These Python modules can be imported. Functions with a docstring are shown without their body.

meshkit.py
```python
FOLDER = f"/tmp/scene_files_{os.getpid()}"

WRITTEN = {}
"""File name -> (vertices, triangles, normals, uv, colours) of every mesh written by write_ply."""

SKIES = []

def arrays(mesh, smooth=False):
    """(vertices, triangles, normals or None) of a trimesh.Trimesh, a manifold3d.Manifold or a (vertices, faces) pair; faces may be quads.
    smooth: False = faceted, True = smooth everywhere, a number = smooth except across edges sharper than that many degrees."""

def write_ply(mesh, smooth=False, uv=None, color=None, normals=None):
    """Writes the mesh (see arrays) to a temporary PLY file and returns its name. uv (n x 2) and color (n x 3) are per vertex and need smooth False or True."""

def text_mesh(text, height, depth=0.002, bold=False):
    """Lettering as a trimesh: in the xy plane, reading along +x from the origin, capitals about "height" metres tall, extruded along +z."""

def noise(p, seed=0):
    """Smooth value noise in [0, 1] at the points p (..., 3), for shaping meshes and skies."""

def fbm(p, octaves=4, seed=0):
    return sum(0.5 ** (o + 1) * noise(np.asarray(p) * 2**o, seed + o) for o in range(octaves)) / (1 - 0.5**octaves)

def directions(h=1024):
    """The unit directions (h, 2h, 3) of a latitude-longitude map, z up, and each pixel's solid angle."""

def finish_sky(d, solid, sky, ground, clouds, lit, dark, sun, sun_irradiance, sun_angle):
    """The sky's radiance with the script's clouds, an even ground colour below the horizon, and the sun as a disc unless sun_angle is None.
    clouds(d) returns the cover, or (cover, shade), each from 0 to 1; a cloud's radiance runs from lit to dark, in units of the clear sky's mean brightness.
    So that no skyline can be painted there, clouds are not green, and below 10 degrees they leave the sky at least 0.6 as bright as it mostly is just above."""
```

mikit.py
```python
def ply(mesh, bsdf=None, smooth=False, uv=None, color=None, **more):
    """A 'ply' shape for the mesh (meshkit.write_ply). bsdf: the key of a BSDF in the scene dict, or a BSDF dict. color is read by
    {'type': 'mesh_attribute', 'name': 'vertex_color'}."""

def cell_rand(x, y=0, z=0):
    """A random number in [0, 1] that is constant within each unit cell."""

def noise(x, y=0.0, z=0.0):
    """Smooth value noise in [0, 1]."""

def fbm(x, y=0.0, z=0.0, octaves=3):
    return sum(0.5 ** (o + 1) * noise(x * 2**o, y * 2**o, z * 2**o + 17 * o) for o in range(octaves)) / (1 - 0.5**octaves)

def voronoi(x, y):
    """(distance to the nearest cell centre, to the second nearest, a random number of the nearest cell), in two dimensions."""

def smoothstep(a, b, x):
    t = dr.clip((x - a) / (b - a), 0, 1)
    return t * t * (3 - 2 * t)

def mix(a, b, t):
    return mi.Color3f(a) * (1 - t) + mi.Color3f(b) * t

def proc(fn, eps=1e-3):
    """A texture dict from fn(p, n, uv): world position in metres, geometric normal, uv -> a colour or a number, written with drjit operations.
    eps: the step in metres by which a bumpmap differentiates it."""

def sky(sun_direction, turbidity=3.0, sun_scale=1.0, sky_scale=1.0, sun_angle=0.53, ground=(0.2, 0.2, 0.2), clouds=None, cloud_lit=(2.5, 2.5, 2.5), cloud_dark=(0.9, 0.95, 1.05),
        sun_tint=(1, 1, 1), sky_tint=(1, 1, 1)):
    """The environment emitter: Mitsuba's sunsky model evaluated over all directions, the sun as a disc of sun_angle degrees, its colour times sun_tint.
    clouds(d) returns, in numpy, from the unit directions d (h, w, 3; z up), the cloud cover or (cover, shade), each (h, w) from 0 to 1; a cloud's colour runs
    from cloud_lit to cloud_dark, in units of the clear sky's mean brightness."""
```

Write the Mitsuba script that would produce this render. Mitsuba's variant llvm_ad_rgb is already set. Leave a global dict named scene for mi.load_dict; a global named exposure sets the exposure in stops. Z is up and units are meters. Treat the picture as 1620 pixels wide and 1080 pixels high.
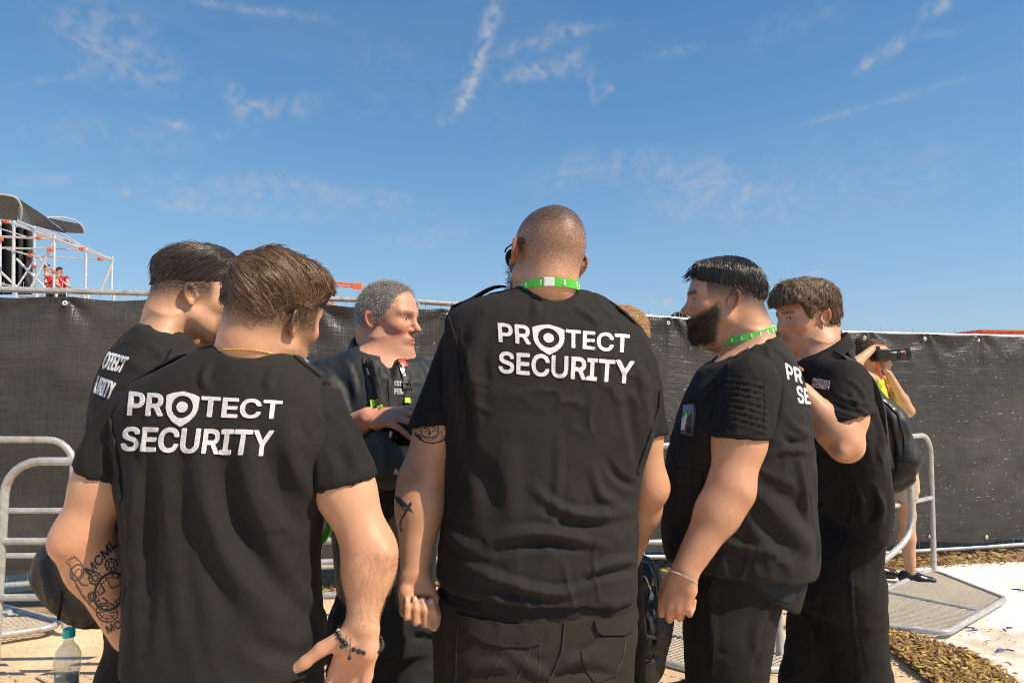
import math, os, random
import numpy as np, trimesh, mitsuba as mi, drjit as dr
import shapely, shapely.geometry as sg, shapely.affinity as sa
from scipy.spatial import cKDTree
from scipy.interpolate import PchipInterpolator
from scipy.ndimage import gaussian_filter1d
import mikit, meshkit
from mikit import proc, noise, fbm, smoothstep, mix, cell_rand, voronoi

T = mi.ScalarTransform4f
scene, labels = {}, {}
rng = np.random.default_rng(7)
random.seed(7)

# ------------------------------------------------------------------ camera, sky, exposure
FPX, CX, CY = 1080.0, 810.0, 540.0          # focal length and centre of the 1620 x 1080 frame, in its pixels
EYE = np.array([0, 0, 1.5])
PITCH, ROLL = math.radians(3.8), math.radians(0.5)
FWD = np.array([0, math.cos(PITCH), math.sin(PITCH)])
_r0, _u0 = np.array([1.0, 0, 0]), np.array([0, -math.sin(PITCH), math.cos(PITCH)])
RGT = _r0 * math.cos(ROLL) + _u0 * math.sin(ROLL)
UPV = _u0 * math.cos(ROLL) - _r0 * math.sin(ROLL)
scene['camera'] = {'type': 'perspective', 'fov': 2 * math.degrees(math.atan(810 / FPX)), 'fov_axis': 'x', 'near_clip': 0.05, 'far_clip': 5000.0,
                   'to_world': T().look_at(origin=EYE.tolist(), target=(EYE + FWD).tolist(), up=UPV.tolist())}
exposure = 1.92
SUN = (0.72, -0.36, 0.90)


def ray(px, py):
    d = FWD + RGT * (px - CX) / FPX - UPV * (py - CY) / FPX
    return d / np.linalg.norm(d)


def W(px, py, Y):
    """the point at depth Y (metres ahead of the camera) seen at a pixel of the photograph"""
    d = ray(px, py)
    return EYE + d * (Y / d[1])


def ground(px, py, z=0.0):
    d = ray(px, py)
    return EYE + d * ((z - EYE[2]) / d[2])


def azel(px, py):
    d = ray(px, py)
    return math.degrees(math.atan2(d[0], d[1])), math.degrees(math.asin(d[2]))


STREAKS = [  # cirrus: pixel polyline, width (deg), strength
    ([(795, -30), (775, 40), (757, 110), (738, 150), (708, 194)], 0.72, 0.62),
    ([(770, 95), (830, 72), (880, 55), (965, 36)], 0.7, 0.30), ([(775, 130), (840, 108), (905, 92)], 0.55, 0.30),
    ([(800, 120), (860, 118), (930, 105)], 0.6, 0.25), ([(890, 85), (915, 100), (930, 110)], 0.9, 0.28),
    ([(938, 108), (934, 135), (938, 160)], 0.32, 0.5), ([(938, 160), (958, 150), (968, 141), (960, 133), (944, 140)], 0.25, 0.34),
    ([(1356, 112), (1400, 83), (1446, 53)], 0.42, 0.72), ([(1460, 25), (1510, -4)], 0.55, 0.5),
    ([(1230, 208), (1330, 182), (1440, 150), (1560, 116)], 0.22, 0.24), ([(1450, 62), (1520, 52)], 0.3, 0.15),
    ([(1170, 75), (1260, 30), (1350, 5)], 1.0, 0.12), ([(1020, 90), (1080, 82), (1110, 68)], 0.35, 0.16),
    ([(60, 10), (150, 40), (230, 30)], 1.5, 0.20), ([(90, 60), (190, 85), (260, 95)], 1.8, 0.28), ([(150, 110), (240, 120), (300, 118)], 1.3, 0.22),
    ([(0, 140), (120, 122), (140, 100)], 0.28, 0.18), ([(352, 132), (380, 165), (400, 195)], 0.9, 0.38), ([(375, 170), (430, 175), (520, 160)], 1.0, 0.24),
    ([(240, 190), (280, 200), (300, 198), (302, 212)], 0.32, 0.33), ([(335, 210), (372, 218)], 0.4, 0.24),
    ([(290, 0), (380, 12), (530, 34)], 0.35, 0.28), ([(0, 284), (130, 286)], 0.5, 0.2), ([(170, 290), (300, 300), (450, 296), (620, 320), (690, 345)], 1.1, 0.24),
    ([(186, 304), (210, 308)], 0.3, 0.55), ([(230, 318), (300, 330), (420, 335), (560, 352)], 0.5, 0.25), ([(0, 205), (200, 215), (340, 232)], 1.3, 0.14),
    ([(830, 300), (900, 270), (1020, 262), (1130, 278), (1240, 322)], 1.5, 0.20), ([(1000, 320), (1120, 315), (1230, 320)], 1.6, 0.17),
    ([(480, 90), (700, 150), (900, 210)], 3.0, 0.06), ([(1100, 330), (1350, 300), (1620, 250)], 3.5, 0.10), ([(560, 380), (700, 372), (760, 365)], 0.7, 0.14),
    ([(912, 463), (926, 464)], 0.26, 0.55), ([(930, 474), (955, 477)], 0.3, 0.6), ([(1046, 478), (1064, 476)], 0.3, 0.6), ([(1278, 429), (1300, 430)], 0.25, 0.4),
    ([(1040, 476), (1030, 478)], 0.2, 0.3), ([(524, 430), (536, 429)], 0.25, 0.35), ([(640, 392), (700, 388)], 0.4, 0.15)]
_ST = []
for pts, wd, st in STREAKS:
    a = np.array([azel(*p) for p in pts])
    t = np.linspace(0, len(a) - 1, 60)
    _ST.append((np.stack([np.interp(t, range(len(a)), a[:, k]) for k in (0, 1)], 1), wd, st))


def clouds(d):
    az = np.degrees(np.arctan2(d[..., 0], d[..., 1]))
    el = np.degrees(np.arcsin(np.clip(d[..., 2], -1, 1)))
    q = np.stack([az * 0.16, el * 0.55, az * 0 + 3], -1)
    warp = meshkit.fbm(q * 1.3, 3, 5) - 0.5
    c = 0.13 * np.clip(meshkit.fbm(np.stack([az * 0.05 + 2 * warp, el * 0.22 + warp, az * 0], -1), 5, 11) - 0.47, 0, 1)      # thin cirrus all over the sky
    c += 0.66 * np.exp(-np.clip(el, 0, 90) / 10.0) * np.ones_like(az)                                                  # whitish air low down
    grain = np.clip(meshkit.fbm(np.stack([az * 1.5 + 4 * warp, el * 1.9 + 4 * warp, az * 0 + 1], -1), 6, 21) * 2.0 - 0.50, 0.05, 1.2)
    front = (np.abs(az) < 48) & (el < 48) & (el > 0)
    pts = np.stack([az[front], el[front]], -1)
    j = np.stack([meshkit.fbm(np.stack([pts[:, 0] * 0.8, pts[:, 1] * 0.8, pts[:, 0] * 0 + s], -1), 4, 40 + s) - 0.5 for s in (0, 9)], -1)
    add = np.zeros(len(pts))
    for line, wd, st in _ST:
        lo, hi = line.min(0) - 4 * wd - 1, line.max(0) + 4 * wd + 1
        near = np.all((pts > lo) & (pts < hi), 1)
        if near.any():
            dist, k = cKDTree(line).query(pts[near] + j[near] * wd * 1.3)
            ends = np.clip(np.minimum(k, 59 - k) / 14.0, 0.25, 1)
            add[near] += st * ends * np.exp(-(dist / (wd * .85)) ** 2)
    cc = np.zeros_like(az)
    cc[front] = add * grain[front]
    return np.clip(c + cc, 0, 1)


scene['sky'] = mikit.sky(SUN, turbidity=2.6, clouds=clouds, cloud_lit=(1.9, 1.85, 1.8), ground=(0.10, 0.085, 0.065), sky_scale=0.98, sky_tint=(.64, 1.07, 1.20))


# ------------------------------------------------------------------ helpers: names, meshes
def key_of(name, parent=None):
    base = name if parent is None else parent + '__' + name
    if base not in labels and base not in scene and not any(k.startswith(base + '__') for k in scene):
        return base
    n = 1
    while True:
        k = f'{base}_{n:03d}'
        if k not in labels and k not in scene and not any(x.startswith(k + '__') for x in scene):
            return k
        n += 1


def thing(name, label, category, group=None):
    k = key_of(name)
    labels[k] = {'label': label, 'category': category}
    if group:
        labels[k]['group'] = group
    return k


def add(name, mesh, bsdf, parent=None, smooth=False, color=None, uv=None, label=None, kind=None, category=None, group=None, **more):
    k = key_of(name, parent)
    scene[k] = mikit.ply(mesh, bsdf, smooth=smooth, color=color, uv=uv, **more)
    lab = {a: b for a, b in (('label', label), ('kind', kind), ('category', category), ('group', group)) if b}
    if lab:
        labels[k] = lab
    return k


def cat(meshes):
    """join (v, f) pairs / trimeshes"""
    vs, fs, n = [], [], 0
    for m in meshes:
        v, f = (m.vertices, m.faces) if hasattr(m, 'vertices') else m
        v, f = np.asarray(v, float), np.asarray(f, int)
        if f.shape[1] == 4:
            f = np.vstack([f[:, [0, 1, 2]], f[:, [0, 2, 3]]])
        vs.append(v); fs.append(f + n); n += len(v)
    return np.vstack(vs), np.vstack(fs)


def nrm(a):
    a = np.asarray(a, float)
    return a / (np.linalg.norm(a, axis=-1, keepdims=True) + 1e-12)


def spline(pts, n, closed=False):
    pts = np.asarray(pts, float)
    if closed:
        pts = np.vstack([pts, pts[:1]])
    s = np.r_[0, np.cumsum(np.linalg.norm(np.diff(pts, axis=0), axis=1) + 1e-9)]
    t = np.linspace(0, s[-1], n + closed)
    if len(pts) < 3:
        out = np.stack([np.interp(t, s, pts[:, k]) for k in range(pts.shape[1])], 1)
    else:
        from scipy.interpolate import CubicSpline
        out = CubicSpline(s, pts, bc_type='periodic' if closed else 'natural')(t)
    return out[:-1] if closed else out


def frames(p, closed=False, up=None):
    t = nrm(np.roll(p, -1, 0) - np.roll(p, 1, 0)) if closed else nrm(np.gradient(p, axis=0))
    a = np.zeros_like(p)
    ref = np.array([0, 0, 1.0]) if up is None else np.asarray(up, float)
    if abs(t[0] @ ref) > 0.95:
        ref = np.array([1.0, 0, 0])
    cur = ref
    for i in range(len(p)):
        cur = cur - t[i] * (cur @ t[i])
        cur = cur / np.linalg.norm(cur)
        a[i] = cur
    return t, a, np.cross(t, a)


def tube(pts, r, sides=8, closed=False, n=None, cap=True):
    p = np.asarray(pts, float) if n is None else spline(pts, n, closed)
    t, a, b = frames(p, closed)
    r = np.broadcast_to(np.asarray(r, float), (len(p),)) if np.ndim(r) == 0 or len(np.atleast_1d(r)) == len(p) else np.interp(np.linspace(0, 1, len(p)), np.linspace(0, 1, len(r)), r)
    th = np.arange(sides) * 2 * np.pi / sides
    v = (p[:, None] + r[:, None, None] * (np.cos(th)[None, :, None] * a[:, None] + np.sin(th)[None, :, None] * b[:, None])).reshape(-1, 3)
    f = []
    m = len(p)
    i, k = np.meshgrid(np.arange(m if closed else m - 1), np.arange(sides), indexing='ij')
    i, k = i.ravel(), k.ravel()
    i2, k2 = (i + 1) % m, (k + 1) % sides
    q = np.stack([i * sides + k, i * sides + k2, i2 * sides + k2, i2 * sides + k], 1)
    f = np.vstack([q[:, [0, 1, 2]], q[:, [0, 2, 3]]])
    if cap and not closed:
        v = np.vstack([v, p[:1], p[-1:]])
        c0, c1 = len(v) - 2, len(v) - 1
        kk = np.arange(sides)
        f = np.vstack([f, np.stack([kk * 0 + c0, (kk + 1) % sides, kk], 1), np.stack([kk * 0 + c1, (m - 1) * sides + kk, (m - 1) * sides + (kk + 1) % sides], 1)])
    return v, f


def ribbon(p, wdir, width, thick, closed=False):
    """flat band along p: wdir = direction across, per point"""
    p = np.asarray(p, float)
    wdir = nrm(np.broadcast_to(wdir, p.shape))
    t = nrm(np.roll(p, -1, 0) - np.roll(p, 1, 0)) if closed else nrm(np.gradient(p, axis=0))
    n = nrm(np.cross(t, wdir))
    w = np.broadcast_to(np.asarray(width, float), (len(p),))[:, None] / 2
    c = thick / 2
    ring = np.stack([p + wdir * w + n * c, p - wdir * w + n * c, p - wdir * w - n * c, p + wdir * w - n * c], 1)
    m = len(p)
    v = ring.reshape(-1, 3)
    fs = []
    for i in range(m if closed else m - 1):
        j = (i + 1) % m
        for k in range(4):
            k2 = (k + 1) % 4
            fs += [[i * 4 + k, i * 4 + k2, j * 4 + k2], [i * 4 + k, j * 4 + k2, j * 4 + k]]
    if not closed:
        fs += [[0, 2, 1], [0, 3, 2], [4 * m - 4, 4 * m - 3, 4 * m - 2], [4 * m - 4, 4 * m - 2, 4 * m - 1]]
    return v, np.array(fs)


def box(c, e, R=None, bev=0.0):
    """bevelled box: centre, full extents, columns of R = axes"""
    e = np.asarray(e, float) / 2
    if bev > 0:
        pts = []
        for s in np.ndindex(2, 2, 2):
            s = np.array(s) * 2 - 1
            for k in range(3):
                q = e - bev
                q = q.copy(); q[k] = e[k]
                pts.append(s * q)
        m = trimesh.Trimesh(np.array(pts)).convex_hull
    else:
        m = trimesh.creation.box(2 * e)
    v = np.asarray(m.vertices)
    if R is not None:
        v = v @ np.asarray(R, float).T
    return v + np.asarray(c, float), np.asarray(m.faces)


def lathe(profile, n=24, c=(0, 0, 0), R=None):
    """revolve (r, z) rows about z"""
    pr = np.asarray(profile, float)
    th = np.arange(n) * 2 * np.pi / n
    v = np.stack([pr[:, None, 0] * np.cos(th), pr[:, None, 0] * np.sin(th), np.broadcast_to(pr[:, None, 1], (len(pr), n))], -1).reshape(-1, 3)
    i, k = [x.ravel() for x in np.meshgrid(np.arange(len(pr) - 1), np.arange(n), indexing='ij')]
    k2 = (k + 1) % n
    q = np.stack([i * n + k, i * n + k2, (i + 1) * n + k2, (i + 1) * n + k], 1)
    f = np.vstack([q[:, [0, 1, 2]], q[:, [0, 2, 3]]])
    if R is not None:
        v = v @ np.asarray(R, float).T
    return v + np.asarray(c, float), f


def sheet(x, y, z):
    """height-field grid: 2-D arrays"""
    v = np.stack([x, y, z], -1).reshape(-1, 3)
    a, b = x.shape
    i, k = [q.ravel() for q in np.meshgrid(np.arange(a - 1), np.arange(b - 1), indexing='ij')]
    q = np.stack([i * b + k, (i + 1) * b + k, (i + 1) * b + k + 1, i * b + k + 1], 1)
    return v, np.vstack([q[:, [0, 1, 2]], q[:, [0, 2, 3]]])


# ------------------------------------------------------------------ signed distance modelling
F32 = np.float32


def v3(a):
    return np.asarray(a, F32)


def rc(P, a, b, ra, rb):
    a, b = v3(a), v3(b)
    ba = b - a
    t = np.clip((P - a) @ ba / (ba @ ba + 1e-9), 0, 1)
    q = P - a - t[:, None] * ba
    return np.sqrt(np.einsum('ij,ij->i', q, q)) - (ra + (rb - ra) * t)


def ell(P, c, r, R=None):
    q = P - v3(c)
    if R is not None:
        q = q @ v3(R)
    r = v3(r)
    k0 = np.linalg.norm(q / r, axis=1)
    k1 = np.linalg.norm(q / (r * r), axis=1)
    return k0 * (k0 - 1) / (k1 + 1e-9)


def smin(a, b, k):
    h = np.clip(0.5 + 0.5 * (b - a) / k, 0, 1)
    return b + (a - b) * h - k * h * (1 - h)


def smax(a, b, k):
    return -smin(-a, -b, k)


def limb(P, pts, rad, k=0.02):
    d = None
    for i in range(len(pts) - 1):
        e = rc(P, pts[i], pts[i + 1], rad[i], rad[i + 1])
        d = e if d is None else smin(d, e, k)
    return d


def bounded(fn, c, r):
    c = v3(c)

    def g(P):
        dist = np.linalg.norm(P - c, axis=1)
        out = (dist - r * 0.8).astype(F32)
        m = dist < r
        if m.any():
            out[m] = fn(P[m])
        return out
    return g


EDGES = [(0, 1), (2, 3), (4, 5), (6, 7), (0, 2), (1, 3), (4, 6), (5, 7), (0, 4), (1, 5), (2, 6), (3, 7)]


def mesh_of(fn, lo, hi, h, margin=1.5):
    """surface nets of fn(points) = 0 on a grid that is only evaluated near the surface"""
    B = 8
    lo, hi = np.asarray(lo, float), np.asarray(hi, float)
    nb = np.maximum(1, np.ceil((hi - lo) / (h * B)).astype(int))
    bc = np.stack(np.meshgrid(*[np.arange(n) for n in nb], indexing='ij'), -1).reshape(-1, 3)
    cen = (lo + (bc + 0.5) * B * h).astype(F32)
    d0 = fn(cen)
    act = np.abs(d0) < 0.87 * B * h * margin
    sgn = np.where(d0 < 0, F32(-1), F32(1)).reshape(nb)
    D = np.repeat(np.repeat(np.repeat(sgn, B, 0), B, 1), B, 2)
    loc = np.stack(np.meshgrid(*[np.arange(B)] * 3, indexing='ij'), -1).reshape(-1, 3)
    ab = bc[act]
    for s in range(0, len(ab), 600):
        idx = (ab[s:s + 600, None] * B + loc[None]).reshape(-1, 3)
        D[idx[:, 0], idx[:, 1], idx[:, 2]] = fn((lo + idx * h).astype(F32))
    S = D < 0
    c = sum(S[i:S.shape[0] - 1 + i, j:S.shape[1] - 1 + j, k:S.shape[2] - 1 + k].astype(np.int8) for i, j, k in np.ndindex(2, 2, 2))
    on = (c > 0) & (c < 8)
    cell = np.argwhere(on)
    vid = np.full(on.shape, -1, np.int32)
    vid[on] = np.arange(len(cell))
    off = np.array(list(np.ndindex(2, 2, 2)))
    val = np.stack([D[tuple((cell + o).T)] for o in off], 1)
    pos, cnt = np.zeros((len(cell), 3)), np.zeros(len(cell))
    for a, b in EDGES:
        va, vb = val[:, a], val[:, b]
        m = (va < 0) != (vb < 0)
        t = (va / np.where(m, va - vb, 1))[:, None]
        pos += np.where(m[:, None], off[a] + t * (off[b] - off[a]), 0)
        cnt += m
    v = lo + (cell + pos / cnt[:, None]) * h
    faces = []
    n0, n1, n2 = on.shape
    for ax in range(3):
        sl = [slice(1, -1)] * 3
        A = S[tuple(slice(0, -1) if k == ax else slice(1, -1) for k in range(3))]
        Bm = S[tuple(slice(1, None) if k == ax else slice(1, -1) for k in range(3))]
        e = np.argwhere(A != Bm)
        if not len(e):
            continue
        flip = A[tuple(e.T)]
        for k in range(3):
            if k != ax:
                e[:, k] += 1
        u, w = [k for k in range(3) if k != ax]
        q = []
        for du, dw in ((-1, -1), (0, -1), (0, 0), (-1, 0)):
            p = e.copy(); p[:, u] += du; p[:, w] += dw
            q.append(vid[tuple(p.T)])
        q = np.stack(q, 1)
        if ax == 1:
            flip = ~flip
        q = np.where(flip[:, None], q, q[:, ::-1])
        faces.append(q[np.all(q >= 0, 1)])
    q = np.vstack(faces)
    return v, np.vstack([q[:, [0, 1, 2]], q[:, [0, 2, 3]]])


def normals(v, f):
    n = np.zeros_like(v)
    c = np.cross(v[f[:, 1]] - v[f[:, 0]], v[f[:, 2]] - v[f[:, 0]])
    for k in range(3):
        np.add.at(n, f[:, k], c)
    return nrm(n)


def relax(v, f, it=2, lam=0.5):
    e = np.vstack([f[:, [0, 1]], f[:, [1, 2]], f[:, [2, 0]]])
    e = np.vstack([e, e[:, ::-1]])
    import scipy.sparse as sp
    A = sp.csr_matrix((np.ones(len(e)), (e[:, 0], e[:, 1])), shape=(len(v), len(v)))
    A.data[:] = 1
    deg = np.asarray(A.sum(1)).ravel()[:, None]
    for i in range(it):
        v = v + lam * (A @ v / np.maximum(deg, 1) - v)
        v = v - 0.52 * lam / 0.5 * (A @ v / np.maximum(deg, 1) - v) if i % 2 else v
    return v


def grad(fn, P, e=0.002):
    P = P.astype(F32)
    g = np.stack([fn(P + v3(np.eye(3)[k] * e)) - fn(P - v3(np.eye(3)[k] * e)) for k in range(3)], 1)
    return nrm(g)


class Loft:
    """a stack of ellipses: rows (z, cx, cy, a, b); axes from the facing angle phi (degrees; 90 = away from the camera, 0 = to the right)"""

    def __init__(self, rows, phi, power=2.4):
        rows = np.array(sorted(rows), float)
        self.z = np.linspace(rows[0, 0], rows[-1, 0], 300)
        self.tab = [gaussian_filter1d(PchipInterpolator(rows[:, 0], rows[:, k])(self.z), 4, mode='nearest').astype(F32) for k in range(1, 5)]
        self.zr = rows[0, 0], rows[-1, 0]
        p = math.radians(phi)
        self.F, self.R = v3([math.cos(p), math.sin(p), 0]), v3([math.sin(p), -math.cos(p), 0])
        self.pw = power

    def at(self, z):
        return [np.interp(z, self.z, t).astype(F32) for t in self.tab]

    def __call__(self, P, off=0.0, top=None, bottom=None):
        cx, cy, a, b = self.at(P[:, 2])
        a, b = a + F32(off), b + F32(off)
        dx, dy = P[:, 0] - cx, P[:, 1] - cy
        x = np.abs(dx * self.R[0] + dy * self.R[1]) / a
        y = np.abs(dx * self.F[0] + dy * self.F[1]) / b
        s = (x ** self.pw + y ** self.pw + 1e-12) ** (1 / self.pw)
        d = (s - 1) * np.minimum(a, b)
        d = np.maximum(d, P[:, 2] - (self.zr[1] if top is None else top))
        return np.maximum(d, (self.zr[0] if bottom is None else bottom) - P[:, 2])


def project(P):
    d = np.asarray(P) - EYE
    return CX + FPX * (d @ RGT) / (d @ FWD), CY - FPX * (d @ UPV) / (d @ FWD)


def rows_px(rows, Y, phi, power=2.4):
    """silhouette rows (py, xl, xr, other half axis) at depth Y -> loft rows whose outline meets both silhouette pixels"""
    out, p = [], math.radians(phi)
    s, c = abs(math.sin(p)), abs(math.cos(p))
    Fd, Rd = np.array([math.cos(p), math.sin(p), 0]), np.array([math.sin(p), -math.cos(p), 0])
    t = np.linspace(0, 2 * math.pi, 73)
    ct, st = np.sign(np.cos(t)) * np.abs(np.cos(t)) ** (2 / power), np.sign(np.sin(t)) * np.abs(np.sin(t)) ** (2 / power)
    for py, xl, xr, o in rows:
        l, q = W(xl, py, Y), W(xr, py, Y)
        e, m = (q[0] - l[0]) / 2, (l + q) / 2
        if s > 0.7:
            a, b = math.sqrt(max(e * e - (o * c) ** 2, 1e-4)) / s, o
        else:
            a, b = o, math.sqrt(max(e * e - (o * s) ** 2, 1e-4)) / c
        for _ in range(7):
            x, _y = project(m + a * ct[:, None] * Rd + b * st[:, None] * Fd)
            dl, dr_ = xl - x.min(), xr - x.max()
            m = m + np.array([(dl + dr_) / 2 * Y / FPX, 0, 0])
            g = (dr_ - dl) / 2 * Y / FPX
            if s > 0.7:
                a = max(a + g / s, .03)
            else:
                b = max(b + g / c, .03)
        out.append((m[2], m[0], m[1], a, b))
    return out


# ------------------------------------------------------------------ heads, hands, bodies
class Head:
    def __init__(self, origin, phi, pitch=0.0, roll=0.0, scale=1.0, jaw=1.0, fat=0.0, nose=1.0, wide=1.0, long=1.0, brow=1.0, ear=.92, flare=.5, earx=.0775):
        p, t, r = (math.radians(a) for a in (phi, pitch, roll))
        f0, r0, u0 = np.array([math.cos(p), math.sin(p), 0]), np.array([math.sin(p), -math.cos(p), 0]), np.array([0, 0, 1.0])
        f, u = f0 * math.cos(t) - u0 * math.sin(t), u0 * math.cos(t) + f0 * math.sin(t)
        u2, r2 = u * math.cos(r) + r0 * math.sin(r), r0 * math.cos(r) - u * math.sin(r)
        self.o, self.M, self.s = np.asarray(origin, float), np.stack([r2, f, u2], 1), scale
        self.jaw, self.fat, self.nose, self.wide, self.long, self.brow, self.ear, self.flare, self.earx = jaw, fat, nose, wide, long, brow, ear, flare, earx

    def loc(self, P):
        return (((P - v3(self.o)) @ v3(self.M)) / F32(self.s)).astype(F32)

    def out(self, q):
        return self.o + (np.asarray(q, float) * self.s) @ self.M.T

    def cranium(self, p):
        w = self.wide
        d = ell(p, (0, -.012, .046), (.076 * w, .096, .086 * self.long))
        d = smin(d, ell(p, (0, .03, .04), (.066 * w, .072, .078 * self.long)), .03)
        return smin(d, ell(p, (0, -.045, .01), (.062 * w, .05, .055)), .03)

    def loc_sdf(self, p, ears=True):
        w, jw, nz = self.wide, self.jaw, self.nose
        q = p.copy(); q[:, 0] = np.abs(q[:, 0])
        d = self.cranium(p)
        d = smin(d, ell(p, (0, .040, -.01), (.060 * w, .058, .082)), .03)
        d = smin(d, rc(q, (.051 * jw, .006, -.048), (.014, .076, -.090), .021 + self.fat * .3, .018), .03)
        d = smin(d, ell(p, (0, .035, -.062), (.050 * jw, .052, .038)), .03)
        if self.fat:
            d = smin(d, ell(p, (0, .035, -.095), (.05 * jw, .05, .03 + self.fat)), .03)
        d = smin(d, ell(q, (.043 * w, .066, -.012), (.022, .024, .020)), .022)             # cheekbone
        d = smin(d, rc(q, (.046 * w, .078, .036), (.010, .094, .032), .010 * self.brow, .011 * self.brow), .016)   # brow
        d = smax(d, -ell(q, (.032, .106, .013), (.019, .016, .012)), .014)                   # eye socket
        d = smin(d, ell(q, (.031, .078, .014), (.0145, .0135, .0130)), .004)               # eye ball and lids
        d = smin(d, rc(q, (.020, .0905, .0195), (.043, .083, .018), .0035, .003), .004)     # upper lid
        d = smin(d, rc(q, (.021, .090, .0065), (.041, .083, .0085), .003, .0025), .004)       # lower lid
        d = smin(d, rc(p, (0, .094, .022), (0, .094 + .022 * nz, -.017), .0085, .0105), .012)
        d = smin(d, ell(p, (0, .094 + .021 * nz, -.019), (.0115, .012, .0105)), .008)
        d = smin(d, ell(q, (.0125, .101, -.0235), (.0075, .0105, .0075)), .006)
        d = smax(d, -ell(q, (.0065, .109, -.0315), (.0038, .006, .004)), .004)
        d = smin(d, ell(p, (0, .086, -.055), (.030, .019, .020)), .014)                     # muzzle
        d = smin(d, rc(q, (.021, .092, -.0545), (.004, .1045, -.0505), .0035, .0055), .005)
        d = smin(d, rc(q, (.020, .0915, -.0575), (.0, .1015, -.0625), .0035, .0065), .005)
        d = smax(d, -rc(q, (.026, .094, -.0562), (0, .1085, -.0560), .0012, .0018), .003)
        d = smin(d, ell(p, (0, .082, -.090), (.022, .0185, .016)), .016)
        d = smin(d, ell(p, (0, -.05, -.035), (.05 * w, .04, .05)), .03)                     # nape
        if ears:
            fl = self.flare
            e1, e0 = v3([math.sin(fl), -math.cos(fl), 0]), v3([math.cos(fl), math.sin(fl), 0])
            r = q - v3((self.earx * w, -.010, .004))
            zz = r[:, 2] / self.ear
            u, n = (r @ e1 - zz * .22) / self.ear, r @ e0
            ry = .0185 - .005 * smooth01((-.004 - zz) / .028)
            rr = np.sqrt(((u - .004) / ry) ** 2 + (zz / .0325) ** 2)
            bow = .0105 * rr ** 2 - .0075 * smooth01((rr - .9) / .16) * (zz > -.02) + .0035 * np.exp(-((rr - .62) / .12) ** 2) * (u > -.006) - .003
            de = np.maximum((rr - 1) * .017, np.abs(n - bow) - .0032)
            de = smin(de, ell(q, (.0765 * w, .004, .0), (.006, .006, .009)), .006)
            d = smin(d, de, .0055 + (self.earx - .0775))
            d = smax(d, -ell(q, (.083 * w, -.001, .0), (.006, .0055, .0085)), .005)
        return d

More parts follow.
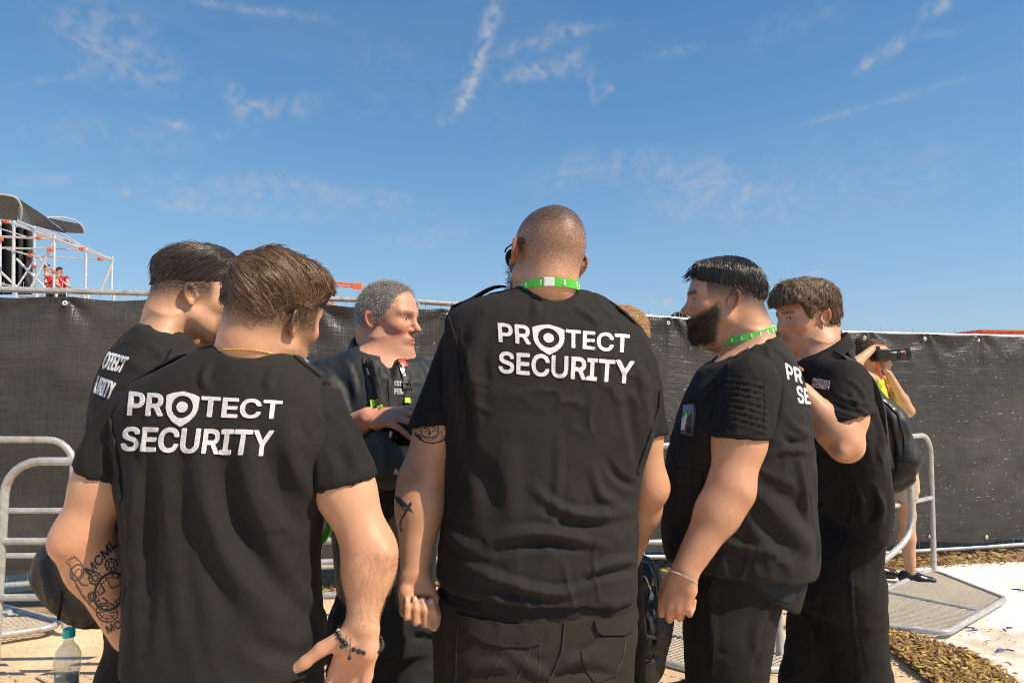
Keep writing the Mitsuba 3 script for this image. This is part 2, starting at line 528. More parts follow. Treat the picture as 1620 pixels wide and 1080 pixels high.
    def sdf(self, P):
        return self.loc_sdf(self.loc(P)) * F32(self.s)


def smooth01(t):
    t = np.clip(t, 0, 1)
    return t * t * (3 - 2 * t)


class Hand:
    """wrist point, d = towards the fingers, n = out of the back of the hand, s = towards the thumb; curl = (mcp, pip, dip) degrees per finger, index first"""

    def __init__(self, w, d, n, s, curl, thumb=((.55, .75, .25), (.9, .3, .3), (1, .0, .25)), size=1.0, spread=6.0):
        w = np.asarray(w, float)
        d = nrm(d)
        n = np.asarray(n, float); n = nrm(n - d * (n @ d))
        s = np.asarray(s, float); s = nrm(s - d * (s @ d) - n * (s @ n))
        z = size
        self.w, self.z, self.d, self.n, self.s = w, z, d, n, s
        self.parts, self.nails = [], []
        base = [(.031, .088, .0), (.0105, .093, .004), (-.010, .088, .002), (-.029, .078, -.003)]
        lens = [(.043, .026, .021), (.047, .030, .023), (.043, .027, .022), (.034, .020, .019)]
        rad = [(.0105, .0092, .0086, .0072), (.0108, .0095, .0088, .0075), (.0103, .009, .0083, .007), (.0092, .0079, .0073, .0062)]
        P = lambda a, b, c: w + z * (s * a + d * b + n * c)
        self.palm = []
        for (bs, bd, bn), L, R, (c, spr) in zip(base, lens, rad, [(curl[i], (1.5 - i) * spread) for i in range(4)]):
            k = P(bs, bd, bn)
            self.palm.append((P(bs * .62, .004, -.002), k, .0145 * z, R[0] * 1.12 * z))
            fd = nrm(d * math.cos(math.radians(spr)) + s * math.sin(math.radians(spr)))
            ang, p = 0.0, k
            pts = [k]
            for a, l in zip(c, L):
                ang += math.radians(a)
                dirn = fd * math.cos(ang) - n * math.sin(ang)
                p = p + dirn * l * z
                pts.append(p)
            self.parts.append((pts, [q * z for q in R]))
            out = fd * math.sin(ang) + n * math.cos(ang)
            self.nails.append((pts[-1] - nrm(pts[-1] - pts[-2]) * .004 * z, nrm(pts[-1] - pts[-2]), out, R[3] * z))
        p = P(.024, .022, -.006)
        pts = [p]
        for (a, b, c), l in zip(thumb, (.046, .034, .026)):
            p = p + nrm(s * a + d * b - n * c) * l * z
            pts.append(p)
        self.thumb = (pts, [.0155 * z, .0122 * z, .0108 * z, .0085 * z])
        self.fatpad = (P(.016, .036, -.012), P(-.022, .035, -.010))
        self.c = w + d * .09 * z

    def sdf(self, P):
        d = None
        for a, b, ra, rb in self.palm:
            e = rc(P, a, b, ra, rb)
            d = e if d is None else smin(d, e, .014)
        d = smin(d, ell(P, self.fatpad[0], [.017 * self.z] * 3), .016)
        d = smin(d, ell(P, self.fatpad[1], [.016 * self.z] * 3), .016)
        for pts, R in self.parts:
            d = smin(d, limb(P, pts, R, .0035), .0055)
        t = limb(P, self.thumb[0], self.thumb[1], .006)
        return smin(d, t, .010)


def nail_mesh(c, d, n, r):
    s = np.cross(d, n)
    u = np.linspace(-1, 1, 7)
    t = np.linspace(-1, 1, 6)
    U, V = np.meshgrid(u, t, indexing='ij')
    wd = .72 * r * np.sqrt(np.clip(1 - .25 * V ** 2, 0, 1))
    pts = c + (U * wd)[..., None] * s + (V * r * .85)[..., None] * d + (np.sqrt(np.clip(1 - (U * .72) ** 2, 0, 1)) * r * 1.04 - .12 * r * V ** 2)[..., None] * n
    v, f = sheet(pts[..., 0], pts[..., 1], pts[..., 2])
    return np.vstack([v, v - n * .0012]), np.vstack([f, f[:, ::-1] + len(v)])


class Arm:
    """shoulder, elbow, wrist (world) and radii; the forearm bulges a quarter of the way down"""

    def __init__(self, S, E, Wr, r=(.062, .053, .045, .047, .030), hand=None, bump=None):
        self.S, self.E, self.W = (np.asarray(x, float) for x in (S, E, Wr))
        m, q = self.S * .45 + self.E * .55, self.E * .72 + self.W * .28
        self.pts = [self.S, m, self.E, q, self.W * .98 + self.E * .02]
        self.r = r
        self.hand, self.bump = hand, bump

    def sdf(self, P):
        d = limb(P, self.pts, self.r, .03)
        if self.bump is not None:
            d = smin(d, ell(P, self.bump, [.013] * 3), .03)
        if self.hand:
            d = smin(d, bounded(self.hand.sdf, self.hand.c, .19 * self.hand.z)(P), .012)
        return d

    def box(self, pad=.09):
        p = np.array(self.pts)
        lo, hi = p.min(0) - pad, p.max(0) + pad
        if self.hand:
            lo, hi = np.minimum(lo, self.hand.c - .15), np.maximum(hi, self.hand.c + .15)
        return lo, hi

    def sleeve(self, P, upto, extra=.02, flare=.01, hollow=.012, tilt=None, h0=0.0):
        """a sleeve down to the fraction `upto` of the upper arm"""
        ax = nrm(self.E - self.S)
        L = np.linalg.norm(self.E - self.S)
        end = self.S + ax * L * min(upto + .12, 1.05)
        a = rc(P, self.S, end, self.r[0] + extra + h0, self.r[1] + extra + flare + h0)
        nn = ax if tilt is None else nrm(tilt)
        cut = (P - v3(self.S + ax * L * upto)) @ v3(nn)
        inner = a + hollow
        a = np.maximum(a, cut)
        return np.maximum(a, -np.maximum(inner, -cut - .07))


def skin_tone(v, base, amt=.17, seed=0):
    n = meshkit.fbm(v * 28, 3, seed) - .5
    m = meshkit.noise(v * 190, seed + 3) - .5
    c = np.array(base)[None] * (1 + amt * n[:, None] * np.array([.8, 1.5, 1.4]) + .05 * m[:, None])
    return c


def blend(c, col, w):
    return c * (1 - w[:, None]) + np.array(col)[None] * w[:, None]


def head_colors(H, v, c, o):
    """lips, brows, eyes, ears, shaved hair and beard shade as the skin's own colours"""
    q = H.loc(v).astype(float)
    x, y, z = np.abs(q[:, 0]), q[:, 1], q[:, 2]
    inh = (z > -.13) & (z < .16) & (x < .11) & (np.abs(y) < .14)
    g = lambda cx, cy, cz, r: np.exp(-(((x - cx) ** 2 + (y - cy) ** 2 + (z - cz) ** 2) / r ** 2)) * inh
    red = np.array([1.0, .62, .55])
    sk = np.array(o['skin'])
    c = blend(c, sk * red, .75 * np.clip(smooth01((x - .077) / .010) * (np.abs(y) < .05) * (z > -.032) * inh, 0, 1))
    c = blend(c, sk * np.array([1, .72, .66]), .55 * g(.045, .075, -.02, .024) + .5 * g(0, .115, -.02, .014))
    c = blend(c, sk * np.array([.80, .46, .44]), np.clip(1.2 * np.exp(-(((z + .057) / .009) ** 2 + (x / .024) ** 4)) * (y > .086), 0, 1) * inh * .8)
    br = np.exp(-(((z - (.035 - .12 * np.clip(x - .035, 0, 1))) / .0055) ** 2)) * (x > .010) * (x < .052) * (y > .06) * inh
    nn = meshkit.noise(v * 420, 4)
    c = blend(c, o['hair'], np.clip(br * o.get('brow', .75), 0, 1))
    eye = (((x - .031) / .0115) ** 2 + ((z - .0125) / .0042) ** 2 < 1) & (y > .078) & inh
    c[eye] = (.62, .58, .54)
    iris = (((x - .031) ** 2 + (z - .0125) ** 2) < .0048 ** 2) & eye
    c[iris] = (.05, .035, .025)
    lash = (np.abs(((x - .031) / .013) ** 2 + ((z - .013) / .0056) ** 2 - 1) < .35) & (y > .074) & inh & (z > .0125)
    c[lash] = c[lash] * .25
    for wfn, strength, col in o.get('shade', []):
        w = np.clip(wfn(q), 0, 1) * inh
        c = blend(c, col, np.clip(w * strength * (.72 + .56 * nn), 0, 1))
    return c


def body_mesh(o):
    """one continuous skin: head, neck, shoulders, arms and hands of one field"""
    H, arms, neck, torso = o['head'], o['arms'], o['neck'], o['torso']
    nk = [H.out(a) if k < 2 else np.asarray(a) for k, a in enumerate(neck[0])]

    def head_neck(P):
        d = H.sdf(P)
        n = limb(P, nk, neck[1], .03)
        d = smin(d, n, .025)
        t = torso(P, off=o.get('skin_off', -.02))
        return smin(d, t, .03)
    near_head = bounded(H.sdf, H.o, .24)

    def full(P):
        n = limb(P, nk, neck[1], .03)
        d = smin(near_head(P), n, .025)
        d = smin(d, torso(P, off=o.get('skin_off', -.02)), .03)
        return d
    out = []
    ho = H.o
    hh = o.get('h', .003)
    lo, hi = ho - np.array([.17, .17, .30]), ho + np.array([.17, .17, .17])
    out.append(mesh_of(full, lo, hi, hh))
    for a in arms:
        l, u = a.box()
        out.append(mesh_of(a.sdf, l, u, o.get('ha', .0045)))
    zb = torso.zr
    tl, th = np.array([ho[0] - .4, ho[1] - .4, zb[0]]), np.array([ho[0] + .4, ho[1] + .4, ho[2] - .12])
    out.append(mesh_of(lambda P: torso(P, off=-.035, bottom=zb[0] + .16), tl, th, .014))
    v, f = cat(out)
    return v, f


def hairs(key, pts, rad, bsdf):
    """strands (n, m, 3) as one curve shape"""
    n, m, _ = pts.shape
    r = np.broadcast_to(rad, (n, m)) if np.ndim(rad) < 2 else rad
    full = np.concatenate([pts, r[..., None]], -1)
    os.makedirs(meshkit.FOLDER, exist_ok=True)
    path = f'{meshkit.FOLDER}/{key}.txt'
    with open(path, 'w') as fh:
        row = '%.5f %.5f %.5f %.5f\n' * m + '\n'
        fh.write((row * n) % tuple(full.ravel()))
    scene[key] = {'type': 'bsplinecurve', 'filename': path, 'bsdf': {'type': 'ref', 'id': bsdf}}


def sample(v, f, n, rs, w=None):
    a = np.linalg.norm(np.cross(v[f[:, 1]] - v[f[:, 0]], v[f[:, 2]] - v[f[:, 0]]), axis=1)
    if w is not None:
        a = a * w
    i = rs.choice(len(f), n, p=a / a.sum())
    b = rs.dirichlet((1, 1, 1), n)
    return np.einsum('nk,nkj->nj', b, v[f[i]])


def grow(fn, start, direction, length, rs, steps=7, lift=(-.002, .003), jitter=.25, fly=0.0, droop=0.0):
    """strands over the surface fn = 0: direction(points) in the same space; returns (n, steps, 3)"""
    n = len(start)
    p = start.copy()
    L = length * (.7 + .6 * rs.random(n))
    jit = rs.normal(0, jitter, (n, 3))
    off = rs.uniform(*lift, n)
    flyaway = (rs.random(n) < fly) * rs.uniform(.004, .016, n)
    out = [p.copy()]
    for i in range(steps - 1):
        g = grad(fn, p)
        d = nrm(direction(p) + jit)
        d = nrm(d - g * (np.einsum('ij,ij->i', d, g))[:, None] * .92)
        p = p + d * (L / (steps - 1))[:, None]
        t = (i + 1) / (steps - 1)
        e = fn(p.astype(F32))
        tgt = off * max(math.sin(math.pi * t), 0.0) ** .7 - .0014 * t ** 3 + flyaway * t * t
        p = p - grad(fn, p) * ((e - tgt) * .8)[:, None]
        out.append(p.copy())
    return np.stack(out, 1)


# ------------------------------------------------------------------ cloth
def cloth_folds(v, n, folds, amp_noise=.0025, seed=0, scale=(9, 9, 4), ridge=.5):
    """displacement along the normals: folds = [(points, width, height)], plus wandering creases"""
    q = v * np.array(scale)
    warp = np.stack([meshkit.fbm(q * .7 + s * 7.3, 2, seed + s) - .5 for s in range(3)], 1)
    a = meshkit.fbm(q + 1.6 * warp, 3, seed + 9)
    rid = 1 - np.abs(2 * a - 1) * 2.6
    c = meshkit.fbm(q * 2.3 + 2.2 * warp + 5, 2, seed + 15)
    rid2 = np.clip(1 - np.abs(2 * c - 1) * 4.5, 0, 1)
    patchy = smooth01((meshkit.noise(v * 6, seed + 21) - .35) / .3)
    b = meshkit.fbm(v * 45 + 2 * warp, 2, seed + 5) - .5
    d = amp_noise * (ridge * np.clip(rid, -1, 1) + (1 - ridge) * 2.4 * (a - .5) + .75 * rid2 * patchy + .28 * b)
    for pts, wd, ht in folds:
        k = spline(pts, 40)
        dist, i = cKDTree(k).query(v, distance_upper_bound=wd * 3.2)
        m = np.isfinite(dist)
        t = np.clip(i[m] / 39.0, 0, 1)
        env = np.sin(np.pi * np.clip(t, .03, .97)) ** .6
        d[m] += ht * env * (np.exp(-(dist[m] / wd) ** 2) - .35 * np.exp(-((dist[m] - 1.5 * wd) / (.7 * wd)) ** 2))
    return d


_rays = {}


def rays_of(px):
    px = np.asarray(px, float)
    return nrm(FWD + RGT * ((px[:, :1] - CX) / FPX) - UPV * ((px[:, 1:] - CY) / FPX))


def on_mesh(m, pixels):
    """where the sight lines through these pixels first meet a mesh: (points, hit)"""
    key = id(m[0])
    if key not in _rays:
        _rays[key] = (trimesh.Trimesh(m[0], m[1], process=False), cKDTree(m[0]), normals(*m), m)
    tm = _rays[key][0]
    dirs = rays_of(pixels)
    loc, ri, _ = tm.ray.intersects_location(np.tile(EYE, (len(dirs), 1)), dirs, multiple_hits=False)
    out, ok = np.zeros((len(dirs), 3)), np.zeros(len(dirs), bool)
    if len(loc):
        out[ri], ok[ri] = loc, True
    return out, ok


def flat(shape, edge):
    """a shapely shape as a fine flat mesh"""
    ms = [trimesh.creation.triangulate_polygon(g, engine='earcut') for g in getattr(shape, 'geoms', [shape]) if g.geom_type == 'Polygon' and g.area > 0]
    v, f = cat([(np.c_[a, np.zeros(len(a))], b) for a, b in ms])
    v, f = trimesh.remesh.subdivide_to_size(v, f, edge, max_iter=12)
    return v[:, :2], f


_glyphs = {}


def text_shape(text, bold=True):
    m = meshkit.text_mesh(text, 1.0, depth=.01, bold=bold)
    top = m.vertices[:, 2] > .005
    fs = m.faces[np.all(top[m.faces], 1)]
    return shapely.union_all([sg.Polygon(m.vertices[t, :2]).buffer(1e-5) for t in fs]).buffer(.012, 3).simplify(.006)


def fit(shape, x0, x1, y0=0.0, y1=1.0):
    a, b, c, d = shape.bounds
    return sa.affine_transform(shape, [(x1 - x0) / (c - a), 0, 0, (y1 - y0) / (d - b), x0 - a * (x1 - x0) / (c - a), y0 - b * (y1 - y0) / (d - b)])


def circle(x, y, r, ry=None):
    return sa.scale(sg.Point(0, 0).buffer(1, 24), r, ry or r).buffer(0) if (x, y) == (0, 0) else sa.translate(sa.scale(sg.Point(0, 0).buffer(1, 24), r, ry or r), x, y)


def shield():
    """the O of the first word: a shield with a ring and a dot cut from it, in 0..1"""
    s = sg.Polygon([(.0, .86), (.16, .93), (.5, 1.0), (.84, .93), (1.0, .86), (.985, .5), (.92, .33), (.76, .15), (.5, 0), (.24, .15), (.08, .33), (.015, .5)])
    return s.difference(circle(.5, .56, .335, .315)).union(circle(.5, .56, .165, .155))


def word_one(u):
    """PR, shield, TECT with the given fractions of the width"""
    a, b, c = u
    return [fit(text_shape('PR'), 0, a, .0, .92), fit(shield(), b[0], b[1], -.42, 1.06), fit(text_shape('TECT'), c, 1, 0, .92)]


# ------------------------------------------------------------------ materials
def rgb(*c):
    return {'type': 'rgb', 'value': list(c)}


def cloth(key, base, rough=.85, sheen=.12, var=.28, spec=.25, weave=.00025, s=1.0):
    b = np.array(base)

    def col(p, n, uv):
        f = fbm(p.x * 7 * s, p.y * 7 * s, p.z * 7 * s)
        g = noise(p.x * 300, p.y * 300, p.z * 300)
        t = 1 - var / 2 + var * f + .16 * (g - .5)
        return mi.Color3f(*[float(x) for x in b]) * t

    def hgt(p, n, uv):
        return noise(p.x * 420, p.y * 420, p.z * 420)
    scene[key] = {'type': 'twosided', 'bsdf': {'type': 'bumpmap', 'arbitrary': proc(hgt, .0008), 'scale': weave,
                  'nested': {'type': 'principled', 'base_color': proc(col), 'roughness': rough, 'sheen': sheen, 'sheen_tint': .3, 'specular': spec}}}


def plain(key, base, rough=.5, metallic=0.0, spec=.5, coat=0.0, var=0.0, s=20.0, two=True):
    col = rgb(*base)
    if var:
        b = [float(x) for x in base]
        col = proc(lambda p, n, uv: mi.Color3f(*b) * (1 - var / 2 + var * fbm(p.x * s, p.y * s, p.z * s)))
    d = {'type': 'principled', 'base_color': col, 'roughness': rough, 'metallic': metallic, 'specular': spec, 'clearcoat': coat}
    scene[key] = {'type': 'twosided', 'bsdf': d} if two else d


cloth('cloth_vest', (.0205, .0195, .0198))
cloth('cloth_shirt', (.0150, .0146, .0154), var=.2)
cloth('cloth_navy', (.022, .026, .034), var=.2)
cloth('cloth_polo', (.015, .019, .025), rough=.6, spec=.4, var=.18)
cloth('cloth_trousers', (.0145, .0135, .0135), var=.22)
cloth('cloth_cargo', (.026, .0215, .0185), var=.4)
cloth('cloth_bag', (.016, .016, .018), rough=.55, spec=.5, var=.3)
cloth('cloth_beanie', (.075, .078, .066), var=.3)
cloth('cloth_hivis', (.72, .90, .05), var=.1, sheen=.1)
cloth('cloth_blue', (.03, .05, .22), var=.1)
cloth('cloth_tan', (.52, .40, .29), var=.1)
cloth('cloth_red', (.55, .03, .035), var=.15)
cloth('cloth_cap', (.022, .022, .024), var=.2)
plain('thread_white', (.66, .66, .69), .42, spec=.7, var=.5, s=190)
plain('lanyard_green', (.10, .62, .07), .5, var=.15, s=60)
plain('lanyard_white', (.78, .84, .74), .5)
plain('white_plastic', (.82, .82, .84), .35)
plain('black_plastic', (.014, .014, .015), .35)
plain('black_gloss', (.010, .010, .011), .15, coat=.5)
plain('lens_dark', (.02, .03, .04), .06, spec=.8, coat=1.0)
plain('lime', (.50, .90, .03), .5)
plain('red_badge', (.80, .06, .03), .4)
plain('silver', (.72, .72, .74), .25, metallic=1.0)
plain('gold', (.78, .52, .20), .28, metallic=1.0)
plain('zip_metal', (.55, .52, .46), .35, metallic=1.0)
plain('seam_thread', (.040, .034, .030), .8)
plain('dusty_steel', (.42, .385, .33), .65, metallic=.15, var=.35, s=6)
plain('badge_film', (.10, .11, .12), .08, spec=.9, coat=1.0)
plain('bead', (.012, .012, .013), .18, coat=.6)
plain('ink', (.035, .040, .045), .6)
plain('ink_soft', (.15, .095, .075), .6)
plain('leather', (.014, .013, .013), .32, var=.3, s=40)
plain('rubber', (.02, .02, .02), .8)
plain('nail', (.66, .40, .32), .28, spec=.6)
plain('turquoise', (.02, .60, .58), .35)
plain('crane_orange', (.75, .17, .04), .5)
plain('container_orange', (.62, .09, .03), .5, var=.2, s=1.5)
plain('window_dark', (.05, .06, .08), .15)
plain('coupler_red', (.60, .12, .06), .5)
plain('tarp_grey', (.075, .088, .108), .5, var=.5, s=.9)
plain('tarp_edge', (.42, .42, .42), .5)
plain('curtain', (.022, .024, .030), .75, var=.5, s=1.5)
plain('blue_mark', (.03, .06, .26), .5)


def galv(p, n, uv):
    a, b, c = voronoi(p.x * 60 + p.z * 37, p.y * 60 + p.z * 41)
    f = fbm(p.x * 9, p.y * 9, p.z * 9)
    rust = smoothstep(.66, .80, fbm(p.x * 14 + 5, p.y * 14, p.z * 14))
    return mix(mi.Color3f(.58, .585, .58) * (.72 + .2 * c + .35 * (f - .5)), (.30, .20, .13), rust * .5)


scene['galvanised'] = {'type': 'twosided', 'bsdf': {'type': 'principled', 'base_color': proc(galv), 'roughness': .42, 'metallic': .35, 'specular': .5}}
plain('alu', (.66, .66, .67), .4, metallic=.4, var=.2, s=8)


def sand(p, n, uv):
    f = fbm(p.x * 3.1, p.y * 3.1, 0, 4)
    g = noise(p.x * 130, p.y * 130, 0)
    h = fbm(p.x * .6, p.y * .6, 3, 3)
    return mix((.66, .51, .34), (.52, .39, .26), smoothstep(.35, .75, .55 * f + .45 * h)) * (.84 + .32 * g)


scene['sand'] = {'type': 'twosided', 'bsdf': {'type': 'bumpmap', 'arbitrary': proc(lambda p, n, uv: noise(p.x * 90, p.y * 90, 0) + 2 * fbm(p.x * 18, p.y * 18, 1), .003), 'scale': .004,
                 'nested': {'type': 'principled', 'base_color': proc(sand), 'roughness': .95, 'specular': .15}}}


def track(p, n, uv):
    f = fbm(p.x * 2.3, p.y * 2.3, 4, 4)
    g = noise(p.x * 160, p.y * 160, 2)
    return mix((.64, .49, .33), (.54, .40, .27), smoothstep(.3, .7, f)) * (.88 + .24 * g)


scene['track_plastic'] = {'type': 'twosided', 'bsdf': {'type': 'bumpmap', 'arbitrary': proc(lambda p, n, uv: noise(p.x * 70, p.y * 70, 0), .004), 'scale': .003,
                          'nested': {'type': 'principled', 'base_color': proc(track), 'roughness': .8, 'specular': .25}}}


def fleece(p, n, uv):
    f = fbm(p.x * 1.7, p.y * 1.7, 8, 4)
    g = fbm(p.x * 9, p.y * 9, 2, 3)
    return mix((.78, .75, .69), (.52, .45, .36), smoothstep(.45, .8, .6 * f + .4 * g)) * (.94 + .12 * noise(p.x * 120, p.y * 120))


scene['white_fleece'] = {'type': 'twosided', 'bsdf': {'type': 'principled', 'base_color': proc(fleece), 'roughness': .9, 'specular': .2}}


def soil(p, n, uv):
    f = fbm(p.x * 7, p.y * 7, 0, 4)
    g = noise(p.x * 90, p.y * 90, 5)
    return mix((.20, .125, .075), (.34, .22, .12), f) * (.7 + .6 * g)


scene['soil'] = {'type': 'twosided', 'bsdf': {'type': 'principled', 'base_color': proc(soil), 'roughness': .95, 'specular': .1}}
for i, c in enumerate([(.40, .22, .09), (.26, .14, .06), (.52, .33, .13), (.50, .42, .10), (.16, .09, .05), (.33, .34, .09)]):
    plain(f'chip_{i}', c, .8, var=.4, s=30)


# woven screen: shiny tape weave, dusty streaks, and sun glints painted in as pale specks
def net_no_glint(p, n, uv):
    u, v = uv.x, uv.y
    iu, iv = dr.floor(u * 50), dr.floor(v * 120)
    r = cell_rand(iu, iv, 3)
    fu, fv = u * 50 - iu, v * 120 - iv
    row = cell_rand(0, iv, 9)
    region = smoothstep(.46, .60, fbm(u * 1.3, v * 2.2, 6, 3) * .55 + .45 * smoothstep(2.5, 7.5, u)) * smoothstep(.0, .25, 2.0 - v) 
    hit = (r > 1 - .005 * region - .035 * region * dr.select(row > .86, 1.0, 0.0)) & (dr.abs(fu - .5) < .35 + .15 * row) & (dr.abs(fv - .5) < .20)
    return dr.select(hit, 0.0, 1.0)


def net_col(p, n, uv):
    u, v = uv.x, uv.y
    a = noise(u * 260, v * 12, 1)
    b = noise(u * 14, v * 300, 2)
    dust = fbm(u * 2.2, v * 3.0, 3, 4)
    streak = smoothstep(.55, .9, noise(u * 5, v * 130, 7)) * .25
    return mi.Color3f(.42, .42, .42) * (1 - net_no_glint(p, n, uv)) + mi.Color3f(.034, .033, .033) * (.62 + .42 * a + .36 * b + streak) + mi.Color3f(.022, .018, .014) * smoothstep(.45, .75, dust)  # first term paints pale glint specks into the base colour


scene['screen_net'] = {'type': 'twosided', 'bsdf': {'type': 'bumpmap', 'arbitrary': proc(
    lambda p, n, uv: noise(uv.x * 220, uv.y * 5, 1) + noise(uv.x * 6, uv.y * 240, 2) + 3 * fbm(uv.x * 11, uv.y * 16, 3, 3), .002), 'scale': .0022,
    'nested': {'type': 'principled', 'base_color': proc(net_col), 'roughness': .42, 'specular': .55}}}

scene['skin'] = {'type': 'bumpmap', 'arbitrary': proc(lambda p, n, uv: noise(p.x * 700, p.y * 700, p.z * 700) + 1.5 * fbm(p.x * 160, p.y * 160, p.z * 160), .0006), 'scale': .00035,
                 'nested': {'type': 'principled', 'base_color': {'type': 'mesh_attribute', 'name': 'vertex_color'}, 'roughness': .46, 'specular': .42, 'sheen': .15, 'sheen_tint': .8}}
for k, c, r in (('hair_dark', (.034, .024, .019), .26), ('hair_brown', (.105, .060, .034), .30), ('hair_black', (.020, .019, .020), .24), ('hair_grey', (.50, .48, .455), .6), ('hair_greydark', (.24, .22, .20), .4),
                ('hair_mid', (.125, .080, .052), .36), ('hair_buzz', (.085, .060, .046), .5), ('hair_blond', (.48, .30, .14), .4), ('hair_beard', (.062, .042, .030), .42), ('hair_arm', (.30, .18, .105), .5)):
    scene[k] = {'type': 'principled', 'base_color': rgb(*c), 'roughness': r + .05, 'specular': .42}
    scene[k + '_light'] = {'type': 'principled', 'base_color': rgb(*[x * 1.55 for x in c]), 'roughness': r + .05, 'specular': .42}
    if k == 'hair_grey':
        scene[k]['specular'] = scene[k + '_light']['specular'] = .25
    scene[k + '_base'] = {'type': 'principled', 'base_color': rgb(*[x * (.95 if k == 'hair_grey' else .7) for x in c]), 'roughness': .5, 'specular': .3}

# ------------------------------------------------------------------ the ground
R2 = np.r_[0, np.geomspace(.5, 3000, 70)]
th = np.linspace(0, 2 * np.pi, 73)
gx, gy = R2[:, None] * np.cos(th), 5 + R2[:, None] * np.sin(th)
gz = (meshkit.fbm(np.stack([gx * .9, gy * .9, gx * 0], -1), 3, 3) - .5) * .018 * (R2[:, None] < 40) - .03
add('ground', sheet(gx, gy, gz), 'sand', smooth=True, kind='structure', label='bare sandy ground reaching to the horizon')


def poly_sheet(name, pts, z, bsdf, step=.06, amp=.008, seed=1, label=None, wav=3.0):
    P = sg.Polygon(pts)
    v, f = flat(P, step)
    h = (meshkit.fbm(np.c_[v * wav, v[:, :1] * 0], 3, seed) - .5) * amp
    edge = shapely.distance(P.exterior, shapely.points(v))
    zz = z + h * np.clip(edge / .1, 0, 1)
    return add(name, (np.c_[v, zz], f), bsdf, smooth=True, kind='structure', label=label)


gp = lambda *pp: [ground(*q)[:2] for q in pp]
poly_sheet('soil_strip', gp((-250, 960), (60, 930), (330, 906), (640, 893), (1000, 872), (1330, 856), (1700, 850), (1950, 850), (1950, 880), (1640, 886), (1500, 893), (1380, 899), (1000, 905), (640, 925), (330, 950), (60, 985), (-250, 1025)),
           -.012, 'soil', amp=.03, wav=7, label='strip of dark soil and old leaves along the foot of the fence')
WHITE = gp((1372, 903), (1500, 892), (1640, 885), (1950, 880), (2300, 1000), (2300, 1500), (1720, 1180), (1600, 1072), (1530, 1030), (1440, 1006), (1385, 990), (1360, 950))
poly_sheet('white_ground_sheet', WHITE, -.006, 'white_fleece', amp=.022, wav=4, label='white fleece sheet laid over the ground at the right')
MULCH = gp((1385, 996), (1440, 1008), (1530, 1032), (1600, 1074), (1720, 1180), (1660, 1250), (1560, 1150), (1478, 1082), (1425, 1040), (1392, 1014))
poly_sheet('mulch_bed', MULCH, -.004, 'soil', amp=.03, wav=9, label='bed of brown bark mulch beside the tan floor panels')

# tan track panels with rows of slots; each panel a plate of its own
PAN = thing('track_floor', 'floor of tan perforated plastic track panels under the men', 'floor panel')
labels[PAN] = {'label': 'floor of tan perforated plastic track panels under the men', 'kind': 'structure'}
ang = math.radians(-33)
ax, ay = np.array([math.cos(ang), math.sin(ang)]), np.array([-math.sin(ang), math.cos(ang)])
mulch_poly, white_poly = sg.Polygon(MULCH).buffer(.02), sg.Polygon(WHITE).buffer(.02)
corner = ground(1390, 1012)[:2] - ax * .02
pl, pw = 1.18, 1.0
slot = {}
for i in range(-9, 1):
    for j in range(-7, 3):
        o = corner + ax * (i * pl) + ay * (j * pw - .06)
        c = o + ax * pl / 2 * 0 - ax * pl / 2 + ay * pw / 2
        if c[1] < .6 or c[1] > 4.9 - .0 * c[0] or c[0] < -5.6 or c[0] > 3.2 or c[1] > 4.35 + .22 * c[0]:
            continue
        if sg.Point(*c).buffer(.3).intersects(white_poly) and c[0] > 2.2:
            continue
        R = np.stack([np.r_[ax, 0], np.r_[ay, 0], [0, 0, 1]], 1)
        near = c[1] > 2.4
        tilt = .004 * (rng.random() - .5)
        m = [box([*c, -.002 + tilt], (pl - .014, pw - .014, .022), R, .005)]
        k = add('panel', cat(m), 'track_plastic', PAN)
        if near:  # raised ribs in rows across the plate
            us, vs = np.meshgrid(np.arange(-pl / 2 + .05, pl / 2 - .03, .052), np.arange(-pw / 2 + .05, pw / 2 - .03, .098))
            us = us + (np.arange(us.shape[0])[:, None] % 2) * .026
            bits = [box([*(c + ax * u + ay * v), .0105 + tilt], (.030, .013, .006), R) for u, v in zip(us.ravel(), vs.ravel())]
            add('rib', cat(bits), 'track_plastic', k, kind='stuff')


def chips(name, n, poly, bsdfs, size, label, seed, z=0.0, pile=.02):
    rs = np.random.default_rng(seed)
    P = sg.Polygon(poly) if not hasattr(poly, 'bounds') else poly
    x0, y0, x1, y1 = P.bounds
    pts = []
    while len(pts) < n:
        q = np.c_[rs.uniform(x0, x1, 2000), rs.uniform(y0, y1, 2000)]
        pts += list(q[shapely.contains_xy(P, q[:, 0], q[:, 1])])
    pts = np.array(pts[:n])
    which = rs.integers(0, len(bsdfs), n)
    a = rs.uniform(0, 2 * np.pi, n)
    l, w = size * rs.uniform(.5, 1.6, n), size * rs.uniform(.18, .55, n)
    t1, t2 = rs.normal(0, .35, n), rs.normal(0, .35, n)
    first = None
    for b in range(len(bsdfs)):
        m = which == b
        ca, sa_ = np.cos(a[m]), np.sin(a[m])
        U = np.stack([ca, sa_, t1[m]], 1) * l[m, None]
        V = np.stack([-sa_, ca, t2[m]], 1) * w[m, None]
        c = np.c_[pts[m], z + rs.uniform(.004, pile, m.sum())]
        up = np.array([0, 0, 1.0]) * (size * .12)
        q = np.stack([c - U, c - V * .9 + up, c + U, c + V * .9 + up * .4, c - V * .2 + up * 1.3, ], 1)
        base = np.arange(m.sum())[:, None] * 5
        f = np.vstack([base + np.array(t) for t in ([0, 1, 4], [1, 2, 4], [2, 3, 4], [3, 0, 4])])
        # one thing: the first tone carries the label, other tones are its parts
        k = add(name, (q.reshape(-1, 3), f), bsdfs[b], kind='stuff', label=label) if first is None else add('chip', (q.reshape(-1, 3), f), bsdfs[b], first, kind='stuff')
        first = first or k


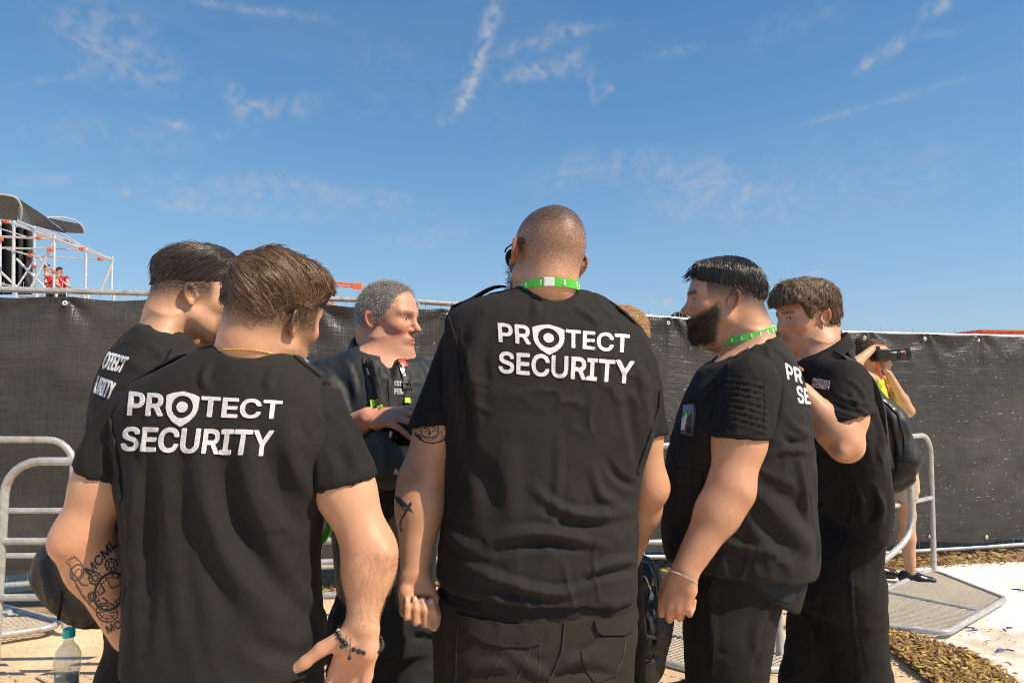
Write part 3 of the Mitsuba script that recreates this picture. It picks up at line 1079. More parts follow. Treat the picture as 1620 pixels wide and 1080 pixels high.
chips('bark_mulch', 5200, MULCH, ['chip_0', 'chip_1', 'chip_2', 'chip_4', 'chip_3'], .020, 'loose brown bark chips and yellow leaves at lower right', 5, pile=.035)
chips('leaf_litter', 2600, gp((300, 955), (640, 930), (1000, 908), (1380, 903), (1640, 889), (1640, 868), (1000, 884), (640, 905), (300, 930)), ['chip_0', 'chip_1', 'chip_4', 'chip_5'], .03, 'dry leaf litter on the soil along the fence', 6, pile=.03)
chips('scattered_leaves', 240, gp((1240, 1000), (1400, 960), (1560, 960), (1620, 1000), (1620, 1120), (1300, 1120)), ['chip_2', 'chip_3', 'chip_1', 'chip_5'], .014, 'single dry leaves blown over the white sheet and track panels', 8, pile=.02)
mk = gp((1536, 998), (1590, 996), (1588, 1030), (1582, 1056), (1612, 936))
bits = []
for x, y in mk:
    for s in range(3):
        a = rng.uniform(0, 6)
        bits.append(ribbon([[x + .012 * s, y + .01 * s, .006], [x + .012 * s + .03 * math.cos(a), y + .03 * math.sin(a), .012], [x + .05 * math.cos(a + .5), y + .05 * math.sin(a + .5), .006]], [0, .6, 1], .008, .002))
add('blue_scraps', cat(bits), 'blue_mark', kind='stuff', label='small scraps of dark blue film on the white sheet')

# ------------------------------------------------------------------ the mesh fence with its black screens
A0, A1 = np.array([-3.44, 4.6]), np.array([4.95, 6.6])


def on_line(px):
    d = ray(px, 600)
    n = np.array([-(A1 - A0)[1], (A1 - A0)[0]])
    t = (A0 @ n) / (d[:2] @ n)
    return d[:2] * t


JO = [(-330, 449), (283, 465), (655, 477), (1012, 500), (1330, 526), (1900, 540)]
ends = []
for px, py in JO:
    q = on_line(px)
    ends.append(np.r_[q, W(px, py, q[1])[2]])
fence_n = nrm(np.array([(A1 - A0)[1], -(A1 - A0)[0], 0]))     # towards the camera
FL = ['first mesh fence panel at far left, below the scaffold', 'second mesh fence panel, behind the two men at left', 'third mesh fence panel, behind the grey-haired man', 'fourth mesh fence panel, between the tall man and the bearded man', 'fifth mesh fence panel, behind the photographer at far right']
SL = ['dusty black woven screen on the fence at far left', 'black woven screen on the fence behind the two men at left', 'black woven screen creased in fans beside the grey-haired man', 'shiny black woven screen with painted sun glints behind the bearded man', 'black woven screen with painted sun glints behind the photographer']
for i in range(5):
    a, b = ends[i], ends[i + 1]
    L = np.linalg.norm(b[:2] - a[:2])
    u = np.r_[(b[:2] - a[:2]) / L, 0]
    fk = thing('fence_panel', FL[i], 'fence', 'mesh fence panels')
    at = lambda s, dz: np.r_[a[:2], 0] + u * s + np.array([0, 0, a[2] + (b[2] - a[2]) * s / L + dz])
    add('top_rail', tube([at(.015, 0), at(L - .015, 0)], .021, 12), 'galvanised', fk, smooth=60)
    add('bottom_rail', tube([at(.015, -1.97), at(L - .015, -1.97)], .019, 12), 'galvanised', fk, smooth=60)
    for s in (.02, L - .02):
        add('post', tube([np.r_[at(s, 0)[:2], -.03], at(s, -.005)], .02, 12), 'galvanised', fk, smooth=60)
    wires = [tube([at(s, -1.99), at(s, .055)], .0021, 4) for s in np.arange(.08, L - .05, .118)]
    wires += [tube([at(.02, dz), at(L - .02, dz)], .0021, 4) for dz in np.arange(-1.85, -.05, .30)]
    add('wire_mesh', cat(wires), 'galvanised', fk, kind='stuff')
    for s in (.02,):
        add('foot_block', box([*at(s, 0)[:2] - fence_n[:2] * .0, -.0], (.22, .62, .11), np.stack([u, [-u[1], u[0], 0], [0, 0, 1]], 1), .02), 'rubber', fk)
    ns, nz = int(L / .022), 84
    s, w = np.meshgrid(np.linspace(-.03, L + .03, ns), np.linspace(0, 1, nz), indexing='ij')
    eyes = np.arange(.28, L, .62)
    S0 = (i * 2.3)
    top = -.045 - .018 * (1 - np.cos(2 * np.pi * (s - .28) / .62)) / 2
    if i >= 3:
        top = top + .05
    z = top * (1 - w) + (-1.90 + .02 * np.sin(s * 5 + i)) * w
    q = np.stack([s * 1.4 + S0, w * 2.6, s * 0 + i], -1)
    wob = meshkit.fbm(q, 3, 60 + i) - .5
    off = .034 + .055 * wob * np.sin(np.pi * np.clip(w, 0, 1)) ** .7
    off += .008 * (meshkit.fbm(np.stack([s * 5 + wob * 5, w * 16 + s * 2, s * 0 + i], -1), 3, 70 + i) - .5) * (2 if i in (1, 2) else 1.2)
    for e in eyes:  # creases fanning out under each eyelet
        dx, dz = s - e, w * 1.9 + .03
        thn = np.arctan2(dx, dz)
        off += .012 * np.exp(-(dx ** 2 + dz ** 2) / (.55 if i == 2 else .22)) * np.cos(thn * (11 if i == 2 else 7) + e * 3)
    sag = .006 * np.cos(w * 60 + 3 * wob) * np.exp(-w * 9)
    off += sag
    X = a[0] + u[0] * s + fence_n[0] * off
    Y_ = a[1] + u[1] * s + fence_n[1] * off
    Z = a[2] + (b[2] - a[2]) * s / L + z
    uv = np.stack([(s + S0), 2 - w * 1.9], -1).reshape(-1, 2)
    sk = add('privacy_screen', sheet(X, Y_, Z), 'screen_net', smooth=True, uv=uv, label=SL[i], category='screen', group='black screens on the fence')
    for e in eyes:
        kx = min(int(e / (L / ns)), ns - 1)
        for w_, kz in ((0, 2), (1, nz - 3)):
            c = np.array([X[kx, kz], Y_[kx, kz], Z[kx, kz]]) + fence_n * .006
            Rm = np.stack([u, [0, 0, 1], fence_n], 1)
            pr = [(.007, .002), (.009, .005), (.014, .005), (.017, .002), (.017, -.001)]
            add('eyelet', lathe(pr, 14, c, Rm), 'white_plastic', sk, smooth=50)
            if w_ == 0:
                add('cable_tie', tube([c, c - fence_n * .02 + np.array([0, 0, .03]), at(e, .022), at(e, -.02) - fence_n * .025, c - fence_n * .015], .0022, 5, n=14), 'white_plastic', sk)


# ------------------------------------------------------------------ crowd barriers
def plate(parent, pts, bar=None, z=.03, mesh_dir=0.0, r=.021, pitch=(.060, .030)):
    """a flat foot: tube rim round a sheet of expanded metal"""
    p = np.c_[np.asarray(pts, float), np.full(len(pts), z)]
    P = sg.Polygon(pts)
    ring = np.asarray(P.buffer(-.07).buffer(.07, 6).exterior.coords)[:-1]
    k = add('foot_plate', tube(np.c_[ring, np.full(len(ring), z)], r, 8, closed=True), 'galvanised', parent, smooth=60)
    inner = P.buffer(-.02)
    x0, y0, x1, y1 = P.bounds
    c = P.centroid
    bits = []
    D = math.hypot(x1 - x0, y1 - y0)
    for sgn in (-1, 1):
        a = mesh_dir + sgn * math.atan2(pitch[1], pitch[0])
        d, n = np.array([math.cos(a), math.sin(a)]), np.array([-math.sin(a), math.cos(a)])
        stp = 2 * pitch[0] / 2 * math.sin(math.atan2(pitch[1], pitch[0]))
        for t in np.arange(-D, D, stp):
            q = np.array([c.x, c.y]) + n * t
            seg = inner.intersection(sg.LineString([q - d * D, q + d * D]))
            for g in getattr(seg, 'geoms', [seg]):
                if g.length > .02:
                    e = np.asarray(g.coords)
                    bits.append(tube(np.c_[e, np.full(len(e), z + .002 * sgn)], .0042, 4, cap=False))
    add('expanded_mesh', cat(bits), 'dusty_steel', k, kind='stuff')
    if bar is not None:
        add('cross_bar', tube([[*bar[0], z + .004], [*bar[1], z + .004]], .018, 8), 'galvanised', k, smooth=60)


def barrier(label, p0, p1, rails=(.72, .45), h=1.11, legs=True, rad=.021, rc_=.16):
    k = thing('crowd_barrier', label, 'barrier', 'galvanised crowd barriers')
    p0, p1 = np.asarray(p0, float), np.asarray(p1, float)
    u = (p1 - p0) / np.linalg.norm(p1 - p0)
    corner = lambda c, s: [np.r_[c + s * u * rc_ * (1 - math.sin(t)), h - rc_ * (1 - math.cos(t))] for t in np.linspace(math.pi / 2, 0, 7)]
    path = [np.r_[p0, .02], np.r_[p0, h - rc_ - .05]] + corner(p0, 1) + corner(p1, -1)[::-1] + [np.r_[p1, h - rc_ - .05], np.r_[p1, .02]]
    add('frame', tube(path, rad, 12), 'galvanised', k, smooth=60)
    for z in rails:
        add('rail', tube([np.r_[p0 + u * .01, z], np.r_[p1 - u * .01, z]], rad * .85, 10), 'galvanised', k, smooth=60)
    return k, u


gq = lambda px, py: ground(px, py)[:2]
k, u = barrier('near crowd barrier at left edge with rounded corner and floor plate', W(6, 800, 3.42)[:2], W(6, 800, 3.42)[:2] + np.array([2.1, .10]))
plate(k, gp((-160, 990), (-20, 962), (82, 986), (98, 998), (60, 1003), (-60, 1022)), mesh_dir=.3, z=.03)
k, u = barrier('farther crowd barrier at left, behind the near one', W(118, 700, 4.25)[:2] + np.array([-2.0, -.12]), W(118, 700, 4.25)[:2], rails=(.72, .45), h=1.15)
plate(k, gp((-220, 985), (-60, 960), (20, 975), (-30, 1000)), mesh_dir=.2)
pR = gq(1478, 905)
k, u = barrier('crowd barrier at right with its pointed floor plate on the white sheet', pR + np.array([-2.0, -1.55]) * .98, pR, rails=(.61,), h=1.13)
plate(k, gp((1472, 908), (1590, 955), (1500, 1009), (1440, 1003), (1372, 995), (1340, 970)), bar=gp((1400, 945), (1545, 975)), mesh_dir=math.radians(-38), z=.035)
c0 = W(1439, 700, 4.95); c1 = W(1300, 700, 4.2)
lk = thing('crowd_barrier', 'crowd barrier with a rounded lower corner behind the young man', 'barrier', 'galvanised crowd barriers')
uu = nrm((c1 - c0)[:2])
c0, c1 = c0[:2], c1[:2]
pth = [np.r_[c0, 1.09], np.r_[c0, .70], np.r_[c0, .60], np.r_[c0 + uu * .03, .52], np.r_[c0 + uu * .10, .46], np.r_[c0 + uu * .2, .42], np.r_[c1 + uu * .5, .40]]
add('frame', tube(pth, .021, 12, n=40), 'galvanised', lk, smooth=60)
add('rail', tube([np.r_[c0, 1.09], np.r_[c1 + uu * .5, 1.09]], .021, 12), 'galvanised', lk, smooth=60)
add('post', tube([np.r_[c1 + uu * .5, .02], np.r_[c1 + uu * .5, 1.11]], .021, 12), 'galvanised', lk, smooth=60)
k, u = barrier('crowd barrier between the tall man and the bearded man', W(905, 700, 4.35)[:2], W(1330, 700, 4.62)[:2], rails=(.52, .78), h=1.13)
plate(k, gp((1030, 1050), (1040, 985), (1120, 968), (1225, 985), (1247, 1050), (1240, 1066), (1110, 1072)), bar=gp((1130, 972), (1150, 1068)), mesh_dir=.15)
k, u = barrier('crowd barrier behind the two men at left, mostly hidden', W(430, 700, 4.1)[:2], W(720, 700, 4.25)[:2], rails=(.72, .45), h=1.1)
plate(k, gp((520, 1120), (565, 1040), (640, 1008), (730, 1020), (760, 1120)), mesh_dir=-.1)

# ------------------------------------------------------------------ bottles, case
plain('case_black', (.02, .02, .022), .5)
CS = thing('transport_case', 'black transport case that the clear water bottle stands on', 'case')
cy = 1.86
bp = W(109, 1000, cy)
btop = W(109, 996, cy)[2]
bz = btop - .235
add('body', box([bp[0] - .08, cy + .05, (bz - .004) / 2 + .02], (.5, .30, bz - .044), None, .012), 'case_black', CS)
add('lid', box([bp[0] - .08, cy + .05, bz - .004 - .008], (.52, .32, .016), None, .005), 'case_black', CS)
for s in (-1, 1):
    add('edge_rail', box([bp[0] - .08, cy + .05 + s * .158, bz * .5], (.03, .012, bz - .05), None, .004), 'alu', CS)

scene['pet'] = {'type': 'blendbsdf', 'weight': .20, 'a': {'type': 'thindielectric', 'int_ior': 1.55, 'specular_transmittance': rgb(.90, .93, .95)}, 'b': {'type': 'twosided', 'bsdf': {'type': 'roughplastic', 'diffuse_reflectance': rgb(.62, .68, .72), 'alpha': .12}}}
scene['water'] = {'type': 'principled', 'base_color': rgb(.70, .78, .82), 'roughness': .04, 'spec_trans': .92, 'eta': 1.33}
plain('bottle_label', (.55, .60, .68), .4)


def bottle(x, y, z, label, fill=.5, lab=False):
    k = thing('water_bottle', label, 'bottle')
    R = .0325
    pr = [(0.0, 0.0), (.024, .0), (.030, .004), (R, .016), (R, .05), (R - .002, .056), (R, .062), (R, .085), (R - .002, .090), (R - .0035, .105), (R - .004, .12), (R - .001, .135), (R, .150), (R - .001, .165), (R - .004, .178), (R - .010, .190), (R - .017, .199), (.0125, .206), (.0115, .214), (.0115, .222)]
    pr = np.array(pr)
    s = np.linspace(0, len(pr) - 1, 60)
    pr2 = np.stack([PchipInterpolator(range(len(pr)), pr[:, q])(s) for q in (0, 1)], 1)
    add('body', lathe(pr2, 32, (x, y, z)), 'pet', k, smooth=40)
    zi = pr2[:, 1]
    m = zi < .222 * fill
    inner = np.vstack([pr2[m] - [.0012, 0], [[0, zi[m][-1] + .0005]]])
    inner[:, 0] = np.maximum(inner[:, 0], 0); inner[:, 1] += .0012
    add('water', lathe(inner, 32, (x, y, z)), 'water', k, smooth=40)
    add('cap', lathe([(0, .2405), (.012, .2405), (.0142, .239), (.0148, .236), (.0148, .224), (.0152, .2215), (.0152, .218), (.0125, .218)], 30, (x, y, z)), 'turquoise', k, smooth=40)
    if lab:
        add('paper_label', lathe([(R + .0006, .066), (R + .0006, .098)], 32, (x, y, z)), 'bottle_label', k, smooth=40)
    return k


bottle(bp[0], cy, bz, 'half full clear water bottle with turquoise cap at lower left', .50)
b2 = ground(1004, 1112)
bottle(b2[0], b2[1], .01, 'clear water bottle with turquoise cap by the tall man\'s hip', .9, True)

# ------------------------------------------------------------------ far things: scaffold stand, crane, containers
SY = 22.0
c3 = lambda x, y, Y=SY: W(x / 5.685, 290 + y / 5.685, Y)
SC = thing('scaffold_stand', 'scaffold stand of silver tubes with grey canopy at far left', 'scaffold')
tubes = [((125, 320), (120, 960), 0, .06), ((310, 380), (312, 960), 1.5, .045), ((490, 470), (485, 960), 0, .05), ((775, 575), (770, 965), 0, .05), ((1008, 660), (1005, 970), 1.2, .045), ((2, 330), (2, 960), 0, .05),
         ((0, 318), (1012, 690), 0, .05), ((130, 330), (790, 600), 1.2, .04), ((340, 395), (1010, 680), 1.6, .035), ((500, 420), (770, 580), 1.8, .03), ((0, 480), (490, 498), 0, .05), ((0, 580), (775, 600), 1.2, .045), ((320, 660), (1010, 686), 1.2, .04),
         ((10, 410), (300, 500), 1.5, .03), ((60, 590), (320, 660), 1.2, .035), ((495, 500), (280, 945), 0, .06), ((1020, 680), (910, 965), 0, .05), ((0, 790), (160, 940), 0, .05), ((150, 680), (410, 940), 1.0, .05), ((310, 690), (160, 920), 1.4, .04),
         ((350, 670), (640, 950), 1.6, .035), ((-300, 960), (1020, 985), .5, .05), ((-300, 240), (0, 330), 0, .05), ((0, 900), (300, 960), .8, .045), ((-300, 470), (0, 480), 0, .05), ((-300, 570), (0, 580), 1.2, .045)]
for a, b, dy, r in tubes:
    add('scaffold_tube', tube([c3(*a, SY + dy), c3(*b, SY + dy)], r * .82, 8), 'alu', SC, smooth=60)
for a, dy in (((350, 492), 0), ((740, 592), 0), ((900, 682), 1.1), ((450, 595), -.06), ((272, 648), 1.1), ((308, 750), 1.4), ((2, 505), -.06), ((55, 345), -.05), ((480, 795), -.06)):
    q = c3(*a, SY + dy)
    add('coupler', box(q, (.17 if a[0] not in (308, 480) else .11, .11, .11), None, .02), 'coupler_red', SC)
for x in (125, 490, 775, 1008, 312):       # the standards run down to the ground
    q = c3(x, 960)
    add('standard', tube([[q[0], q[1] + .1, 0], [q[0], q[1] + .1, q[2]]], .05, 8), 'alu', SC, smooth=60)


def cloth_patch(name, rows, bsdf, parent, sag=.15, n=26, seed=1):
    rows = [spline(np.array(r, float), n) for r in rows]
    g = spline(np.array(rows).reshape(len(rows), -1), 16).reshape(16, n, 3)
    g[..., 1] += sag * (meshkit.fbm(g * np.array([1.1, .2, .5]) + seed, 3, seed) - .5) * 2
    v, f = sheet(g[..., 0], g[..., 1], g[..., 2])
    v2 = v + np.array([0, .03, 0])
    return add(name, cat([(v, f), (v2, f[:, ::-1])]), bsdf, parent, smooth=True)


cn = cloth_patch('canopy', [[c3(-400, 40, 20), c3(0, 98, 20.4), c3(90, 112, 20.5), c3(150, 130, 20.6), c3(178, 170, 20.7)], [c3(-400, 190, 20.3), c3(0, 215, 20.6), c3(90, 225, 20.8), c3(140, 240, 20.9), c3(170, 270, 21)], [c3(-400, 300, 20.6), c3(0, 320, 21), c3(90, 330, 21.2), c3(130, 335, 21.2), c3(160, 340, 21.2)]], 'tarp_grey', SC, .25, seed=3)
cloth_patch('canopy', [[c3(175, 140, 20.7), c3(300, 225, 21.3), c3(420, 310, 22), c3(500, 380, 22.6), c3(600, 442, 23)], [c3(180, 240, 20.9), c3(280, 300, 21.5), c3(380, 350, 22.2), c3(470, 400, 22.7), c3(590, 444, 23)], [c3(185, 330, 21), c3(270, 370, 21.6), c3(360, 395, 22.2), c3(460, 420, 22.7), c3(570, 447, 23)]], 'tarp_grey', SC, .2, seed=9)
cloth_patch('canopy', [[c3(420, 308, 22), c3(560, 335, 22.4), c3(720, 368, 23)], [c3(500, 370, 22.5), c3(620, 392, 22.8), c3(742, 405, 23.2)], [c3(590, 440, 23), c3(680, 446, 23.2), c3(760, 448, 23.4)]], 'tarp_grey', SC, .2, seed=12)
add('canopy_pole', tube([c3(-300, 20, 20), c3(0, 100, 20.3), c3(100, 112, 20.4), c3(150, 135, 20.5), c3(180, 180, 20.6), c3(182, 340, 20.9)], .032, 8, n=40), 'tarp_edge', SC, smooth=60)
add('canopy_pole', tube([c3(420, 308, 21.9), c3(720, 366, 22.9), c3(740, 390, 23), c3(760, 445, 23.2)], .03, 8, n=30), 'tarp_edge', SC, smooth=60)
for i, (x0, x1) in enumerate(((-380, 110), (140, 290))):
    cloth_patch('curtain', [[c3(x, 395 - (x < 100) * 60, SY + 2.2 + .25 * math.sin(x / 11)) for x in np.linspace(x0, x1, 12)], [c3(x, 940, SY + 2.2 + .3 * math.sin(x / 11 + .4)) for x in np.linspace(x0, x1, 12)], [c3(x, 1000, SY + 2.2 + .3 * math.sin(x / 11 + .4)) for x in np.linspace(x0, x1, 12)]], 'curtain', SC, .1, n=60, seed=i)
pz = c3(100, 985, SY + 2)[2] - .4
add('deck', box([c3(300, 960, SY + 1.4)[0] - 4, SY + 1.6, pz - .15], (16, 2.6, .14)), 'alu', SC)

CR = thing('tower_crane', 'distant orange tower crane above the fence', 'crane')
cw = lambda x, y: W(460 + x / 4, 430 + y / 4, 160)
mast, jib = [cw(252, 60), cw(250, 400)], [cw(238, 72), cw(432, 92)]


def truss(a, b, wd, n, r):
    t, u_, w_ = frames(np.array([a, (a + b) / 2, b]))
    u_, w_ = u_[0] * wd / 2, w_[0] * wd / 2
    cs = [u_ + w_, u_ - w_, -u_ - w_, -u_ + w_]
    out = [tube([a + c, b + c], r, 4) for c in cs]
    for i in range(n):
        p, q = a + (b - a) * i / n, a + (b - a) * (i + 1) / n
        for k in range(4):
            out.append(tube([p + cs[k], q + cs[(k + 1) % 4]], r * .7, 4))
    return cat(out)


add('mast', truss(np.array(mast[0]), np.array([mast[0][0], mast[0][1], 0.]), 1.3, 18, .12), 'crane_orange', CR)
add('jib', truss(np.array(jib[0]), np.array(jib[1]), 0.8, 14, .12), 'crane_orange', CR)
add('counterweight', box(cw(422, 91), (2.2, 1.4, 1.3), None, .1), 'crane_orange', CR)
add('cab', box(cw(260, 80), (1.6, 1.5, 1.8), None, .15), 'crane_orange', CR)
add('mast_head', tube([cw(252, 62), cw(240, 48), cw(262, 74)], .15, 5), 'crane_orange', CR)

for q, (lb, zt) in enumerate((('upper orange container above the fence at far right', 5.06), ('lower orange container under the upper one at far right', 2.46))):
    ck = thing('site_container', lb, 'container', 'stacked orange containers')
    x0 = W(1553, 530, 40)[0]
    add('body', box([x0 + 6, 41.2, zt - 1.27], (12, 2.4, 2.52), None, .05), 'container_orange', ck)
    add('roof_rim', box([x0 + 6, 41.2, zt - .03], (12.08, 2.48, .14), None, .02), 'container_orange', ck)
    for w_ in range(16):
        add('window', box([x0 + .9 + w_ * .68, 39.99, zt - .42], (.34, .05, .22)), 'window_dark', ck)

SG = thing('round_topped_board', 'black round-topped board above the fence beside the bearded man', 'board')
q0, q1 = W(1059, 505, 12), W(1087, 505, 12)
rr = (q1[0] - q0[0]) / 2
mm = (q0 + q1) / 2
arc = [(mm[0] + rr * math.cos(t), mm[2] + rr * .72 * math.sin(t)) for t in np.linspace(0, math.pi, 24)]
P2 = sg.Polygon(arc + [(mm[0] - rr, mm[2] - .5), (mm[0] + rr, mm[2] - .5)])
bm = trimesh.creation.extrude_polygon(P2, .08, engine='earcut')
vv = np.asarray(bm.vertices)
add('face', (np.c_[vv[:, 0], 12 - vv[:, 2], vv[:, 1]], np.asarray(bm.faces)), 'black_plastic', SG)
add('rim', tube([[x, 11.93, z] for x, z in arc], .012, 6), 'window_dark', SG)
add('post', tube([[mm[0], 12.04, 0], [mm[0], 12.04, mm[2] - .3]], .03, 8), 'galvanised', SG)
for s in (-.07, .0, .05):
    add('slat', box([mm[0] + s, 11.91, mm[2] + .02], (.012, .02, .16)), 'zip_metal', SG)


# ------------------------------------------------------------------ people: builders
def walls(v, f, depth_v):
    e = np.vstack([f[:, [0, 1]], f[:, [1, 2]], f[:, [2, 0]]])
    key = np.sort(e, 1)
    _, inv, cnt = np.unique(key[:, 0].astype(np.int64) * 4000000 + key[:, 1], return_inverse=True, return_counts=True)
    b = e[cnt[inv.ravel()] == 1]
    n = len(v)
    q = np.vstack([np.stack([b[:, 1], b[:, 0], b[:, 0] + n], 1), np.stack([b[:, 1], b[:, 0] + n, b[:, 1] + n], 1)])
    return np.vstack([v, depth_v]), np.vstack([f, q])


def patch(m, shape, quad, edge, lift=.0005, thick=.004):
    """a piece of cloth or thread of real thickness laid on a mesh: a drawing in the unit square of a quad of pixels (top left, top right, bottom right, bottom left); edge in pixels"""
    q = np.asarray(quad, float)
    w, h = np.linalg.norm(q[1] - q[0]), np.linalg.norm(q[3] - q[0])
    v2, f = flat(sa.scale(shape, w, h, origin=(0, 0)), edge)
    u, t = v2[:, :1] / w, v2[:, 1:] / h
    p, ok = on_mesh(m, (1 - u) * (1 - t) * q[3] + u * (1 - t) * q[2] + u * t * q[1] + (1 - u) * t * q[0])
    f = f[np.all(ok[f], 1)]
    if not len(f):
        return None
    e = np.max(np.stack([np.linalg.norm(p[f[:, k]] - p[f[:, k - 1]], axis=1) for k in range(3)]), axis=0)
    f = f[e < np.median(e) * 6 + .01]
    used = np.unique(f)
    re = np.full(len(p), -1); re[used] = np.arange(len(used))
    p, g = p[used], re[f]
    _, tree, nm, _ = _rays[id(m[0])]
    n = nm[tree.query(p)[1]]
    n = np.where(((EYE - p) * n).sum(1, keepdims=True) < 0, -n, n)
    c = np.cross(p[g[:, 1]] - p[g[:, 0]], p[g[:, 2]] - p[g[:, 0]])
    bad = (c * n[g[:, 0]]).sum(1) < 0
    g = np.where(bad[:, None], g[:, ::-1], g)
    return walls(p + n * (lift + thick), g, p - n * .0012)


def quadbox(x0, y0, x1, y1):
    return [(x0, y0), (x1, y0), (x1, y1), (x0, y1)]


def unit(shape, x0, y0, x1, y1):
    """pixel-space polygon -> the unit square of the pixel box"""
    return sa.affine_transform(shape, [1 / (x1 - x0), 0, 0, -1 / (y1 - y0), -x0 / (x1 - x0), y1 / (y1 - y0)])


def px_patch(name, m, poly, bsdf, parent, edge_px=4, lift=.0005, thick=.004, label=None, smooth=35):
    """a patch given by its outline in pixels of the photograph, laid on the mesh m"""
    P = poly if hasattr(poly, 'bounds') else sg.Polygon(poly)
    x0, y0, x1, y1 = P.bounds
    r = patch(m, unit(P, x0, y0, x1, y1), quadbox(x0, y0, x1, y1), edge_px, lift, thick)
    return add(name, r, bsdf, parent, smooth=smooth, label=label) if r is not None else None


def px_line(pts, w):
    return sg.LineString(pts).buffer(w / 2, 3)


def surf_points(m, pix):
    p, ok = on_mesh(m, pix)
    return p[ok]


def garment(fn, lo, hi, h, folds=(), noise_amp=.0025, seed=0, scale=(9, 9, 4), ridge=.5, fine=True):
    v, f = mesh_of(fn, lo, hi, h)
    v = relax(v, f, 2)
    n = normals(v, f)
    d = cloth_folds(v, n, folds, noise_amp, seed, scale, ridge)
    return v + n * d[:, None], f


def fold_px(base, lines):
    """[(pixels, width m, height m)] -> 3-D creases on a smooth garment mesh"""
    out = []
    for pix, wd, ht in lines:
        p = surf_points(base, spline(np.array(pix, float), max(4, 2 * len(pix))))
        if len(p) >= 3:
            out.append((p, wd, ht))
    return out


def torso_box(T_, pad=.06, zlo=None, zhi=None):
    x, y, a, b = T_.tab
    r = np.maximum(a, b).max() + pad
    return (np.array([x.min() - r, y.min() - r, (T_.zr[0] if zlo is None else zlo) - .03]), np.array([x.max() + r, y.max() + r, (T_.zr[1] if zhi is None else zhi) + .03]))


def legs(o, parent, bsdf, pelvis, hips, knees, feet, r=(.105, .085, .064), top=None, folds=(), seed=0, shoe='leather', toe=None, h=.009, amp=.004, cut=None, off=0.0):
    """trousers and shoes: pelvis is a Loft, hips / knees / feet are pairs of points"""
    def fn(P):
        d = pelvis(P, off=off) if pelvis is not None else None
        for a, b, c in zip(hips, knees, feet):
            e = limb(P, [a, b, c], r, .04)
            d = e if d is None else smin(d, e, .035)
        if top is not None:
            d = np.maximum(d, P[:, 2] - top)
        return np.maximum(d, .035 - P[:, 2])
    pts = np.vstack([*hips, *knees, *feet])
    lo, hi = pts.min(0) - .16, pts.max(0) + .16
    lo[2], hi[2] = 0, (pelvis.zr[1] if pelvis is not None else pts[:, 2].max()) + .05
    if pelvis is not None:
        l, u = torso_box(pelvis)
        lo[:2], hi[:2] = np.minimum(lo[:2], l[:2]), np.maximum(hi[:2], u[:2])
    base = mesh_of(fn, lo, hi, h)
    fl = fold_px(base, folds) if folds else []
    v = relax(base[0], base[1], 2)
    n = normals(v, base[1])
    v = v + n * cloth_folds(v, n, fl, amp, seed, (7, 7, 6), .6)[:, None]
    m = (v, base[1])
    k = add('trousers', m, bsdf, parent, smooth=True)
    for i, ft in enumerate(feet):
        t = nrm(np.r_[np.asarray(toe if np.ndim(toe) == 1 else toe[i], float)[:2], 0])
        s = np.array([-t[1], t[0], 0])
        a = np.array([ft[0], ft[1], 0])

        def shoe_fn(P, a=a, t=t, s=s):
            q = np.stack([(P - v3(a)) @ v3(s), (P - v3(a)) @ v3(t), P[:, 2]], 1)
            d = limb(q, [(0, -.055, .05), (0, .05, .042), (.0, .15, .036)], (.047, .046, .040), .03)
            d = smin(d, rc(q, (0, -.03, .05), (0, -.03, .11), .045, .045), .03)
            d = np.maximum(d, .013 - q[:, 2])
            sole = np.maximum(np.abs(q[:, 2] - .009) - .009, limb(q, [(0, -.055, .01), (0, .06, .01), (0, .155, .01)], (.050, .050, .043), .03))
            return np.minimum(d, sole)
        c = a + t * .05
        add('shoe', mesh_of(shoe_fn, c - [.19, .19, .06], c + [.19, .19, .20], .006), shoe, parent, smooth=True)
    return m


def locks(q, d, f, amp, seed=1):
    """locks of hair running along d: noise stretched along that direction"""
    d = nrm(d)
    u = nrm(np.cross(d, [.3, 1, .2])); w = np.cross(d, u)
    c = np.stack([q @ u * f, q @ w * f, q @ d * f * .13], -1)
    n = meshkit.noise(c, seed) - .5 + .5 * (meshkit.noise(c * 2.1 + 7, seed + 1) - .5)
    return amp * 2 * (np.abs(n) * 2 - .35)


def hair_volume(H, mask, thick, k=.008, groove=None):
    def fn(P):
        q = H.loc(P)
        t = thick(q)
        if groove is not None:
            t = t + groove(q)
        return smax(H.cranium(q) - t.astype(F32), mask(q).astype(F32), k) * F32(H.s)
    return fn


def hair(parent, H, mask, thick, flow, bsdf, n=6000, length=.05, rad=.0006, rs=None, lift=(-.002, .003), jitter=.22, fly=.02, steps=7, k=.008, h=.0032, groove=None, edge_only=None, base=True):
    fn = hair_volume(H, mask, thick, k, groove)
    v, f = mesh_of(fn, H.o - .19, H.o + .19, h)
    q = H.loc(v).astype(float)
    key = add('hair', (v, f), bsdf + '_base', parent, smooth=True) if base else key_of('hair', parent)
    c = H.cranium(q.astype(F32))
    outer = c[f].mean(1) > -.001
    st = sample(v, f[outer], n, rs)
    d = lambda p: flow(H.loc(p).astype(float)) @ H.M.T
    pts = grow(fn, st, d, length, rs, steps, lift, jitter, fly)
    t = np.linspace(0, 1, steps)
    r = rad * (1 - .75 * t ** 2)[None] * (.7 + .6 * rs.random((n, 1)))
    a = int(len(pts) * .68)
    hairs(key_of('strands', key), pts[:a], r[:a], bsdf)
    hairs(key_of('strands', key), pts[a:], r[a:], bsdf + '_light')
    return key


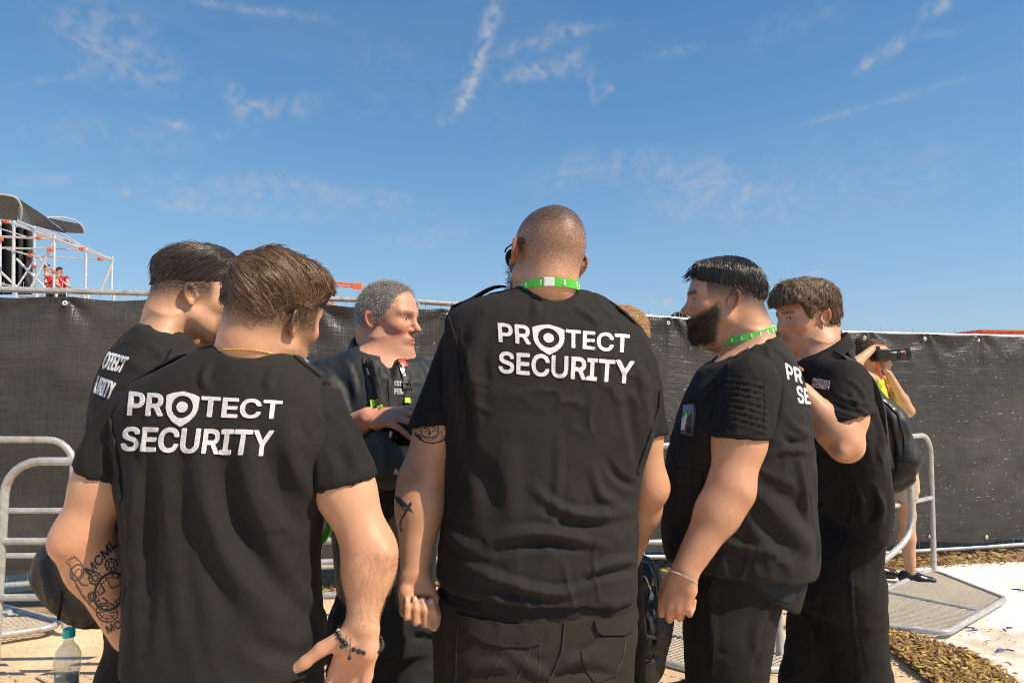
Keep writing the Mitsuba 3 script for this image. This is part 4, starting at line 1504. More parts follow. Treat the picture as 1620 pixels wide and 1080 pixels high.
def fuzz(parent, name, body, H, weight, n, bsdf, length, rad, rs, direction=None, lean=.6, steps=4):
    """short hair or beard standing out of the skin where weight(q) > 0"""
    v, f = body
    q = H.loc(v).astype(float)
    w = np.clip(weight(q), 0, 1)
    near = (np.abs(q) < .16).all(1)
    w = w * near
    wf = w[f].mean(1)
    keep = wf > .02
    st = sample(v, f[keep], n, rs, wf[keep])
    nn = normals(v, f)
    g = nn[cKDTree(v).query(st)[1]]
    d = nrm((direction(H.loc(st).astype(float)) if direction is not None else np.zeros_like(st) + [0, -.3, -1]) @ H.M.T)
    u = nrm(g * (1 - lean) + d * lean + rs.normal(0, .28, (n, 3)))
    L = length * (.5 + rs.random(n))
    curl = rs.normal(0, .25, (n, 3))
    pts = np.stack([st - g * .001 + (u * (i / (steps - 1)) + curl * (i / (steps - 1)) ** 2) * L[:, None] for i in range(steps)], 1)
    k = key_of(name, parent)
    hairs(k, pts, rad * np.linspace(1, .35, steps)[None] * np.ones((n, 1)), bsdf)
    return k


def skin_body(o, parent):
    v, f = body_mesh(o)
    v = relax(v, f, 2)
    c = skin_tone(v, o['skin'], seed=o.get('seed', 0))
    c = head_colors(o['head'], v, c, o)
    for a in o['arms']:
        for p, r, col, w in [(a.E, .045, (1.0, .60, .50), .7)]:
            d = np.linalg.norm(v - p, axis=1)
            c = blend(c, np.array(o['skin']) * col, w * np.exp(-(d / r) ** 2))
        if a.hand:
            d = np.linalg.norm(v - a.hand.c, axis=1)
            c = blend(c, np.array(o['skin']) * (1.0, .78, .72), .45 * np.exp(-(d / .08) ** 2))
    for pos, rad, col, w in o.get('spots', []):
        d = np.linalg.norm(v - pos, axis=1)
        c = blend(c, np.array(col), w * np.exp(-(d / rad) ** 2))
    add('body', (v, f), 'skin', parent, smooth=True, color=np.clip(c, 0, 1))
    for a in o['arms']:
        if a.hand and o.get('nails', True):
            for nl in a.hand.nails:
                add('nail', nail_mesh(*nl), 'nail', parent + '__body', smooth=True)
    return v, f


def arm_hair(parent, body, arm, n, bsdf, rs, length=.012):
    """fine hair along the forearm"""
    v, f = body
    ax = arm.W - arm.E
    t = (v - arm.E) @ ax / (ax @ ax)
    dist = np.linalg.norm(v - arm.E - np.clip(t, 0, 1)[:, None] * ax, axis=1)
    w = ((t > -.05) & (t < 1.0) & (dist < .07)).astype(float)
    wf = w[f].mean(1)
    st = sample(v, f[wf > .5], n, rs)
    g = normals(v, f)[cKDTree(v).query(st)[1]]
    d = nrm(ax)
    side = np.cross(g, d)
    u = nrm(g * .22 + d * .8 + side * rs.normal(.3, .4, (n, 1)))
    L = length * (.4 + rs.random(n))
    pts = np.stack([st - g * .0005 + u * (L * k / 3)[:, None] - g * (L * .12 * (k / 3) ** 2)[:, None] for k in range(4)], 1)
    hairs(key_of('arm_hair', parent), pts, .00014 * np.ones((n, 4)), bsdf)


def shirt_fn(torso, off, top, hem, sleeves, neck_pts, neck_r, k=.035, hollow=.013, gap=.007, cut=None, armholes=()):
    """torso and sleeves; top = (point, normal) of the neckline plane, hem = (point, normal)"""
    hp, hn = v3(hem[0]), v3(nrm(hem[1]))
    tp, tn = v3(top[0]), v3(nrm(top[1]))

    def fn(P):
        d0 = torso(P, off=off)
        below = (P - hp) @ hn
        d = np.maximum(d0, below)
        d = np.maximum(d, -np.maximum(d0 + hollow, -below - .09))
        for (arm, upto, kw) in sleeves:
            d = smin(d, arm.sleeve(P, upto, **kw), .022)
        for a, b, ra, rb in armholes:
            d = smax(d, -rc(P, a, b, ra, rb), .006)
        d = smax(d, (P - tp) @ tn, .006)
        d = smax(d, -(limb(P, neck_pts, [x + gap for x in neck_r], .02)), .006)
        return d if cut is None else cut(P, d)
    return fn


def epaulette(parent, fn, a, b, width, bsdf, tip=0.0, across=(0, 1, 0), thick=.004, lift=.004, button=True):
    """a shoulder strap from neck side a to shoulder end b laid on the garment"""
    p = np.linspace(0, 1, 14)[:, None] * (np.asarray(b) - a) + a
    for _ in range(3):
        p = p - grad(fn, p) * fn(p.astype(F32))[:, None]
    g = grad(fn, p)
    p = p + g * lift + g * (tip * np.clip(np.linspace(-1.2, 1, 14), 0, 1) ** 2)[:, None]
    t = nrm(np.gradient(p, axis=0))
    w = nrm(np.cross(g, t))
    wd = width * np.r_[.55, .9, np.ones(12)]
    m = ribbon(p, w, wd, thick)
    k = add('epaulette', m, bsdf, parent, smooth=30)
    if button:
        c = p[2] + g[2] * .003
        R = np.stack([t[2], w[2], g[2]], 1)
        add('button', lathe([(0, .004), (.005, .0036), (.0065, .002), (.0065, 0)], 12, c, R), 'silver', k, smooth=50)
    return k


def lettering(parent, m, lines, bsdf='thread_white', edge=5, label=None, lift=.0006, thick=.0016):
    """lines: (shapes in a unit box, quad of pixels)"""
    out = []
    for shapes, quad in lines:
        for s in shapes:
            r = patch(m, s, quad, edge, lift, thick)
            if r is not None:
                out.append(r)
    if out:
        return add('lettering', cat(out), bsdf, parent, label=label)


def elbow_frame(phi):
    p = math.radians(phi)
    return np.array([math.sin(p), -math.cos(p), 0]), np.array([math.cos(p), math.sin(p), 0])


# ------------------------------------------------------------------ the tall man in the middle, seen from behind
def tall_man():
    Y, phi = 1.67, 101
    rs = np.random.default_rng(11)
    p = thing('person', 'person, tall broad man seen from behind, buzz cut, green lanyard, white lettering on black vest', 'person')
    rows = [(452, 826, 912, .066), (462, 806, 930, .075), (470, 776, 948, .086), (480, 744, 964, .098), (495, 716, 985, .112), (515, 703, 1006, .122), (540, 698, 1027, .130), (570, 698, 1041, .136), (610, 700, 1047, .140), (660, 704, 1042, .142), (700, 708, 1028, .145),
            (750, 707, 1013, .150), (800, 703, 1006, .158), (850, 699, 1004, .165), (900, 695, 1004, .168), (940, 692, 1004, .166), (985, 690, 1003, .160), (1040, 690, 1000, .155)]
    T_ = Loft(rows_px(rows, Y, phi), phi)
    H = Head(W(864, 413, Y - .01), 112, pitch=-2, roll=9, scale=1.02, wide=1.0, ear=.94, flare=.72, earx=.082, fat=.012, jaw=1.05)
    neck = ([(0, -.035, .0), (0, -.045, -.06), W(866, 478, Y + .01), W(870, 540, Y + .02)], [.052, .057, .070, .095])
    nw = [H.out(neck[0][0]), H.out(neck[0][1]), neck[0][2], neck[0][3]]
    hl = Hand(W(655, 907, 1.60), (.10, .0, -1), (-.32, .94, .1), (.94, .32, 0), [(78, 88, 30), (82, 90, 32), (85, 92, 34), (88, 92, 36)], thumb=((.35, .9, .3), (.0, .9, .55), (-.5, .6, .5)), size=1.02)
    aL = Arm(W(735, 556, Y), W(669, 762, Y - .01), W(655, 905, 1.605), (.056, .060, .055, .055, .032), hl, bump=W(664, 772, Y - .05))
    hr = Hand(W(985, 905, 1.98), (-.35, .3, -1), (.9, -.4, 0), (0, 1, 0), [(40, 50, 30)] * 4)
    aR = Arm(W(992, 585, Y + .02), W(1027, 770, 1.74), W(992, 895, 1.96), (.058, .052, .045, .044, .030), hr)
    buzz = lambda q: smooth01((q[:, 2] - (-.055 + .10 * smooth01((q[:, 1] + .04) / .08))) / .05) * smooth01((.088 - q[:, 1] + (q[:, 2] - .07) * .35) / .03)
    fade = lambda q: .55 * smooth01((q[:, 2] + .075) / .10) * (q[:, 1] < .03) + .45 * smooth01((q[:, 2] - .05) / .05) * smooth01((.09 - q[:, 1]) / .03)
    beard = lambda q: smooth01((.03 - q[:, 2]) / .02) * smooth01((q[:, 1] - .012 + .0 * q[:, 2]) / .012) * (1 - smooth01((q[:, 2] + .025) / .02) * smooth01((q[:, 1] - .045) / .02))
    o = dict(head=H, arms=[aL, aR], neck=neck, torso=T_, skin=(.575, .315, .195), hair=(.03, .02, .015), shade=[(fade, .96, (.074, .055, .044)), (beard, .9, (.06, .04, .03))], seed=3, h=.003, ha=.004,
             spots=[(W(657, 753, 1.60), .022, (.26, .12, .07), .55)])
    B = skin_body(o, p)
    fuzz(p, 'hair', B, H, buzz, 12000, 'hair_buzz', .0042, .00024, rs, lambda q: np.stack([q[:, 0] * 0, -.2 - q[:, 1] * 0, -1 + q[:, 2] * 8], 1), .55)
    fuzz(p, 'beard', B, H, beard, 4200, 'hair_beard', .018, .00040, rs, lambda q: np.stack([q[:, 0] * 2, .4 + q[:, 1] * 0, -1 + q[:, 1] * 0], 1), .5)
    # black shirt under the vest
    fs = shirt_fn(T_, -.010, (W(873, 466, Y), (.05, .0, 1)), (W(850, 990, Y - .155), (.03, 0, -1)), [(aL, .56, dict(extra=.007, flare=.009, tilt=(.14, 0, -1))), (aR, .56, dict(extra=.009, flare=.011, tilt=(.1, 0, -1)))], nw, neck[1], gap=.006)
    lo, hi = torso_box(T_, .13, W(850, 992, Y - .16)[2] - .02, nw[2][2] + .02)
    sb = mesh_of(fs, lo, hi, .009)
    S = garment(fs, lo, hi, .007, fold_px(sb, [([(712, 520), (690, 580), (668, 640)], .022, 0.0081), ([(700, 560), (708, 620), (700, 670)], .018, -0.0081), ([(655, 640), (690, 655), (718, 650)], .012, 0.0054), ([(1052, 625), (1040, 660), (1030, 688)], .012, 0.0054)]), .005, 31)
    add('shirt', S, 'cloth_shirt', p, smooth=True)
    px_patch('hem_stitch', S, px_line([(648, 648), (684, 664), (716, 664)], 1.4), 'cloth_vest', p + '__shirt', 5, .0003, .0008)
    px_patch('hem_stitch', S, px_line([(1026, 683), (1042, 683), (1056, 678)], 1.4), 'cloth_vest', p + '__shirt', 5, .0003, .0008)
    # vest
    ah = [(aL.S + np.array([-.060, -.01, .02]), aL.E + np.array([-.03, 0, 0]), .078, .085), (aR.S + np.array([.066, 0, .01]), aR.E + np.array([.085, 0.01, 0]), .070, .085)]
    hem_c = W(850, 958, Y - .165)
    fv = shirt_fn(T_, .004, (W(873, 461, Y), (.06, .02, 1)), (hem_c, (-.10, 0, -1)), [], nw, neck[1], gap=.004, armholes=ah)
    lo, hi = torso_box(T_, .07, hem_c[2] - .05, nw[2][2] + .03)
    vb = mesh_of(fv, lo, hi, .009)
    folds = [([(722, 560), (735, 640), (738, 720)], .020, -0.0095), ([(760, 500), (748, 560), (752, 640)], .020, 0.0068), ([(1002, 560), (1022, 640), (1020, 720)], .018, 0.0081), ([(985, 600), (1000, 680), (1008, 740)], .015, -0.0081),
             ([(842, 770), (880, 805), (940, 816), (1000, 806)], .014, 0.0115), ([(850, 790), (900, 822), (960, 828)], .012, -0.0095), ([(775, 858), (830, 842), (900, 850), (960, 862)], .013, 0.0121), ([(790, 872), (850, 860), (920, 866)], .012, -0.0081),
             ([(930, 905), (965, 890), (1000, 884)], .010, 0.0108), ([(925, 918), (965, 908), (1002, 900)], .009, -0.0095), ([(770, 905), (820, 925), (880, 938), (930, 930)], .012, 0.0108), ([(760, 925), (820, 942), (880, 950)], .012, -0.0095),
             ([(720, 880), (760, 905), (800, 925)], .014, 0.0081), ([(885, 690), (882, 760), (876, 840)], .012, 0.0047), ([(940, 740), (950, 780), (985, 800)], .012, 0.0081), ([(960, 730), (985, 760), (1003, 770)], .010, -0.0081),
             ([(705, 830), (730, 860), (770, 880)], .016, 0.0081), ([(800, 690), (806, 760), (800, 830)], .025, 0.0068), ([(905, 480), (930, 500), (960, 512)], .010, 0.0041), ([(845, 474), (848, 490), (842, 505)], .010, 0.0054), ([(740, 720), (770, 760), (780, 820)], .025, -0.0081)]
    V = garment(fv, lo, hi, .0046, fold_px(vb, folds), .0060, 17, (8, 8, 5), .55)
    vk = add('vest', V, 'cloth_vest', p, smooth=True)
    W1 = word_one((.245, (.262, .505), .515))
    lettering(vk, V, [(W1, [(787, 508), (996, 527), (995, 559), (789, 541)]), ([fit(text_shape('SECURITY'), 0, 1)], [(789, 555), (1003, 571), (1000, 608), (789, 590)])], label='white embroidered lettering PROTECT SECURITY with a shield for the O')
    # seams and edges
    for ln, wd in (([(728, 520), (738, 600), (740, 690)], 1.4),):
        px_patch('seam', V, px_line(ln, wd), 'cloth_shirt', vk, 5, .0002, .0012)
    for ln in ([(708, 502), (720, 540), (725, 600), (724, 660), (716, 700)], [(1038, 556), (1047, 600), (1044, 645), (1028, 695), (1010, 745)]):
        px_patch('armhole_piping', V, px_line(ln, 7), 'cloth_vest', vk, 5, .0005, .0035, smooth=60)
    epaulette(vk, fv, W(800, 466, Y - .01), W(716, 500, Y), .046, 'cloth_vest', tip=.012, button=False)
    epaulette(vk, fv, W(950, 486, Y - .01), W(1022, 545, Y), .044, 'cloth_vest', tip=.0, button=False)
    # lanyard round the neck
    L = neck_band(nw, neck[1], W(868, 458, Y), (.12, -1), 0, .004, .012, 60)
    lk = lanyard(p, L, [0, -.25, 1], .020)
    ci = min(range(2, 58), key=lambda i: abs(project(L[i])[0] - 874) + 1e3 * (L[i][1] > L.mean(0)[1]))
    t = nrm(L[ci + 1] - L[ci - 1]); out = nrm((L[ci] - L.mean(0)) * [1, 1, 0])
    add('clasp', box(L[ci] + out * .003, (.024, .021, .007), np.stack([t, np.cross(out, t), out], 1), .002), 'white_plastic', lk)
    # glasses
    gk = key_of('glasses', p)
    tm = [H.out(x) for x in [(-.083, -.035, .018), (-.082, -.012, .034), (-.079, .03, .030), (-.076, .085, .024), (-.070, .104, .022)]]
    add('glasses', tube(tm, [.0042, .0034, .0022, .0022, .0028], 8, n=30), 'black_plastic', p, smooth=60)
    tm = [H.out(x * np.array([-1, 1, 1])) for x in [np.array(t) for t in [(-.083, -.035, .018), (-.082, -.012, .034), (-.079, .03, .030), (-.076, .085, .024), (-.070, .104, .022)]]]
    add('temple', tube(tm, [.0042, .0034, .0022, .0022, .0028], 8, n=30), 'black_plastic', gk, smooth=60)
    for s in (-1, 1):
        ring = [H.out((s * (.038 + .029 * math.cos(t)), .112 - .012 * abs(.6 + .4 * math.cos(t)), .010 + .026 * math.sin(t))) for t in np.linspace(0, 2 * math.pi, 28)[:-1]]
        add('rim', tube(ring, .0024, 6, closed=True), 'black_plastic', gk, smooth=60)
        cc = np.mean(ring, 0)
        vv = np.vstack([ring, [cc + H.M[:, 1] * .004]])
        n_ = len(ring)
        add('lens', (vv, np.array([[i, (i + 1) % n_, n_] for i in range(n_)])), 'lens_dark', gk)
    # trousers with cargo pockets
    prow = [(930, 690, 1004, .150), (985, 687, 1008, .156), (1040, 686, 1004, .158), (1100, 688, 1000, .156), (1180, 694, 990, .145)]
    PL = Loft(rows_px(prow, Y, phi), phi)
    hips = [W(770, 1140, Y), W(918, 1140, Y)]
    knees = [np.array([W(762, 1000, Y)[0] - .03, Y + .02, .50]), np.array([W(925, 1000, Y)[0] + .03, Y + .02, .50])]
    feet = [np.array([knees[0][0] - .02, Y + .03, .10]), np.array([knees[1][0] + .02, Y + .03, .10])]
    M = legs(o, p, 'cloth_cargo', PL, hips, knees, feet, (.125, .095, .075), top=W(850, 950, Y - .15)[2], seed=5, toe=(-.25, .95), h=.007, amp=.004,
             folds=[([(800, 1030), (830, 1048), (868, 1075)], .014, 0.0081), ([(870, 1060), (900, 1045), (950, 1030)], .014, 0.0081), ([(865, 1080), (910, 1062), (980, 1070)], .012, -0.0081), ([(745, 1060), (790, 1050), (815, 1060)], .012, 0.0081), ([(700, 985), (706, 1030), (704, 1078)], .014, 0.0068)])
    tk = p + '__trousers'
    px_patch('pocket', M, [(730, 985), (852, 1010), (852, 1090), (722, 1090), (724, 1000)], 'cloth_cargo', tk, 6, .0005, .003)
    px_patch('pocket_flap', M, [(724, 968), (745, 974), (800, 986), (862, 985), (861, 996), (856, 1017), (830, 1022), (800, 1022), (770, 1015), (745, 1000), (726, 982)], 'cloth_cargo', tk, 5, .003, .005, label='gaping flap of the left back pocket')
    px_patch('pocket_flap', M, [(939, 982), (975, 974), (1004, 960), (1006, 975), (1000, 995), (985, 1003), (950, 1003), (942, 996)], 'cloth_cargo', tk, 5, .003, .005)
    px_patch('pocket', M, [(918, 1030), (945, 1006), (990, 1006), (1000, 1030), (975, 1068), (940, 1080), (925, 1060)], 'cloth_cargo', tk, 6, .0005, .003)
    for ln in ([(853, 985), (854, 1040), (850, 1090)], [(893, 985), (888, 1030), (880, 1055), (868, 1072)], [(726, 985), (723, 1040), (722, 1090)], [(988, 1010), (984, 1040), (972, 1066)], [(770, 1080), (790, 1045), (796, 1030)], [(815, 1080), (835, 1035), (840, 1020)]):
        px_patch('seam', M, px_line(ln, 1.8), 'seam_thread', tk, 5, .0034, .0014)
    # tattoos on the left arm
    bk = p + '__body'
    e = lambda *pts: sg.Polygon(pts)
    L_ = lambda pts, w: px_line(pts, w)
    face = sg.Point(0, 0).buffer(1, 40)
    port = shapely.union_all([L_([(657, 684), (662, 692), (672, 699), (686, 701), (700, 697), (709, 689), (713, 682)], 2.2), e((655, 687), (663, 686), (668, 694), (672, 699), (664, 696)), e((701, 697), (704, 688), (713, 681), (712, 688), (706, 695)),
                              L_([(666, 676), (667, 686), (671, 692)], 1.6), L_([(693, 676), (694, 685), (690, 691)], 1.6), L_([(670, 690), (680, 692), (691, 690)], 1.7), L_([(671, 693), (680, 696), (689, 693)], 1.0), L_([(673, 683), (677, 680), (681, 683)], 1.5),
                              L_([(684, 683), (688, 680), (692, 682)], 1.5), e((677, 684), (682, 684), (681, 688), (678, 688)), L_([(670, 678), (676, 676), (681, 678)], 1.4), L_([(684, 677), (690, 676), (694, 678)], 1.2), L_([(697, 681), (700, 690), (697, 697)], 1.2), L_([(665, 694), (668, 687)], 1.1)])
    bird = shapely.union_all([e((624, 783), (632, 786), (642, 795), (646, 800), (641, 803), (634, 800), (628, 794)), L_([(626, 788), (633, 798), (638, 806), (643, 805)], 1.3), e((645, 798), (650, 793), (652, 796), (649, 803), (655, 812), (648, 807), (644, 809), (640, 816), (636, 822), (638, 813), (642, 806)),
                              L_([(630, 786), (637, 793)], .9), L_([(640, 812), (636, 820), (632, 830)], 1.1), L_([(636, 816), (635, 824), (634, 832), (635, 838)], 1.0), L_([(632, 836), (637, 838)], 1.2), L_([(634.5, 834), (635, 841)], 1.1)])
    for nm, shp, mt in (('tattoo', port, 'ink'), ('tattoo', bird, 'ink')):
        px_patch(nm, B, shp, mt, bk, 2.5, .0003, .0003, label={'ink': 'dark line tattoo'}[mt], smooth=False)
    px_patch('tattoo', B, shapely.union_all([L_([(1004, 808), (1007, 816), (1004, 823)], 1.3), L_([(1002, 814), (1008, 812)], 1.0), L_([(1002, 820), (1008, 819)], 1.0)]), 'ink', bk, 2.5, .0003, .0003, smooth=False)
    return p


def neck_band(nw, nr, c, back, width, lift=.003, drop=.03, n=60, up=(0, 0, 1)):
    """a lanyard lying round the neck: points of its middle line; `back` = horizontal direction of the nape, where it rides highest"""
    back = nrm(np.r_[np.asarray(back, float)[:2], 0])
    side = np.array([-back[1], back[0], 0])
    t = np.linspace(-math.pi * .93, math.pi * .93, n)
    L = np.asarray(c)[None] + .085 * (np.cos(t)[:, None] * back + np.sin(t)[:, None] * side) + np.array([0, 0, 1.0]) * (drop * (np.cos(t) - 1))[:, None]
    f = lambda P: limb(P, nw, nr, .03)
    for _ in range(5):
        g = grad(f, L); g[:, 2] = 0
        L = L - nrm(g) * (f(L.astype(F32)) - lift)[:, None]
    return L


def lanyard(parent, L, wdir, width=.020, marks=True, c=None):
    k = add('lanyard', ribbon(L, wdir, width, .0022), 'lanyard_green', parent, smooth=30)
    if marks:
        c = L.mean(0) if c is None else c
        for i in range(3, len(L) - 3, 3):
            t = nrm(L[i + 1] - L[i - 1])
            out = (L[i] - c) * [1, 1, 0]
            out = nrm(out - t * (out @ t))
            add('mark', box(L[i] + out * .0020, (.0045, .011, .0012), np.stack([t, np.cross(out, t), out], 1)), 'lanyard_white', k)
    return k


def bead_ring(c, axis, rx, ry, n, r, first=None, sub=1):
    axis = nrm(axis)
    a = nrm(np.cross(axis, [0, 1, .1])) if first is None else nrm(np.asarray(first) - axis * (np.asarray(first) @ axis))
    b = np.cross(axis, a)
    pts = [np.asarray(c) + rx * math.cos(t) * a + ry * math.sin(t) * b for t in np.linspace(0, 2 * math.pi, n + 1)[:-1]]
    return pts


def ball(c, r, sub=2):
    m = trimesh.creation.icosphere(subdivisions=sub, radius=r)
    return np.asarray(m.vertices) + c, np.asarray(m.faces)


def collar(parent, nw, nr, c, back, h=.035, bsdf='cloth_polo', spread=.55, droop=.045, drop=.035, n=60):
    """a turned-down polo collar round the neck, open at the front"""
    back = nrm(np.r_[np.asarray(back, float)[:2], 0]); side = np.array([-back[1], back[0], 0])
    t = np.linspace(-math.pi + spread * .5, math.pi - spread * .5, n)
    f = lambda P: limb(P, nw, nr, .03)
    d = np.cos(t)[:, None] * back + np.sin(t)[:, None] * side
    ring = np.asarray(c)[None] + .09 * d + np.array([0, 0, 1.0]) * (drop * (np.cos(t) - 1))[:, None]
    for _ in range(5):
        g = grad(f, ring); g[:, 2] = 0
        ring = ring - nrm(g) * (f(ring.astype(F32)) - .011)[:, None]
    fr = smooth01((np.abs(t) - 1.2) / 1.6)
    z = np.array([0, 0, 1.0])
    rows = [ring + z * (-.012), ring + z * (h * .8) + d * .003, ring + z * h + d * .007, ring + z * (h * .86) + d * .013, ring + z * (h * .3 - droop * .5 * fr[:, None]) + d * (.022 + .006 * fr[:, None]), ring + z * (-h * .15 - droop * fr[:, None]) + d * (.028 + .016 * fr[:, None])]
    g = np.array(rows)
    v, fq = sheet(g[..., 0], g[..., 1], g[..., 2])
    v2 = v - normals(v, fq) * .0028
    return add('collar', cat([(v, fq), (v2, fq[:, ::-1])]), bsdf, parent, smooth=True)


def front_man():
    Y, phi = 1.30, 88
    rs = np.random.default_rng(21)
    p = thing('person', 'person from behind in left foreground, swept brown hair, tattooed left forearm, gold neck chain', 'person')
    rows = [(540, 345, 438, .060), (552, 330, 450, .066), (563, 308, 466, .076), (575, 275, 484, .088), (592, 240, 506, .098), (614, 208, 526, .106), (645, 188, 540, .112), (685, 183, 544, .116), (725, 185, 534, .118), (770, 188, 517, .118), (830, 194, 506, .114),
            (890, 198, 502, .114), (950, 199, 506, .120), (1010, 195, 512, .128), (1060, 190, 516, .132), (1120, 190, 518, .132)]
    T_ = Loft(rows_px(rows, Y, phi), phi)
    H = Head(W(430, 506, Y), 62, pitch=4, roll=12, scale=.91, jaw=.98, wide=.93)
    neck = ([(0, -.03, .0), (0, -.04, -.06), W(396, 562, Y + .01), W(382, 640, Y + .02)], [.048, .049, .055, .085])
    nw = [H.out(neck[0][0]), H.out(neck[0][1]), neck[0][2], neck[0][3]]
    hr = Hand(W(574, 990, 1.235), (-.22, .02, -1), (.12, 1, .0), (-1, .1, -.1), [(14, 26, 16), (18, 30, 18), (20, 32, 20), (24, 34, 20)], thumb=((.75, .62, .25), (.62, .78, .2), (.7, .7, .1)), size=1.0, spread=5)
    aR = Arm(W(500, 660, Y), W(586, 872, 1.27), W(574, 985, 1.24), (.050, .050, .0425, .0405, .0275), hr, bump=W(606, 876, 1.24))
    hl = Hand(W(205, 1012, 1.36), (.55, .35, -.75), (-.5, -.3, -.2), (.3, .8, .2), [(20, 30, 20)] * 4)
    aL = Arm(W(207, 664, Y), W(127, 850, 1.275), W(203, 1008, 1.355), (.050, .048, .043, .044, .029), hl, bump=W(100, 862, 1.25))
    fade = lambda q: smooth01((q[:, 2] + .048) / .060) * smooth01((.075 - q[:, 1]) / .02)
    beard = lambda q: .45 * smooth01((.0 - q[:, 2]) / .03) * smooth01((q[:, 1] - .02) / .02)
    o = dict(head=H, arms=[aL, aR], neck=neck, torso=T_, skin=(.60, .33, .205), hair=(.05, .03, .02), shade=[(fade, .92, (.075, .047, .031)), (beard, .8, (.10, .06, .04))], seed=13, ha=.0038)
    B = skin_body(o, p)
    fuzz(p, 'neck_hair', B, H, lambda q: fade(q) ** 2.5, 6000, 'hair_brown', .0045, .00020, rs, None, .75)
    zl = lambda q: .022 + .55 * np.clip(q[:, 1] - .02, 0, 1) + .10 * np.clip(q[:, 1] + .02, -.1, 0) + .022 * smooth01((np.abs(q[:, 0]) - .052) / .02) * smooth01((q[:, 1] + .06) / .03) + .004 * np.sin(q[:, 0] * 90)
    mask = lambda q: np.maximum(zl(q) - q[:, 2], q[:, 1] - .105)
    thick = lambda q: .004 + .013 * smooth01((q[:, 2] - .03) / .07) + .010 * smooth01((q[:, 1] - .02) / .07) * smooth01((q[:, 2] - .06) / .04) + .002 * np.sin(q[:, 0] * 70 + q[:, 2] * 60 + 30 * q[:, 1])

    def flow(q):
        l, tp = smooth01((-q[:, 0] - .01) / .05)[:, None], smooth01((q[:, 2] - .085) / .04)[:, None]
        d = np.array([.85, .22, -.50]) * (1 - l) + np.array([.22, -.12, -1]) * l
        return d * (1 - tp * .8) + np.array([.9, .40, -.05]) * tp * .8
    groove = lambda q: locks(q, (.85, .22, -.55), 75, .0022)
    hair(p, H, mask, thick, flow, 'hair_brown', 9000, .075, .0007, rs, (-.001, .0022), .09, .06, groove=groove)
    fs = shirt_fn(T_, -.010, (W(393, 561, Y), (.08, .05, 1)), (W(515, 1052, Y), (0, 0, -1)), [(aL, .47, dict(extra=.006, flare=.006, tilt=(-.30, 0, -1))), (aR, .50, dict(extra=.007, flare=.008, tilt=(.22, 0, -1)))], nw, neck[1], gap=.004)
    zh = W(515, 1050, Y)[2]
    lo, hi = torso_box(T_, .12, zh - .02, nw[2][2] + .02)
    sb = mesh_of(fs, lo, hi, .009)
    S = garment(fs, lo, hi, .006, fold_px(sb, [([(545, 670), (560, 710), (575, 745)], .014, 0.0065), ([(525, 700), (545, 740), (548, 775)], .012, -0.0052), ([(150, 670), (140, 700), (132, 735)], .014, 0.0065), ([(175, 690), (172, 725), (180, 755)], .012, -0.0052)]), .005, 41)
    sk = add('shirt', S, 'cloth_shirt', p, smooth=True)
    px_patch('seam', S, px_line([(505, 776), (545, 765), (590, 745)], 1.4), 'cloth_vest', sk, 5, .0003, .0008)
    ah = [(aL.S + np.array([-.056, -.01, .015]), aL.E + np.array([-.04, 0, .02]), .066, .075), (aR.S + np.array([.056, 0, .015]), aR.E + np.array([.05, 0, .02]), .066, .075)]
    fv = shirt_fn(T_, .004, (W(393, 557, Y), (.06, .05, 1)), (W(515, 1048, Y), (0, 0, -1)), [], nw, neck[1], gap=.006, armholes=ah)
    lo, hi = torso_box(T_, .07, zh - .04, nw[2][2] + .03)
    vb = mesh_of(fv, lo, hi, .009)
    folds = [([(330, 575), (322, 600), (330, 615)], .008, 0.0065), ([(436, 585), (425, 605), (428, 620)], .008, 0.0052), ([(316, 680), (325, 780), (380, 920), (440, 990)], .022, 0.0117), ([(345, 700), (365, 800), (420, 900), (480, 970)], .020, -0.0117), ([(390, 690), (400, 770), (440, 850)], .018, 0.0104),
             ([(420, 690), (440, 760), (470, 830)], .016, -0.0091), ([(455, 660), (470, 740), (500, 800)], .014, 0.0078), ([(205, 700), (212, 800), (215, 900), (205, 1000)], .018, 0.0078), ([(232, 720), (240, 820), (238, 920), (230, 1040)], .015, -0.0078), ([(262, 720), (270, 840), (285, 960), (310, 1075)], .018, 0.0065),
             ([(470, 930), (500, 960), (514, 985)], .014, 0.0078), ([(390, 1010), (440, 1035), (505, 1030)], .016, -0.0065), ([(300, 880), (330, 980), (330, 1070)], .022, 0.0052), ([(500, 640), (515, 690), (512, 740)], .012, 0.0065)]
    V = garment(fv, lo, hi, .0044, fold_px(vb, folds), .0058, 27, (8, 8, 4), .55)
    vk = add('vest', V, 'cloth_vest', p, smooth=True)
    lettering(vk, V, [(word_one((.228, (.245, .458), .472)), [(206, 616), (448, 631), (444, 663), (202, 657)]), ([fit(text_shape('SECURITY'), 0, 1)], [(196, 674), (434, 680), (427, 722), (192, 713)])], label='white embroidered lettering PROTECT SECURITY with a shield for the O')
    for ln in ([(552, 668), (530, 705), (512, 755), (505, 800)], [(172, 655), (180, 700), (188, 745), (190, 790)]):
        px_patch('armhole_piping', V, px_line(ln, 7), 'cloth_vest', vk, 5, .0005, .0035, smooth=60)
    epaulette(vk, fv, W(462, 576, Y - .01), W(535, 632, Y), .042, 'cloth_vest')
    epaulette(vk, fv, W(300, 566, Y - .01), W(200, 618, Y), .042, 'cloth_vest', button=False)
    # chain
    ring = neck_band(nw, neck[1], W(393, 556, Y), (0, -1), 0, .002, .02, 110)
    ck = cat([ball(q, .0023, 1) for q in ring])
    add('neck_chain', ck, 'gold', p, smooth=True)
    # trousers
    PL = Loft(rows_px([(1000, 200, 508, .120), (1080, 196, 512, .125), (1180, 205, 505, .12)], Y, phi), phi)
